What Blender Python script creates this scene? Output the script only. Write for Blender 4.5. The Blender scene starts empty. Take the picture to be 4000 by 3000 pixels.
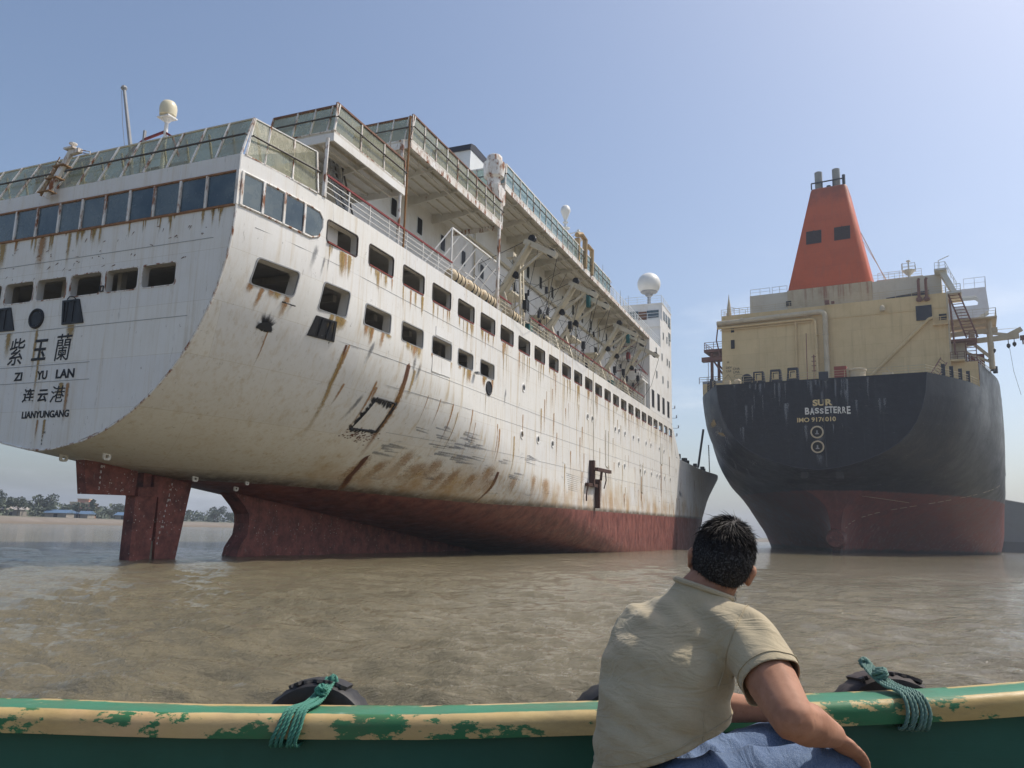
import bpy, bmesh, math, random
import numpy as np
from mathutils import Vector, Matrix
from mathutils.bvhtree import BVHTree
R = math.radians
sc = bpy.context.scene
COL = sc.collection
rnd = random.Random(7)

# ------------------------------------------------------------------ materials
class NT:
    """tiny helper round one material's node tree"""
    def __init__(s, name):
        s.m = bpy.data.materials.new(name); s.m.use_nodes = True
        s.t = s.m.node_tree; s.b = s.t.nodes['Principled BSDF']; s._c = None
    def n(s, kind, **kw):
        x = s.t.nodes.new(kind)
        for k, v in kw.items(): setattr(x, k, v)
        return x
    def l(s, a, b): s.t.links.new(a, b)
    def co(s, scale=(1, 1, 1), loc=(0, 0, 0), kind='Object'):
        if s._c is None: s._c = s.n('ShaderNodeTexCoord')
        mp = s.n('ShaderNodeMapping'); s.l(s._c.outputs[kind], mp.inputs[0])
        mp.inputs['Scale'].default_value = scale; mp.inputs['Location'].default_value = loc
        return mp.outputs[0]
    def xyz(s, kind='Object'):
        sp = s.n('ShaderNodeSeparateXYZ'); s.l(s.co(kind=kind), sp.inputs[0]); return sp.outputs
    def noise(s, scale, co=None, detail=6, rough=.6, dist=0):
        x = s.n('ShaderNodeTexNoise'); x.inputs['Scale'].default_value = scale
        x.inputs['Detail'].default_value = detail; x.inputs['Roughness'].default_value = rough
        x.inputs['Distortion'].default_value = dist
        s.l(co if co is not None else s.co(), x.inputs['Vector']); return x.outputs[0]
    def ramp(s, v, lo, hi, a=0., b=1.):
        x = s.n('ShaderNodeMapRange'); x.interpolation_type = 'SMOOTHSTEP'
        s.l(v, x.inputs[0])
        for i, q in enumerate((lo, hi, a, b)): x.inputs[1+i].default_value = q
        return x.outputs[0]
    def math(s, op, a, b=0.):
        x = s.n('ShaderNodeMath', operation=op)
        for i, q in enumerate((a, b)):
            if isinstance(q, (int, float)): x.inputs[i].default_value = q
            else: s.l(q, x.inputs[i])
        return x.outputs[0]
    def mix(s, f, a, b):
        x = s.n('ShaderNodeMix', data_type='RGBA')
        for i, q in ((0, f), (6, a), (7, b)):
            if isinstance(q, (int, float)): x.inputs[i].default_value = q
            elif isinstance(q, tuple): x.inputs[i].default_value = (*q, 1)
            else: s.l(q, x.inputs[i])
        return x.outputs[2]
    def bump(s, h, strength=.2, dist=.02):
        x = s.n('ShaderNodeBump'); x.inputs['Strength'].default_value = strength
        x.inputs['Distance'].default_value = dist; s.l(h, x.inputs['Height'])
        s.l(x.outputs[0], s.b.inputs['Normal'])
    def col(s, c):
        if isinstance(c, tuple): s.b.inputs['Base Color'].default_value = (*c, 1)
        else: s.l(c, s.b.inputs['Base Color'])
    def rough(s, r):
        if isinstance(r, (int, float)): s.b.inputs['Roughness'].default_value = r
        else: s.l(r, s.b.inputs['Roughness'])

def dirty(name, base, dirt=None, rough=.55, scale=.6, amt=.5, rust=0., rustcol=(.22, .075, .02), bump=.0, fine=9, spec=.35):
    """painted or plain surface with mottling, vertical grime and optional rust bloom"""
    t = NT(name)
    dirt = dirt or tuple(c*.6 for c in base)
    a = t.noise(scale, detail=8, rough=.65)
    v = t.noise(fine, t.co((1, 1, .12)), 5)
    f = t.math('MULTIPLY', t.ramp(a, .35, .75), t.ramp(v, .3, .75, .35, 1))
    c = t.mix(t.math('MULTIPLY', f, amt), base, dirt)
    if rust:
        r = t.math('ADD', t.noise(scale*2.3, t.co((1, 1, .35), (9, 3, 5)), 9, .7), t.math('MULTIPLY', v, .25))
        c = t.mix(t.ramp(r, .86-rust*.3, .98-rust*.3), c, rustcol)
    t.col(c); t.rough(t.ramp(a, .3, .7, rough-.08, rough+.1))
    t.b.inputs['Specular IOR Level'].default_value = spec
    if bump: t.bump(t.noise(fine*2, detail=6), bump, .03)
    return t.m

WHITE = (.76, .755, .735)
M = {}
M['white'] = dirty('white_paint', WHITE, (.42, .36, .26), .5, .5, .55, .18)
M['rusty_white'] = dirty('rusty_white_paint', WHITE, (.40, .28, .15), .6, 1.2, .8, .8)
M['white2'] = dirty('cool_white_paint', (.66, .69, .70), (.45, .45, .43), .5, .5, .5, .05)
M['soffit'] = dirty('soffit_paint', (.62, .60, .54), (.40, .34, .25), .6, .8, .6, .35)
M['cream'] = dirty('cream_paint', (.64, .59, .47), (.33, .25, .14), .55, .8, .6, .3)
M['red_rail'] = dirty('red_rail_paint', (.22, .025, .02), (.12, .03, .02), .5, 3, .6)
M['dark_pipe'] = dirty('dark_handrail', (.06, .055, .05), (.12, .08, .05), .5, 3, .6)
M['black'] = dirty('black_steel', (.012, .013, .016), (.03, .028, .026), .5, 3, .7)
M['room'] = dirty('inner_deck_paint', (.52, .50, .46), (.30, .26, .21), .7, .7, .6, .2)
M['steel'] = dirty('grey_steel', (.30, .31, .32), (.16, .15, .14), .45, 2, .6, .1)
M['gasket'] = dirty('window_gasket', (.035, .03, .028), (.12, .06, .04), .7, 2, .5)
M['redsill'] = dirty('red_primer_sill', (.20, .03, .022), (.10, .05, .03), .7, 3, .5)
M['letter'] = dirty('black_lettering', (.012, .013, .017), (.02, .02, .025), .6, 3, .4)
M['cap'] = dirty('black_funnel_cap', (.018, .02, .03), (.05, .05, .05), .5, 2, .5)
M['dome'] = dirty('radome_plastic', (.74, .74, .71), (.58, .56, .5), .4, .7, .5)
M['creamdome'] = dirty('cream_radome', (.68, .62, .45), (.5, .45, .33), .4, 1, .5)
M['raft'] = dirty('raft_canister', (.62, .52, .36), (.40, .26, .12), .5, 2, .8)
M['wood'] = dirty('varnished_brown', (.16, .07, .035), (.08, .04, .02), .5, 2, .6)
M['rope'] = None
def glass(name, tint, cover, colr, rough=.08):
    t = NT(name)
    tr = t.n('ShaderNodeBsdfTransparent'); tr.inputs[0].default_value = (*tint, 1)
    mx = t.n('ShaderNodeMixShader'); out = t.t.nodes['Material Output']
    n_ = t.noise(.9, detail=7); v = t.noise(7, t.co((1, 1, .15)), 5)
    f = t.math('ADD', t.ramp(n_, .3, .8, cover-.16, cover+.2), t.ramp(v, .45, .8, 0, .2))
    t.l(f, mx.inputs[0]); t.l(tr.outputs[0], mx.inputs[1]); t.l(t.b.outputs[0], mx.inputs[2]); t.l(mx.outputs[0], out.inputs[0])
    t.col(t.mix(n_, colr, tuple(c*.7 for c in colr))); t.rough(rough); return t.m
M['screen'] = glass('dirty_green_glass', (.76, .77, .66), .46, (.46, .45, .33))
M['screen2'] = glass('clear_green_glass', (.74, .84, .80), .5, (.46, .55, .52))
t = NT('tinted_window'); n_ = t.noise(.7, detail=6); oi = t.n('ShaderNodeObjectInfo'); rd = oi.outputs['Random']
t.col(t.mix(t.ramp(t.math('ADD', n_, t.math('MULTIPLY', rd, .35)), .35, .9), (.022, .050, .075), (.11, .145, .16))); t.rough(t.math('ADD', t.ramp(t.noise(2.5, detail=7), .4, .8, .08, .4), t.math('MULTIPLY', rd, .15))); t.b.inputs['Specular IOR Level'].default_value = .55; M['tint'] = t.m
t = NT('dark_pane'); t.col(t.mix(t.noise(.8), (.010, .011, .013), (.035, .036, .038))); t.rough(.3); t.b.inputs['Specular IOR Level'].default_value = .08; M['pane'] = t.m

def panels(name, base, dirt, run, bw, bh, amt=.5, rough=.55, bump=.25, soot=None):
    """big painted plating: welded panels, each with its own tone, dents and vertical runs"""
    t = NT(name); x, y, z = t.xyz(); a = t.noise(.35, detail=9, rough=.7); v = t.noise(1.5, t.co((1, 1, .05), (4, 1, 0)), 7, .7); f = t.noise(4, t.co((1, 1, .1)), 8, .7)
    br = t.n('ShaderNodeTexBrick'); br.offset = .4; cb = t.n('ShaderNodeCombineXYZ'); t.l(t.math('SUBTRACT', y, t.math('MULTIPLY', x, .8)), cb.inputs[0]); t.l(z, cb.inputs[1]); t.l(cb.outputs[0], br.inputs['Vector'])
    for k, q in (('Scale', 1), ('Brick Width', bw), ('Row Height', bh), ('Mortar Size', .02), ('Mortar Smooth', .4)): br.inputs[k].default_value = q
    br.inputs['Color1'].default_value = (.93, .93, .93, 1); br.inputs['Color2'].default_value = (1, 1, 1, 1); br.inputs['Mortar'].default_value = (.78, .75, .72, 1)
    c = t.mix(t.math('MULTIPLY', t.ramp(a, .35, .75), amt), base, dirt); c = t.mix(t.math('MULTIPLY', t.ramp(v, .5, .75), .5), c, run); c = t.mix(t.ramp(f, .66, .74, 0, .6), c, run)
    if soot: c = t.mix(t.math('MULTIPLY', t.ramp(t.math('ADD', z, t.math('MULTIPLY', a, 6)), *soot), .6), c, (.06, .03, .025))
    ml = t.n('ShaderNodeMix', data_type='RGBA', blend_type='MULTIPLY'); ml.inputs[0].default_value = 1; t.l(c, ml.inputs[6]); t.l(br.outputs[0], ml.inputs[7])
    t.col(ml.outputs[2]); t.rough(t.ramp(a, .3, .7, rough-.08, rough+.1)); t.b.inputs['Specular IOR Level'].default_value = .3
    t.bump(t.math('ADD', t.math('MULTIPLY', t.noise(.5, detail=3), 1.6), t.math('MULTIPLY', br.outputs['Fac'], -.25)), bump, .1); return t.m
def streak_mat(name, c1, c2, dens, hard=.18, soft=1., head=.06, wander=.5):
    """stain laid on plating: u runs across it (0..1), v along it (0..1)"""
    t = NT(name); u = t.n('ShaderNodeUVMap'); sp = t.n('ShaderNodeSeparateXYZ'); t.l(u.outputs[0], sp.inputs[0])
    uu, vv = sp.outputs[0], sp.outputs[1]
    n1 = t.noise(1.3, t.co((2.5, 2.5, .7)), 8, .7); n2 = t.noise(9, t.co((1.6, 1.6, .06), (3, 1, 0)), 5, .65); n3 = t.noise(7, detail=6, rough=.7)
    # wander the edges so no two runs share an outline
    uw = t.math('ADD', uu, t.math('MULTIPLY', t.math('SUBTRACT', n3, .5), wander))
    e = t.ramp(t.math('SUBTRACT', 1, t.math('ABSOLUTE', t.math('SUBTRACT', t.math('MULTIPLY', uw, 2), 1))), 0, .95)
    fade = t.math('MULTIPLY', t.ramp(vv, 0, head), t.ramp(vv, .05, 1, 1, 0))
    base = t.math('MULTIPLY', e, fade)
    d = t.math('MULTIPLY', base, t.math('ADD', t.math('MULTIPLY', n1, soft*.9), t.math('MULTIPLY', n2, .9)))
    a = t.ramp(d, hard*.3, hard*.3+.75, 0, dens)
    tr = t.n('ShaderNodeBsdfTransparent'); mx = t.n('ShaderNodeMixShader')
    t.l(a, mx.inputs[0]); t.l(tr.outputs[0], mx.inputs[1]); t.l(t.b.outputs[0], mx.inputs[2]); t.l(mx.outputs[0], t.t.nodes['Material Output'].inputs[0])
    t.col(t.mix(t.ramp(d, .15, .75), c1, c2)); t.rough(.8); return t.m
M['s_rust'] = streak_mat('rust_streak', (.47, .30, .12), (.37, .18, .05), .7, .3)
M['s_glow'] = streak_mat('rust_bloom', (.46, .28, .10), (.42, .22, .06), .5, .4, 1.3, .35, .9)
M['s_yel'] = streak_mat('ochre_streak', (.47, .35, .16), (.37, .24, .07), .75, .25)
M['s_deep'] = streak_mat('deep_rust_streak', (.36, .15, .03), (.085, .026, .010), 1., .02, 2.0, .03, .3)
M['s_soot'] = streak_mat('soot_mark', (.02, .02, .022), (.006, .006, .007), .55, .2, 1.5, .03, .2)
M['s_grey'] = streak_mat('grey_scuff', (.30, .30, .30), (.15, .16, .175), .6, .5, 1.2, .3)
M['s_pale'] = streak_mat('chalky_run', (.22, .25, .29), (.30, .33, .36), .32)
M['s_char'] = streak_mat('charred_edge', (.018, .017, .017), (.006, .006, .007), 1., .02, 2.2, .02, .25)
M['s_scrape'] = streak_mat('dark_paint_scrape', (.36, .36, .37), (.19, .20, .215), .5, .4, 1.3)
M['s_ochre2'] = streak_mat('ochre_scrape', (.40, .29, .10), (.34, .22, .07), .9)

def hull_mat():
    t = NT('white_hull_plating'); x, y, z = t.xyz()
    big = t.noise(.16, detail=7, rough=.6); mid = t.noise(.9, detail=9, rough=.7)
    run = t.noise(2.2, t.co((1, 1, .05)), 7, .65); run2 = t.noise(.5, t.co((1, 1, .08), (5, 2, 1)), 6, .6)
    c = t.mix(t.ramp(mid, .35, .75, 0, .2), WHITE, (.60, .58, .52))
    # plate strakes: each plate its own slight tone
    br = t.n('ShaderNodeTexBrick'); br.offset = .37
    cb = t.n('ShaderNodeCombineXYZ'); t.l(t.math('SUBTRACT', x, t.math('MULTIPLY', y, .6)), cb.inputs[0]); t.l(z, cb.inputs[1]); t.l(cb.outputs[0], br.inputs['Vector'])
    for k, v in (('Scale', 1), ('Brick Width', 9.2), ('Row Height', 2.15), ('Mortar Size', .012), ('Mortar Smooth', .3)): br.inputs[k].default_value = v
    br.inputs['Color1'].default_value = (.94, .94, .945, 1); br.inputs['Color2'].default_value = (1, .99, .96, 1); br.inputs['Mortar'].default_value = (.80, .77, .70, 1)
    ml = t.n('ShaderNodeMix', data_type='RGBA', blend_type='MULTIPLY'); ml.inputs[0].default_value = .9
    t.l(c, ml.inputs[6]); t.l(br.outputs[0], ml.inputs[7]); c = ml.outputs[2]
    # grime and thin rust runs
    fine = t.noise(5, t.co((1, 1, .035), (2, 9, 4)), 6, .65)
    c = t.mix(t.math('MULTIPLY', t.math('MULTIPLY', t.ramp(fine, .48, .72), t.ramp(big, .35, .6, .25, 1)), .38), c, (.47, .38, .24))
    c = t.mix(t.math('MULTIPLY', t.ramp(run, .50, .74), t.ramp(x, 0, 25, .35, .8)), c, (.46, .34, .17))
    c = t.mix(t.math('MULTIPLY', t.ramp(t.noise(4.5, t.co((1, 1, .14), (7, 2, 6)), 9, .75), .60, .68), .5), c, (.25, .22, .18))
    c = t.mix(t.math('MULTIPLY', t.ramp(run2, .55, .75), t.ramp(mid, .3, .7, .03, .3)), c, (.36, .27, .14))
    # ochre bloom low on the hull
    low = t.math('MULTIPLY', t.ramp(z, 8.5, 3.6), t.ramp(t.noise(.33, t.co((1, 1, .7), (2, 7, 3)), 8, .65), .42, .72))
    c = t.mix(t.math('MULTIPLY', low, t.ramp(x, 6, 18, .14, .85)), c, (.45, .285, .09))
    # dark flaking specks and scuffed greys
    sp = t.noise(3.2, t.co((.8, .8, .45), (4, 4, 4)), 10, .78)
    c = t.mix(t.ramp(sp, .63, .68, 0, .8), c, (.10, .075, .05))
    sc_ = t.math('MULTIPLY', t.ramp(t.noise(1.3, t.co((.25, .25, 1.6), (1, 8, 2)), 9, .75), .58, .66), t.math('MULTIPLY', t.ramp(z, 3.6, 4.4), t.ramp(z, 8.2, 6.6)))
    sc_ = t.math('MULTIPLY', sc_, t.ramp(x, 9, 22))
    c = t.mix(t.math('MULTIPLY', sc_, .75), c, (.17, .18, .20))
    band = t.math('MULTIPLY', t.math('MULTIPLY', t.ramp(z, 6.0, 4.3), t.ramp(x, 11, 17)), t.ramp(t.noise(.55, t.co((1, 1, .45), (8, 1, 2)), 8, .7), .40, .66))
    c = t.mix(t.math('MULTIPLY', band, .6), c, (.40, .21, .055))
    # boot-top: antifouling red below the paint line, dark scum on it
    zl = t.math('ADD', t.ramp(x, 8, 30, 3.85, 3.35), t.math('MULTIPLY', t.math('SUBTRACT', mid, .5), .12))
    d = t.math('SUBTRACT', z, zl)
    rn = t.noise(1.1, t.co((1, 1, .5), (3, 3, 3)), 9, .75)
    red = t.mix(t.ramp(rn, .3, .75), (.10, .028, .023), (.31, .115, .088))
    red = t.mix(t.math('MULTIPLY', t.ramp(t.noise(5, t.co((1, 1, .5)), 10, .8), .56, .66), t.math('MULTIPLY', t.ramp(d, -.1, -1.5), t.ramp(x, 20, 50, .25, .9))), red, (.40, .33, .28))
    bar = t.n('ShaderNodeTexVoronoi'); bar.inputs['Scale'].default_value = 5.5; t.l(t.co(), bar.inputs['Vector'])
    bk = t.math('MULTIPLY', t.ramp(bar.outputs[0], .17, .12), t.ramp(t.noise(.7, t.co((1, 1, 1), (0, 5, 8)), 3), .48, .6))
    red = t.mix(t.math('MULTIPLY', bk, t.ramp(d, -1.2, -1.8)), red, (.55, .50, .44))
    scum = t.math('MULTIPLY', t.ramp(d, .55, .05), t.ramp(rn, .25, .6, .3, .95))
    c = t.mix(scum, c, (.09, .07, .045))
    c = t.mix(t.ramp(d, .02, -.02), c, red)
    t.col(c); t.rough(t.ramp(mid, .3, .7, .38, .6)); t.b.inputs['Specular IOR Level'].default_value = .35
    h = t.math('ADD', t.math('MULTIPLY', big, 2.2), t.math('MULTIPLY', mid, .25))
    t.bump(h, .2, .08); return t.m
M['hull'] = hull_mat()

def antifoul(name='red_antifouling', c1=(.085, .022, .018), c2=(.28, .085, .063)):
    t = NT(name); n1 = t.noise(1.3, detail=9, rough=.75); n2 = t.noise(6, t.co((1, 1, .4)), 9, .8)
    c = t.mix(t.ramp(n1, .3, .7), c1, c2); c = t.mix(t.ramp(n2, .57, .68, 0, .7), c, (.30, .26, .22))
    bar = t.n('ShaderNodeTexVoronoi'); bar.inputs['Scale'].default_value = 6; t.l(t.co(), bar.inputs['Vector'])
    bk = t.math('MULTIPLY', t.ramp(bar.outputs[0], .2, .13), t.ramp(t.noise(.9, t.co((1, 1, 1), (0, 5, 8)), 3), .5, .6))
    c = t.mix(bk, c, (.6, .55, .48))
    t.col(c); t.rough(.65); t.bump(n2, .5, .05); return t.m
M['antifoul'] = antifoul()

# ------------------------------------------------------------------ mesh building
class MB:
    def __init__(s): s.v = []; s.f = []; s.mi = []; s.uv = None
    def add(s, vs, fs, mi=0):
        o = len(s.v); s.v += [tuple(p) for p in vs]
        for f in fs: s.f.append(tuple(o+i for i in f)); s.mi.append(mi)
        return s
    def box(s, a, b, mi=0):
        (x0, y0, z0), (x1, y1, z1) = a, b
        x0, x1 = sorted((x0, x1)); y0, y1 = sorted((y0, y1)); z0, z1 = sorted((z0, z1))
        return s.add([(x, y, z) for z in (z0, z1) for y in (y0, y1) for x in (x0, x1)],
                     [(0, 2, 3, 1), (4, 5, 7, 6), (0, 1, 5, 4), (2, 6, 7, 3), (0, 4, 6, 2), (1, 3, 7, 5)], mi)
    def bar(s, p, q, w, h=None, mi=0, up=(0, 0, 1)):
        """rectangular bar from p to q"""
        h = h or w; p, q = Vector(p), Vector(q); d = (q-p)
        if d.length < 1e-6: return s
        d.normalize(); u = Vector(up)
        if abs(d.dot(u)) > .97: u = Vector((1, 0, 0))
        a = d.cross(u).normalized()*w/2; b = a.cross(d).normalized()*h/2
        vs = [e+sa*a+sb*b for e in (p, q) for sa, sb in ((-1, -1), (1, -1), (1, 1), (-1, 1))]
        return s.add(vs, [(0, 3, 2, 1), (4, 5, 6, 7), (0, 1, 5, 4), (1, 2, 6, 5), (2, 3, 7, 6), (3, 0, 4, 7)], mi)
    def tube(s, pts, r, n=8, mi=0, r2=None):
        pts = [Vector(p) for p in pts]; k = len(pts); o = len(s.v); rs = r if isinstance(r, (list, tuple)) else [r]*k
        prev = None
        for i, p in enumerate(pts):
            d = (pts[min(i+1, k-1)]-pts[max(i-1, 0)]).normalized()
            if prev is None:
                u = Vector((0, 0, 1)) if abs(d.z) < .9 else Vector((1, 0, 0))
                a = d.cross(u).normalized()
            else: a = (prev-d*prev.dot(d)).normalized()
            prev = a; b = d.cross(a)
            for j in range(n):
                th = 2*math.pi*j/n; s.v.append(tuple(p+(a*math.cos(th)+b*math.sin(th))*rs[i]))
        for i in range(k-1):
            for j in range(n):
                s.f.append((o+i*n+j, o+i*n+(j+1) % n, o+(i+1)*n+(j+1) % n, o+(i+1)*n+j)); s.mi.append(mi)
        s.f.append(tuple(o+j for j in reversed(range(n)))); s.mi.append(mi)
        s.f.append(tuple(o+(k-1)*n+j for j in range(n))); s.mi.append(mi)
        return s
    def lathe(s, prof, c=(0, 0, 0), n=20, mi=0, ax=2):
        """profile of (radius, height) turned round an axis through c"""
        o = len(s.v); k = len(prof)
        for r, h in prof:
            for j in range(n):
                th = 2*math.pi*j/n; a, b = r*math.cos(th), r*math.sin(th)
                p = {2: (a, b, h), 0: (h, a, b), 1: (b, h, a)}[ax]
                s.v.append((c[0]+p[0], c[1]+p[1], c[2]+p[2]))
        for i in range(k-1):
            for j in range(n):
                s.f.append((o+i*n+j, o+i*n+(j+1) % n, o+(i+1)*n+(j+1) % n, o+(i+1)*n+j)); s.mi.append(mi)
        s.f.append(tuple(o+j for j in reversed(range(n)))); s.mi.append(mi)
        s.f.append(tuple(o+(k-1)*n+j for j in range(n))); s.mi.append(mi)
        return s
    def prism(s, poly, d, mi=0):
        """closed solid: 3-D polygon swept by vector d"""
        n = len(poly); d = Vector(d); vs = [Vector(p) for p in poly]
        return s.add(vs+[p+d for p in vs], [tuple(reversed(range(n))), tuple(range(n, 2*n))]+[(i, (i+1) % n, n+(i+1) % n, n+i) for i in range(n)], mi)
    def ring(s, outer, inner, d, mi=0):
        """frame between two matching outlines, swept by d"""
        n = len(outer); d = Vector(d)
        vs = [Vector(p) for p in outer]+[Vector(p) for p in inner]; vs += [p+d for p in vs]
        fs = []
        for i in range(n):
            j = (i+1) % n
            fs += [(i, j, n+j, n+i), (2*n+i, 3*n+i, 3*n+j, 2*n+j), (i, 2*n+i, 2*n+j, j), (n+i, n+j, 3*n+j, 3*n+i)]
        return s.add(vs, fs, mi)
    def parts(s, name, mats, parent=None, smooth=False, gap=None):
        """one object for each separate piece"""
        n = len(s.v); root = list(range(n))
        def find(i):
            while root[i] != i: root[i] = root[root[i]]; i = root[i]
            return i
        for f in s.f:
            for i in f[1:]: root[find(i)] = find(f[0])
        if gap is not None:                       # pieces that touch stay together
            bx = {}
            for i in set(j for f in s.f for j in f):
                r = find(i); p = s.v[i]; b = bx.setdefault(r, [list(p), list(p)])
                for c in range(3): b[0][c] = min(b[0][c], p[c]); b[1][c] = max(b[1][c], p[c])
            ks = list(bx)
            for i, a in enumerate(ks):
                for b in ks[i+1:]:
                    if all(bx[a][0][c]-gap <= bx[b][1][c] and bx[b][0][c]-gap <= bx[a][1][c] for c in range(3)): root[find(b)] = find(a)
        g = {}
        for f, m in zip(s.f, s.mi): g.setdefault(find(f[0]), []).append((f, m))
        out = []
        for fs in g.values():
            k = MB(); ix = {}
            for f, m in fs:
                for i in f:
                    if i not in ix: ix[i] = len(k.v); k.v.append(s.v[i])
                k.f.append(tuple(ix[i] for i in f)); k.mi.append(m)
            out.append(k.build(name, mats, parent, smooth))
        return out
    def build(s, name, mats, parent=None, smooth=False, fix=True):
        me = bpy.data.meshes.new(name); me.from_pydata(s.v, [], s.f); me.update()
        for m in (mats if isinstance(mats, (list, tuple)) else [mats]): me.materials.append(m)
        for p, i in zip(me.polygons, s.mi): p.material_index = i
        if fix:
            bm = bmesh.new(); bm.from_mesh(me); bmesh.ops.recalc_face_normals(bm, faces=bm.faces); bm.to_mesh(me); bm.free()
        if smooth: shade(me, smooth if smooth is not True else 40)
        o = bpy.data.objects.new(name, me); COL.objects.link(o)
        if parent is not None: o.parent = parent
        return o
def shade(me, ang=40):
    me.polygons.foreach_set('use_smooth', [True]*len(me.polygons))
    if ang < 180:
        bm = bmesh.new(); bm.from_mesh(me)
        for e in bm.edges:
            if len(e.link_faces) == 2 and e.calc_face_angle(0) > R(ang): e.smooth = False
        bm.to_mesh(me); bm.free()
def tag(o, label=None, cat=None, group=None, kind=None):
    for k, v in (('label', label), ('category', cat), ('group', group), ('kind', kind)):
        if v: o[k] = v
    return o
def empty(name, mat=None, loc=None):
    o = bpy.data.objects.new(name, None); COL.objects.link(o); o.empty_display_size = .3
    if mat is not None: o.matrix_world = mat
    if loc is not None: o.location = loc
    return o
def baked(o):
    """mesh of o with its modifiers applied"""
    bpy.context.view_layer.update()
    dg = bpy.context.evaluated_depsgraph_get()
    me = bpy.data.meshes.new_from_object(o.evaluated_get(dg)); old = o.data; o.modifiers.clear(); o.data = me
    return o
def shipmat(a, b, c, o):
    m = Matrix((a, b, c)).transposed().to_4x4(); m.translation = o; return m
def rrect(u0, v0, u1, v1, r, n=3):
    """rounded rectangle outline in 2-D"""
    out = []
    for cu, cv, a0 in ((u1-r, v0+r, -90), (u1-r, v1-r, 0), (u0+r, v1-r, 90), (u0+r, v0+r, 180)):
        for k in range(n+1):
            th = R(a0+90*k/n); out.append((cu+r*math.cos(th), cv+r*math.sin(th)))
    return out
def rquad(ps, r=.12, n=3):
    """rounded corners on any convex quad in 2-D"""
    out = []; N = len(ps)
    for i in range(N):
        p = Vector(ps[i]); a = Vector(ps[i-1])-p; b = Vector(ps[(i+1) % N])-p; a.normalize(); b.normalize()
        for k in range(n+1):
            t_ = k/n; q = p+a*r*(1-t_)**2+b*r*t_**2; out.append((q.x, q.y))
    return out
def lettering(name, body, parent, size, origin, xdir, ydir, mat, sx=1., bold=.0, depth=.015, spacing=1., shear=0., squeeze=None):
    """text as a thin raised mesh; origin is the lower left of its box, size its height"""
    cu = bpy.data.curves.new(name, 'FONT'); cu.body = body; cu.offset = bold; cu.space_character = spacing; cu.shear = shear
    cu.extrude = .5*depth; cu.resolution_u = 4
    o = bpy.data.objects.new(name, cu); COL.objects.link(o)
    bpy.context.view_layer.update(); dg = bpy.context.evaluated_depsgraph_get()
    me = bpy.data.meshes.new_from_object(o.evaluated_get(dg)); bpy.data.objects.remove(o); bpy.data.curves.remove(cu)
    co = np.zeros(len(me.vertices)*3, 'f'); me.vertices.foreach_get('co', co); co = co.reshape(-1, 3)
    lo, hi = co.min(0), co.max(0); k = size/(hi[1]-lo[1]); kx = k*sx
    if squeeze: kx = squeeze/(hi[0]-lo[0])
    X, Y = Vector(xdir).normalized(), Vector(ydir).normalized(); Z = X.cross(Y)
    for v, c in zip(me.vertices, co):
        v.co = Vector(origin)+X*float((c[0]-lo[0])*kx)+Y*float((c[1]-lo[1])*k)+Z*float(c[2])
    me.materials.clear(); me.materials.append(mat)
    q = bpy.data.objects.new(name, me); COL.objects.link(q)
    if parent: q.parent = parent
    return q
def rail(mb, pts, h=1.05, n=3, r=.03, step=1.6, top=None, rt=None, mi_top=0, up=(0, 0, 1)):
    """railing: posts and rails along a path"""
    up = Vector(up); P = [Vector(p) for p in pts]
    for a, b in zip(P, P[1:]):
        L = (b-a).length; k = max(1, round(L/step))
        for i in range(k+1): q = a+(b-a)*i/k; mb.bar(q, q+up*h, r*1.7)
        for j in range(1, n+1):
            hh = h*j/n; last = j == n
            mb.bar(a+up*hh, b+up*hh, (rt or r*1.6) if last else r*1.1, mi=mi_top if last else 0)
    return mb
def copy_tree(o, parent=None):
    c = o.copy(); COL.objects.link(c)
    if parent is not None: c.parent = parent
    for ch in list(o.children): copy_tree(ch, c)
    return c
# ------------------------------------------------------------------ the white ferry
FERRY = shipmat((.38145, .92428, .01389), (-.92437, .38150, -.00128), (-.00648, -.01235, .99990), (-20.376, 33.929, .002))
ferry = empty('ferry', FERRY)
tag(ferry, 'big rusty white ferry with glazed stern decks, the left one of the two large ships', 'ship')
SD = 10.4                                     # half beam
ip = np.interp
def fB(x): return SD-.7*(1-min(x, 9)/9)**2
XS = [0, 9, 18, 28, 45, 64, 95]
def hy(x, z):
    """half breadth of the ferry at station x and height z"""
    if x <= 95:
        zt = ip(x, XS, [14.8, 12.6, 10.8, 8., 4., 1., .5]); n = ip(x, XS, [2, 2, 2.05, 2.5, 3, 4, 4]); zc = ip(x, XS, [4.72, 3.66, 2.6, 1.36, -.7, -3, -5])
        B = fB(x)
        if z >= zt: return B
        s = min(1, (zt-z)/(zt-zc)); return B*(1-s**n)**(1/n)
    a = ip(x, [95, 130, 139, 145, 150, 156, 162, 167], [SD, SD, 10.35, 9.8, 9, 7, 4, .02])
    b = ip(x, [95, 105, 115, 125, 135, 145, 152, 157, 167], [SD, SD, 10.2, 9.4, 7.8, 5.2, 2.5, .02, .02])
    c = ip(x, [95, 105, 115, 125, 135, 145, 150, 167], [SD, 9.9, 9.2, 7.5, 5, 2.2, .02, .02])
    return float(ip(z, [-5, 3.3, 12], [c, b, a]))
def ftop(x): return float(ip(x, [0, 90.6, 93.9, 120, 167], [16.95, 16.95, 12.2, 12.1, 13.2]))
def fbot(x): return float(ip(x, XS+[167], [4.72, 3.66, 2.6, 1.36, -.7, -3, -5, -5]))
stations = [0, .5]+[i*1. for i in range(1, 31)]+[32.5+2.5*i for i in range(24)]+[90.6, 93.9, 95]+[97+2*i for i in range(35)]+[166.9]
stations = sorted(set(stations)); NP = 40
half = []
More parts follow.
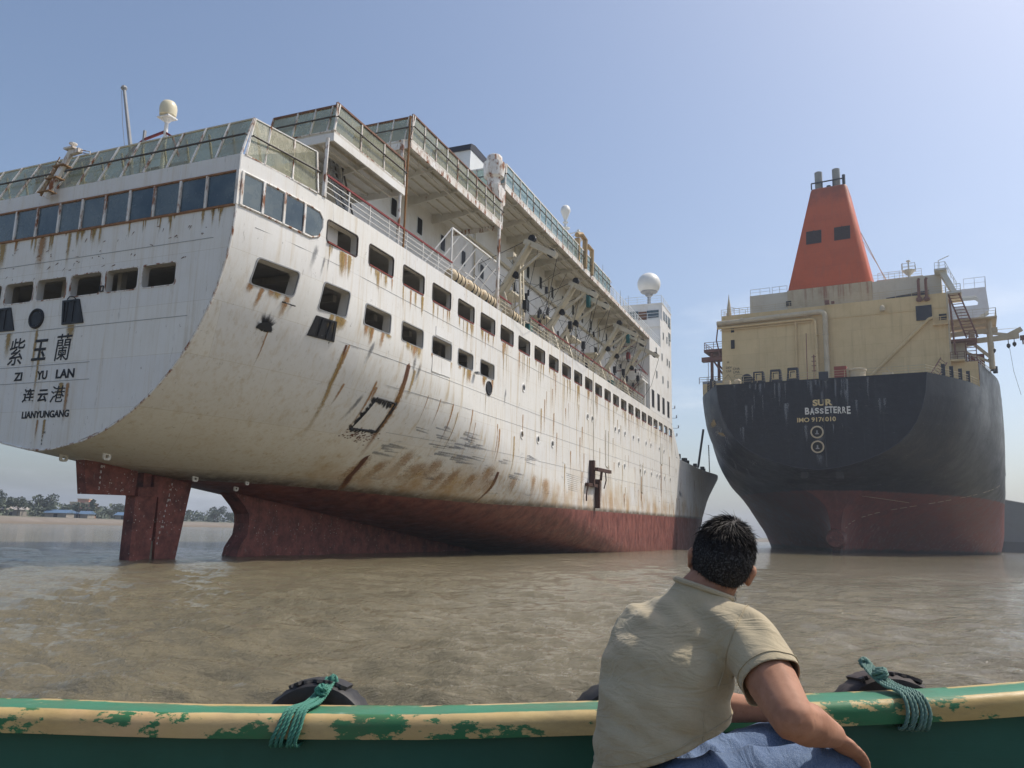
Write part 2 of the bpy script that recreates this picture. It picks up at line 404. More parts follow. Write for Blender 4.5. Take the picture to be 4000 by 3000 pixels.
for x in stations:
    zt, zb = ftop(x), fbot(x); row = []
    for k in range(NP):
        u = k/(NP-1)
        if x <= 93:
            z1 = min(float(ip(x, XS, [14.8, 12.6, 10.8, 8., 4., 1., .5])), zt)
            if u < .25: z = zt+(z1-zt)*u/.25; y = hy(x, z)
            else:
                th = (u-.25)/.75*math.pi/2; z = z1-(z1-zb)*math.sin(th)**(1.0); y = hy(x, z)
                if x < 64 and k == NP-1: y = 0
        else: z = zt+(zb-zt)*u; y = hy(x, z)
        if k == NP-1: y = 0.
        row.append((x, y, z))
    half.append(row)
mb = MB(); ns = len(stations)
for row in half:                                # starboard top -> keel -> port top
    mb.v += [(x, -y, z) for x, y, z in row]+[(x, y, z) for x, y, z in reversed(row[:-1])]
W = 2*NP-1
for i in range(ns-1):
    for j in range(W-1): mb.f.append((i*W+j, i*W+j+1, (i+1)*W+j+1, (i+1)*W+j)); mb.mi.append(0)
    mb.f.append((i*W+W-1, i*W, (i+1)*W, (i+1)*W+W-1)); mb.mi.append(1)     # deck
mb.f.append(tuple(range(W))); mb.mi.append(0); mb.f.append(tuple((ns-1)*W+j for j in reversed(range(W)))); mb.mi.append(0)
hull = mb.build('hull', [M['hull'], M['steel'], M['room'], M['black']], ferry)
def cut(target, cutter_mb, m):
    c = cutter_mb.build('cutter', [m]); md = target.modifiers.new('b', 'BOOLEAN'); md.operation = 'DIFFERENCE'; md.solver = 'EXACT'
    md.material_mode = 'TRANSFER'; md.object = c; c.matrix_world = ferry.matrix_world.copy()
    baked(target); me = c.data; bpy.data.objects.remove(c); bpy.data.meshes.remove(me)
rooms = MB()
pl = [(5, -9.75), (9, -10.1), (92.3, -10.1), (92.3, 10.1), (9, 10.1), (5, 9.75)]
rooms.prism([(x, y, 14.4) for x, y in pl], (0, 0, 2.25))
xr = [.35, 2, 4, 6, 9, 14, 27]
lo_ = [(x, hy(x, 11.1)-.42) for x in xr]; hi_ = [(x, hy(x, 13.6)-.42) for x in xr]
ring_lo = [(x, -y, 11.1) for x, y in lo_]+[(x, y, 11.1) for x, y in reversed(lo_)]; ring_hi = [(x, -y, 13.6) for x, y in hi_]+[(x, y, 13.6) for x, y in reversed(hi_)]; n_ = len(ring_lo)
rooms.add(ring_lo+ring_hi, [tuple(reversed(range(n_))), tuple(range(n_, 2*n_))]+[(i, (i+1) % n_, n_+(i+1) % n_, n_+i) for i in range(n_)])
bpy.context.view_layer.update()
cut(hull, rooms, M['room'])
UP = [6.53+3.459*k for k in range(25)]
LOW = [(2.6, 2.35, 1.12, .1), (6.4, 1.95, 1.3, .12), (10.0, 2.45, 1.05, .05), (13.6, 2.4, 1.05, 0), (17.2, 2.5, 1.05, 0), (20.5, 2.2, 1.02, 0), (23.95, 2.3, 1.02, 0)]
TR = [-5.78-2.13*0, -3.65, -1.48, .7, 2.83, 4.98, 7.1]
holes = MB(); openings = []
for s in (-1, 1):
    for x in UP:
        o = rrect(x-1.19, 14.95, x+1.19, 16.0, .17); openings.append(('u', s, o)); holes.prism([(a, s*11, b) for a, b in o], (0, -s*1.1, 0))
    for x, w, h, sk in LOW:
        o = rquad([(x-w/2-sk, 12.3-h/2), (x+w/2-sk, 12.3-h/2+sk*.3), (x+w/2, 12.3+h/2+sk*.3), (x-w/2, 12.3+h/2)], .2)
        openings.append(('l', s, o)); holes.prism([(a, s*11, b) for a, b in o], (0, -s*2.7, 0))
for y in TR:
    o = rrect(y-.94, 11.58, y+.94, 12.55, .16); openings.append(('t', 0, o)); holes.prism([(-.5, a, b) for a, b in o], (1.1, 0, 0))
cut(hull, holes, M['room'])
# a few beams and stanchions inside the open galleries
inner = MB()
for x in range(8, 92, 7): inner.box((x, -9.9, 16.35), (x+.25, 9.9, 16.6))
for x in range(8, 92, 14): inner.box((x, -8.6, 14.42), (x+.3, -8.3, 16.6)); inner.box((x, 8.3, 14.42), (x+.3, 8.6, 16.6))
for x in (2, 5.5, 9, 13, 17, 21, 25): inner.box((x, -8.2, 13.2), (x+.3, 8.2, 13.55))
for y in (-7, -2.2, 1.4, 5): inner.box((1.2, y, 11.15), (1.5, y+.22, 13.5))
for y in (-7.6, -6.0): inner.box((11, y, 11.15), (11.3, y+.3, 13.5)); inner.box((22, y, 11.15), (22.4, y+.3, 13.5))
inner.box((13, -8.2, 11.15), (15, -7, 12.1)); inner.box((23, -8.8, 11.15), (24.5, -8, 12.3))
inner.build('gallery_beam', M['room'], ferry)
# frames round the openings: dark gasket and a red painted sill
for kind, s, o in openings:
    if s == 1: continue
    f = MB(); r2 = []
    cx_, cz_ = sum(p[0] for p in o)/len(o), sum(p[1] for p in o)/len(o)
    for a, b in o: d = Vector((a-cx_, b-cz_)); d += Vector((.055 if d.x > 0 else -.055, .05 if d.y > 0 else -.05)); r2.append((cx_+d.x, cz_+d.y))
    if kind == 't':
        f.ring([(-.02, a, b) for a, b in r2], [(-.02, a, b) for a, b in o], (.05, 0, 0)); f.build('opening_frame', M['rusty_white'], ferry); continue
    outer = [(a, -hy(a, b)-.02, b) for a, b in r2]; inn = [(a, -hy(a, b)-.02, b) for a, b in o]
    f.ring(outer, inn, (0, .08, 0))
    if kind == 'u':
        xm, xM = min(p[0] for p in o), max(p[0] for p in o); ym = hy((xm+xM)/2, 15)
        f.box((xm+.05, -ym-.035, 14.87), (xM-.05, -ym+.05, 14.945), 1)
    f.build('opening_frame', [M['gasket'] if kind == 'u' else M['steel'], M['redsill']], ferry)
# hull decals (stains) go into the hull mesh
class Decals:
    def __init__(s): s.q = []
    def strip(s, pts, w, m, side=True, n=14, off=.012):
        """stain along points (x,z[,width]) down the starboard side, or (y,z) on the transom"""
        P = [Vector(p[:2]) for p in pts]; L = [0]
        for a, b in zip(P, P[1:]): L.append(L[-1]+(b-a).length)
        rows = []
        for i in range(n+1):
            d = L[-1]*i/n; p = Vector((ip(d, L, [q.x for q in P]), ip(d, L, [q.y for q in P])))
            ww = ip(d, L, [q[2] if len(q) > 2 else w for q in pts]); tdir = (P[-1]-P[0]).normalized(); nn = Vector((-tdir.y, tdir.x))
            rw = []
            for j in range(5):
                q = p+nn*ww*(j/4-.5)
                if side:
                    y = hy(q.x, q.y); e = .06
                    nz = (hy(q.x, q.y+e)-hy(q.x, q.y-e))/(2*e); N = Vector((0, -1, -nz)).normalized() if abs(nz) < 6 else Vector((0, -.16, -.98))
                    rw.append(Vector((q.x, -y, q.y))+N*(-off if False else off)*Vector((1, 1, 1)).x)
                else: rw.append(Vector((-off, q.x, q.y)))
            rows.append(rw)
        s.q.append((rows, m))
D = Decals(); r_ = random.Random(3)
z0off = [0]
def S(pts, w, m, side=True, n=14):
    z0off[0] += 1; D.strip(pts, w, m, side, n, .010+.0012*(z0off[0] % 9))
S([(7.85, 10.4), (7.9, 8.7), (8.4, 6.9), (8.9, 5.6), (9.6, 4.6)], .55, 's_yel', n=30); S([(7.85, 10.4), (7.95, 8.7), (8.3, 7.2)], .16, 's_rust', n=20)
S([(7.82, 10.5), (7.85, 9.7)], .22, 's_deep')
S([(13.45, 10.65), (13.42, 8.45), (13.25, 6.9), (13.6, 5.6), (13.9, 4.6)], .55, 's_deep', n=34); S([(13.46, 10.7), (13.43, 9.2), (13.3, 7.6)], .2, 's_deep', n=20)
S([(13.45, 10.6), (13.4, 8.4), (13.3, 6.9), (13.7, 5.0), (14.2, 4.0)], 1.0, 's_glow', n=34)
S([(14.1, 5.6), (14.7, 4.5), (15.9, 3.6), (16.4, 3.2)], .5, 's_deep', n=20); S([(14.1, 5.6), (14.6, 4.6), (15.4, 3.9)], .34, 's_deep', n=16); S([(14.0, 5.9), (14.5, 4.7), (15.6, 3.5)], 1.7, 's_glow', n=18)
S([(27.25, 5.6), (27.4, 4.5), (27.2, 3.7), (27.4, 2.8)], .5, 's_deep', n=22); S([(27.2, 5.6), (27.3, 4.4), (27.2, 3.6)], .3, 's_deep', n=16); S([(27.0, 5.4), (27.0, 4.3), (26.9, 3.4)], 2.2, 's_glow', n=18)
for x, z, w in ((18.9, 5.2, 2.2), (17.3, 5.6, 1.6), (20.2, 5.4, 1.8), (26, 5.3, 2), (36, 5, 2), (15.9, 5.2, 1.4), (21.4, 4.9, 1.5), (22.5, 4.7, 1.2), (24.5, 4.9, 1.5), (30, 5, 1.6), (33.5, 4.9, 1.2)): S([(x, z+r_.uniform(.6, 1.3)), (x+.05, z-.4), (x+.1, z-1.7)], w*1.2, 's_glow', n=18)
S([(3.0, 10.2), (3.17, 9.0), (3.25, 7.9)], .14, 's_rust')
for k, x in enumerate(UP):                       # drips below the sills
    for j in range(r_.randint(5, 8)):
        a = x+r_.uniform(-1.15, 1.15); L_ = r_.choice((.9, 1.4, 2.0, 3.0, 4.2)) if a > 26 else r_.choice((.7, 1.1, 1.5, 1.9))
        S([(a, 14.86), (a+r_.uniform(-.05, .05), 14.86-L_)], r_.uniform(.12, .5), r_.choice(('s_rust', 's_yel', 's_yel', 's_yel')), n=6)
for x, w, h, sk in LOW:
    for j in range(5):
        a = x+r_.uniform(-w/2, w/2); L_ = r_.uniform(.4, 1.5); S([(a-sk, 12.3-h/2), (a-sk-.12*L_, 12.3-h/2-L_)], r_.uniform(.3, .9), r_.choice(('s_rust', 's_yel')), n=6)
for j in range(90):                              # loose runs over the whole side
    a = r_.uniform(8, 112); zz = r_.uniform(7.5 if a < 40 else 5, 11 if (a > 92 or a < 26) else 13.5); S([(a, zz), (a-.05, zz-r_.uniform(1.2, 4.5))], r_.uniform(.12, .5), r_.choice(('s_rust', 's_yel', 's_rust')), n=8)
for a, zt_, zb_, w in ((70.5, 8.1, 3.4, 1.1), (82.5, 10.4, 3.4, 1.2), (62, 5.6, 3.4, .7), (52.5, 6.8, 3.5, .5), (88.5, 12, 8, .7)): S([(a, zt_), (a, zb_)], w, 's_rust', n=14); S([(a, zt_-.6), (a, zb_)], w*.4, 's_deep', n=12)
for j in range(16):                              # scuffs from tugs
    a = r_.uniform(14, 34); zz = r_.uniform(6.2, 8.2)-(a-14)*.05
    for i in range(r_.randint(2, 5)): S([(a+r_.uniform(0, 1), zz-.13*i), (a+r_.uniform(2.2, 4.5), zz-.13*i-r_.uniform(-.03, .2))], r_.uniform(.06, .3), 's_scrape', n=10)
for i in range(9): S([(41+.1*i, 6.4-.17*i), (45, 6.3-.17*i), (49-.3*i, 6.0-.17*i)], .08, 's_scrape', n=12)
S([(95, 7.2), (101, 6.3)], 1.6, 's_grey')
for (a, b) in ((10.2, 8.75), (9.6, 11.4), (14.4, 11.2), (4.4, 14.8), (27, 11.8)): S([(a+.4, b), (a-.3, b-2.4)], .5, 's_grey', n=10)
S([(14.1, 11.7), (14.0, 10.5), (14.35, 9.8), (14.2, 8.6)], .5, 's_grey', n=16); S([(5.35, 14.4), (5.1, 13.3), (4.95, 12.4)], .3, 's_grey', n=12); S([(5.55, 14.3), (5.5, 13)], .16, 's_grey', n=10)
# torch-cut rectangle with soot, and the sooty pipe hole
cutq = [(11.7, 8.45), (13.35, 8.42), (13.15, 6.85), (11.2, 6.8)]
for (a, b), w in zip(((0, 1), (1, 2), (2, 3), (3, 0)), (.62, .4, .24, .5)):
    p, q = Vector(cutq[a]), Vector(cutq[b]); nn = Vector((q.y-p.y, p.x-q.x)).normalized()
    for i in range(9):
        u = (i+r_.uniform(0, .8))/9; c_ = p.lerp(q, u); o_ = (cc_ := (Vector(cutq[0])+Vector(cutq[2]))/2)-c_; sgn = -1 if nn.dot(o_) > 0 else 1; L_ = w*r_.uniform(.5, 1.1)
        S([tuple(c_-nn*sgn*.05), tuple(c_+nn*sgn*L_*(1 if a != 0 else -.8)+(q-p)*.04)], r_.uniform(.2, .42), 's_char', n=5)
    d = (q-p)*.05; S([tuple(p-d), tuple((p+q)/2), tuple(q+d*6)], .15, 's_char', n=10); S([tuple(q+d), tuple((p+q)/2), tuple(p-d*6)], .13, 's_char', n=10)
for j in range(44):
    th = r_.uniform(-8, 188); L_ = r_.uniform(.45, .95)*(.75+.35*math.sin(R(max(th, 0))))+(.35 if th < 26 and j % 4 == 0 else 0); S([(2.78, 10.10), (2.78+math.cos(R(th))*L_*.95, 10.16+math.sin(R(th))*L_)], r_.uniform(.14, .3), 's_soot', n=6)
for j in range(70):
    a, b = r_.gauss(12.2, .6), r_.gauss(6.56, .17); S([(a-.09, b), (a, b), (a+.09, b+.02)], .07, 's_deep', n=3)
# transom stains, (y,z)
for y, zt_, zb_, w, m in ((1.25, 10.3, 7.2, .35, 's_yel'), (-.9, 10.3, 9.2, .8, 's_yel'), (-1.15, 7.72, 4.9, .4, 's_rust'), (-.75, 7.7, 6.6, .5, 's_yel'), (.45, 6.1, 4.7, .22, 's_rust'), (.0, 6.1, 4.75, .3, 's_yel'), (3.1, 10.2, 8.4, .6, 's_yel'), (1.7, 14.7, 12.3, .9, 's_rust'), (-.1, 14.7, 12.5, .4, 's_yel'), (4.4, 14.7, 12.6, .8, 's_yel'), (.9, 9.6, 5.4, .3, 's_yel')): S([(y, zt_), (y+.03, zb_)], w, m, False, 12)
for j in range(46):
    a = r_.uniform(-9.4, 9.4); S([(a, 14.7), (a, 14.7-r_.uniform(.2, 1.3))], r_.uniform(.08, .4), r_.choice(('s_rust', 's_yel', 's_yel')), False, 6)
for j in range(60):
    a = r_.uniform(-8.5, 8.5); b = r_.uniform(12.7, 14.3); S([(a, b), (a+r_.uniform(.05, .3), b+r_.uniform(-.25, .1))], r_.uniform(.03, .07), 's_deep', False, 3)
edge = [(-hy(0, z)+.06, z) for z in np.linspace(16.9, 4.85, 22)]
for a, b in zip(edge, edge[1:]): S([a, b, (b[0]+.001, b[1]-.3)], .2, 's_rust', False, 4)
bm = bmesh.new(); bm.from_mesh(hull.data); uvl = bm.loops.layers.uv.new('uv')
keys = []
for rows, m in D.q:
    if m not in keys: keys.append(m)
base = len(hull.data.materials)
for rows, m in D.q:
    vs = [[bm.verts.new(p) for p in rw] for rw in rows]; n_ = len(rows)-1
    for i in range(n_):
        for j in range(4):
            f = bm.faces.new((vs[i][j], vs[i][j+1], vs[i+1][j+1], vs[i+1][j])); f.material_index = base+keys.index(m)
            for lp, (a, b) in zip(f.loops, ((j, i), (j+1, i), (j+1, i+1), (j, i+1))): lp[uvl].uv = (a/4, b/n_)
bm.to_mesh(hull.data); bm.free()
for m in keys: hull.data.materials.append(M[m])
shade(hull.data, 28)

LOOSE_SETS = ('railing', 'wall_pipe', 'mooring_winch', 'lifting_lug', 'signal_mast', 'weld_seam', 'side_piping', 'tarpaulin', 'whip_aerial', 'doorway', 'wheelhouse_window', 'wall_fitting', 'terrace_stanchion', 'draft_mark', 'deck_bitt', 'wall_lamp', 'vent_duct', 'stairs', 'deck_ventilator', 'tackle')
def P(mb, name, m, smooth=False):
    if name in LOOSE_SETS: return mb.parts(name, m, ferry, smooth, .06)[0]
    return mb.build(name, m, ferry, smooth)
# transom edge bar and seams
e_ = MB(); e_.tube([(-.03, -hy(0, z)+.02, z) for z in np.linspace(16.9, 4.75, 40)]+[(-.03, 0, 4.7)]+[(-.03, hy(0, z)-.02, z) for z in np.linspace(4.75, 16.9, 40)], .05, 6)
P(e_, 'edge_bar', M['rusty_white'], True)
e_ = MB()
for z, a, b in ((8.51, 3.6, -2.3), (7.75, 3.6, -2.4), (10.15, 6, -7.6), (13.4, 8.6, -8.6)): e_.box((-.012, a, z-.012), (.02, b, z+.012))
P(e_, 'weld_seam', M['steel'])
# rubbing bars along the side
e_ = MB()
for z, x0, x1 in ((14.05, 1, 91), (10.55, 6, 92), (9.2, 12, 92), (6.9, 14, 92)):
    xs_ = np.linspace(x0, x1, 36); e_.tube([(x, -hy(x, z)-.005, z) for x in xs_], .010, 4)
P(e_, 'weld_seam', M['steel'])
# skeg, rudder, lugs
k_ = MB(); k_.prism([(x, -.55, z) for x, z in ((11.4, 3.5), (12.48, 2.64), (12.87, 2.21), (12.96, 1.69), (12.87, 1.03), (12.29, .32), (11.8, -1.5), (60, -4), (60, -1.5), (40, -.1), (24, 2.05), (16, 3.0))], (0, 1.1, 0))
P(k_, 'skeg', M['antifoul'])
k_ = MB(); k_.prism([(x, -.28, z) for x, z in ((1.95, 4.5), (5.0, 4.36), (4.98, 2.95), (2.25, 2.92))], (0, .56, 0)); k_.prism([(x, -.3, z) for x, z in ((1.9, 4.62), (5.05, 4.42), (5.0, 4.3), (1.93, 4.46))], (0, .6, 0), 1)
k_.prism([(x, -.32, z) for x, z in ((4.97, 2.97), (6.3, 2.98), (6.15, -1.5), (4.97, -1.5))], (0, .64, 0))
k_.box((5.42, -.25, 3.3), (5.9, .25, 4.3)); k_.prism([(x, -.42, z) for x, z in ((5.0, 3.36), (6.4, 3.42), (6.4, 2.95), (5.02, 2.93))], (0, .84, 0))
rud = P(k_, 'rudder', [M['antifoul'], M['white']])
k_ = MB(); k_.prism([(x, -.36, z) for x, z in ((5.98, 4.02), (8.5, 3.78), (7.6, -1.5), (6.5, -1.5), (6.35, 2.9), (5.98, 3.2))], (0, .72, 0)); k_.prism([(x, -.4, z) for x, z in ((5.4, 4.5), (8.7, 4.1), (8.45, 3.82), (5.95, 4.05))], (0, .8, 0), 1)
P(k_, 'rudder_horn', [M['antifoul'], M['cream']])
k_ = MB(); k_.box((6.3, -.2, -1), (6.55, .2, .75)); P(k_, 'barnacle_patch', dirty('barnacles', (.30, .28, .22), (.10, .09, .07), .9, 6, .9, bump=.8))
for x, y, z, r1 in ((1.12, 0, 4.6, 1), (1.81, -1.82, 4.7, 1), (7.24, -1.77, 4.02, .9), (10.3, -1.73, 3.65, .8), (9.87, -2.83, 3.9, .6)):
    o = rrect(-.2*r1, -.3*r1, .2*r1, .12*r1, .12*r1); i_ = rrect(-.09*r1, -.2*r1, .09*r1, -.06*r1, .05*r1)
    k_ = MB(); k_.ring([(x+a, y-.04, z+b) for a, b in o], [(x+a, y-.04, z+b) for a, b in i_], (0, .08, 0)); P(k_, 'lifting_lug', M['white'])
for k, s_ in enumerate(('8M', '8', '6', '4', '2')): lettering('draft_mark', s_, ferry, .13, (2.85, -.285, 4.15-.25*k), (1, 0, 0), (0, 0, 1), M['white'], depth=.006)
for k, s_ in enumerate(('8', '4', '2', '8M', '8', '6', '4', '2', '7M', '8', '6', '4')): lettering('draft_mark', s_, ferry, .12, (7.1-.055*k, -.37, 3.55-.27*k), (1, 0, 0), (0, 0, 1), M['white'], depth=.006)
for k, s_ in enumerate(('6', '4', '2', '9M', '8', '6', '4')): lettering('draft_mark', s_, ferry, .11, (-.012, .06, 5.92-.165*k), (0, -1, 0), (0, 0, 1), M['letter'], depth=.006)
# name and port on the transom
def tx(body, y0, y1, z0, z1, bold=.0, shear=0): lettering('lettering', body, ferry, z1-z0, (-.012, y0, z0), (0, -1, 0), (0, 0, 1), M['letter'], bold=bold, squeeze=y0-y1, depth=.012, shear=shear)
tx('紫', 2.95, 1.92, 8.61, 9.87, 0, .12); tx('玉', 1.40, .44, 8.75, 9.72, .018, .12); tx('蘭', -.10, -1.07, 8.66, 9.88, 0, .1)
tx('ZI', 2.36, 1.83, 7.87, 8.26, .03); tx('YU', .88, .22, 7.86, 8.26, .03); tx('LAN', -.33, -1.47, 7.86, 8.27, .03)
tx('连', 1.63, .90, 6.85, 7.48, .018, .1); tx('云', .65, .02, 6.84, 7.41, .025, .1); tx('港', -.16, -1.02, 6.8, 7.53, 0, .1)
tx('LIANYUNGANG', 1.50, -1.44, 6.13, 6.45, .03)
# mooring fittings on the transom and side
def trap(y0, y1, zt_, zb_, sl, sr):
    k = MB(); o = [(y0+sl, zb_), (y1-sr, zb_), (y1, zt_), (y0, zt_)]; c_ = Vector((sum(p[0] for p in o)/4, (zt_+zb_)/2)); i_ = [((p[0]-c_.x)*.8+c_.x, (p[1]-c_.y)*.84+c_.y) for p in o]
    k.ring([(-.06, *p) for p in o], [(-.06, *p) for p in i_], (.08, 0, 0)); k.add([(-.02, *p) for p in i_], [(0, 1, 2, 3)])
    for q in (.3, .68): yy = (y0+(y1-y0)*q); k.box((-.045, yy-.03, zb_+.08), (-.02, yy+.03, zt_-.08))
    P(k, 'roller_fairlead', M['black'])
trap(-.2, -1.24, 11.42, 10.3, -.13, .42); trap(4.25, 3.2, 11.4, 10.27, -.13, .42)
def roundlead(c, r, ax):
    k = MB(); pr = [(r*.70, .03), (r*.76, -.05), (r*.88, -.08), (r, -.055), (r*1.02, .05)]
    k.lathe([(r*.72, -.032), (.01, -.03)], c, 20, 0, 0 if ax == 0 else 1)
    if ax == 0: k.lathe([(a, b) for a, b in pr], c, 24, 0, 0)
    else: k.lathe([(a, b) for a, b in pr], c, 24, 0, 1)
    return P(k, 'round_fairlead', M['black'], True)
roundlead((-.02, 1.38, 10.72), .47, 0); roundlead((24.25, -SD-.0, 11.07), .5, 1)
k = MB(); x0 = 5.7
def sy(x, z, o=.0): return (x, -hy(x, z)-o, z)
q = [(5.13, 10.37), (6.9, 10.42), (6.7, 11.36), (5.3, 11.33)]; cc = Vector((6.0, 10.87)); qi = [((a-cc.x)*.8+cc.x, (b-cc.y)*.82+cc.y) for a, b in q]
k.ring([sy(a, b, .05) for a, b in q], [sy(a, b, .05) for a, b in qi], (0, .12, 0)); k.add([sy(a, b, .02) for a, b in qi], [(0, 1, 2, 3)])
for u in (5.75, 6.3): k.tube([sy(u, 10.45, .03), sy(u, 11.3, .03)], .05, 8)
P(k, 'roller_fairlead', M['black'])
k = MB(); c0 = (2.78, 10.08); k.add([sy(c0[0]+.42*math.cos(R(a)), c0[1]+.34*math.sin(R(a)), .03) for a in range(0, 181, 15)], [tuple(range(13))]); P(k, 'scorched_hole', M['black'])
k = MB(); k.box((21.75, -SD-.35, 11.6), (22.05, -SD-.1, 11.75)); k.bar((21.9, -SD, 11.75), (21.9, -SD-.25, 11.7), .05); P(k, 'flood_lamp', M['steel'])
k = MB(); k.ring([(-.06, a, b) for a, b in rrect(-2.66, 11.62, -2.42, 11.9, .02)], [(-.06, a, b) for a, b in rrect(-2.62, 11.66, -2.46, 11.86, .02)], (.05, 0, 0)); k.tube([(-.05, -.5, 11.45), (-.1, -.7, 11.56), (-.1, -.95, 11.52), (-.05, -1.05, 11.42)], .025, 5); P(k, 'stern_bracket', M['black'])
k = MB(); k.tube([sy(3.2, 11.42, .0), sy(3.2, 11.36, .2), sy(3.75, 11.36, .2), sy(3.75, 11.42, .0)], .035, 5); P(k, 'grab_handle', M['black'])
# welded plates round one opening, plating frames lower down
k = MB()
for (a, b, c_, d) in ((16.3, 12.95, 18.5, 13.5), (16.0, 10.7, 17.15, 11.7), (17.18, 10.72, 18.35, 11.7)): k.box((a, -SD-.03, b), (c_, -SD+.01, d))
k.parts('patch_plate', M['white'], ferry)
k = MB()
for x in (8.6, 10.75): pass
cut3 = cutq+cutq[:1]
k.tube([sy(*p, .02) for a, b in zip(cut3, cut3[1:]) for p in [(a[0]+(b[0]-a[0])*u, a[1]+(b[1]-a[1])*u) for u in np.linspace(0, 1, 7)]], .035, 5); P(k, 'cut_seam', M['black'])
for px, pz in [(30.77, 12.2), (47.7, 12.25), (49.3, 12.25), (58.1, 12.25), (59.7, 12.25), (62.4, 12.25), (66.5, 12.25), (69.2, 12.25), (73.3, 12.25), (76.1, 12.3), (81.5, 12.3), (84.7, 12.3), (30.6, 8.6), (34.1, 8.6), (37.6, 8.6), (59.6, 8.6), (62.2, 8.6), (70.1, 8.6), (72.5, 8.6), (76.4, 8.6), (79.8, 8.6), (81.7, 8.6), (84.9, 8.6), (89.0, 8.6)]:
    k = MB(); k.lathe([(.22, .05), (.24, -.04), (.33, -.05), (.36, .02)], (px, -SD, pz), 16, 0, 1); k.lathe([(.22, .0), (.01, -.005)], (px, -SD, pz), 16, 1, 1); P(k, 'porthole', [M['white'], M['pane']])
# stern gantry bracket and slots on the side
k = MB(); y = -SD
k.box((48.3, y-.5, 5.7), (48.7, y, 8.1)); k.bar((48.2, y-.75, 7.25), (53.2, y-.75, 7.3), .3, .32); k.box((46.9, y-.4, 5.6), (50, y-.05, 5.9)); k.box((50.2, y-.5, 3.6), (50.55, y-.05, 6.4))
k.tube([(50.2, y-.7, 7.1), (50.3, y-.6, 6.3)], .13, 8); k.tube([(52, y-.6, 7.2), (52.6, y-.5, 6.4), (52.2, y-.4, 5.6)], .06, 6); k.tube([(47, y-.3, 5.7), (46.7, y-.25, 4.9), (46.8, y-.2, 4.2)], .07, 6)
P(k, 'rusty_bracket', dirty('rust_brown', (.07, .03, .02), (.025, .018, .018), .8, 2, .8))
k = MB()
for x, z0, z1 in ((70.2, 6.1, 9.4), (82.2, 10.4, 13.2), (54.2, 8.0, 11.7)):
    k.tube([(x, y-.02, z1), (x, y-.02, z0), (x+1, y-.02, z0-.2), (x+1, y-.02, z1)], .04, 5)
k.tube([(49.5, y-.05, 16.9), (49.6, y-.05, 12), (49.7, y-.05, 8)], .03, 5)
P(k, 'side_piping', M['cream'])
# ------------------------------------------------------------------ stern window band
def pane_on(name, pts, m, off, thick, parent=ferry):
    n = len(pts); k = MB(); k.prism(pts, Vector(off).normalized()*thick); return k.build(name, m, parent)
mull = [8.03-1.46*k for k in range(12)]; ys = [9.62]+mull+[-9.62]
for a, b in zip(ys, ys[1:]):
    w = pane_on('window', [(-.02, a-.04, 14.78), (-.02, b+.04, 14.78), (-.02, b+.04, 16.12), (-.02, a-.04, 16.12)], M['tint'], (1, 0, 0), .03)
k = MB()
for a in mull: k.box((-.09, a-.06, 14.72), (.0, a+.06, 16.16))
for s in (-1, 1): k.box((-.1, s*9.66-.07, 14.7), (.06, s*9.66+.07, 16.2))
k.parts('window_mullion', M['rusty_white'], ferry)
k = MB(); k.box((-.06, -9.6, 14.66), (.0, 9.6, 14.75)); k.box((-.07, -9.6, 16.14), (.0, 9.6, 16.22)); P(k, 'window_rim', dirty('rusty_rim', (.30, .15, .07), (.10, .04, .02), .8, 3, .8))
xs_ = [.12, 1.25, 2.45, 3.7, 4.95]
def sidep(x, z, o): return (x, -fB(x)-o, z)
for i, (a, b) in enumerate(zip(xs_, xs_[1:])):
    a += .05; b -= .05
    if i < 3: o = [(a, 14.8), (b, 14.8), (b, 16.1), (a, 16.1)]
    else: o = [(a, 14.85)]+[(b-.55+.55*math.sin(R(q)), 15.35-.5*math.cos(R(q))) for q in range(0, 91, 18)]+[(b-.4+.4*math.cos(R(q)), 15.75+.35*math.sin(R(q))) for q in range(0, 91, 18)]+[(a, 16.1)]
    k = MB(); k.prism([sidep(x, z, .02) for x, z in o], (0, .03, 0)); P(k, 'window', M['tint'])
k = MB()
for a in xs_[:-1]: k.prism([sidep(a-.06, 14.72, .08), sidep(a+.06, 14.72, .08), sidep(a+.06, 16.16, .08), sidep(a-.06, 16.16, .08)], (0, .1, 0))
k.parts('window_mullion', M['rusty_white'], ferry)
k = MB(); k.tube([sidep(x, 14.72, .02) for x in (.1, 1, 2, 3, 4.2)]+[sidep(4.75, 14.95, .02), sidep(4.97, 15.4, .02), sidep(4.97, 15.85, .02), sidep(4.7, 16.13, .02)]+[sidep(x, 16.18, .02) for x in (4, 3, 2, 1, .1)], .05, 6); P(k, 'window_rim', M['rusty_white'])

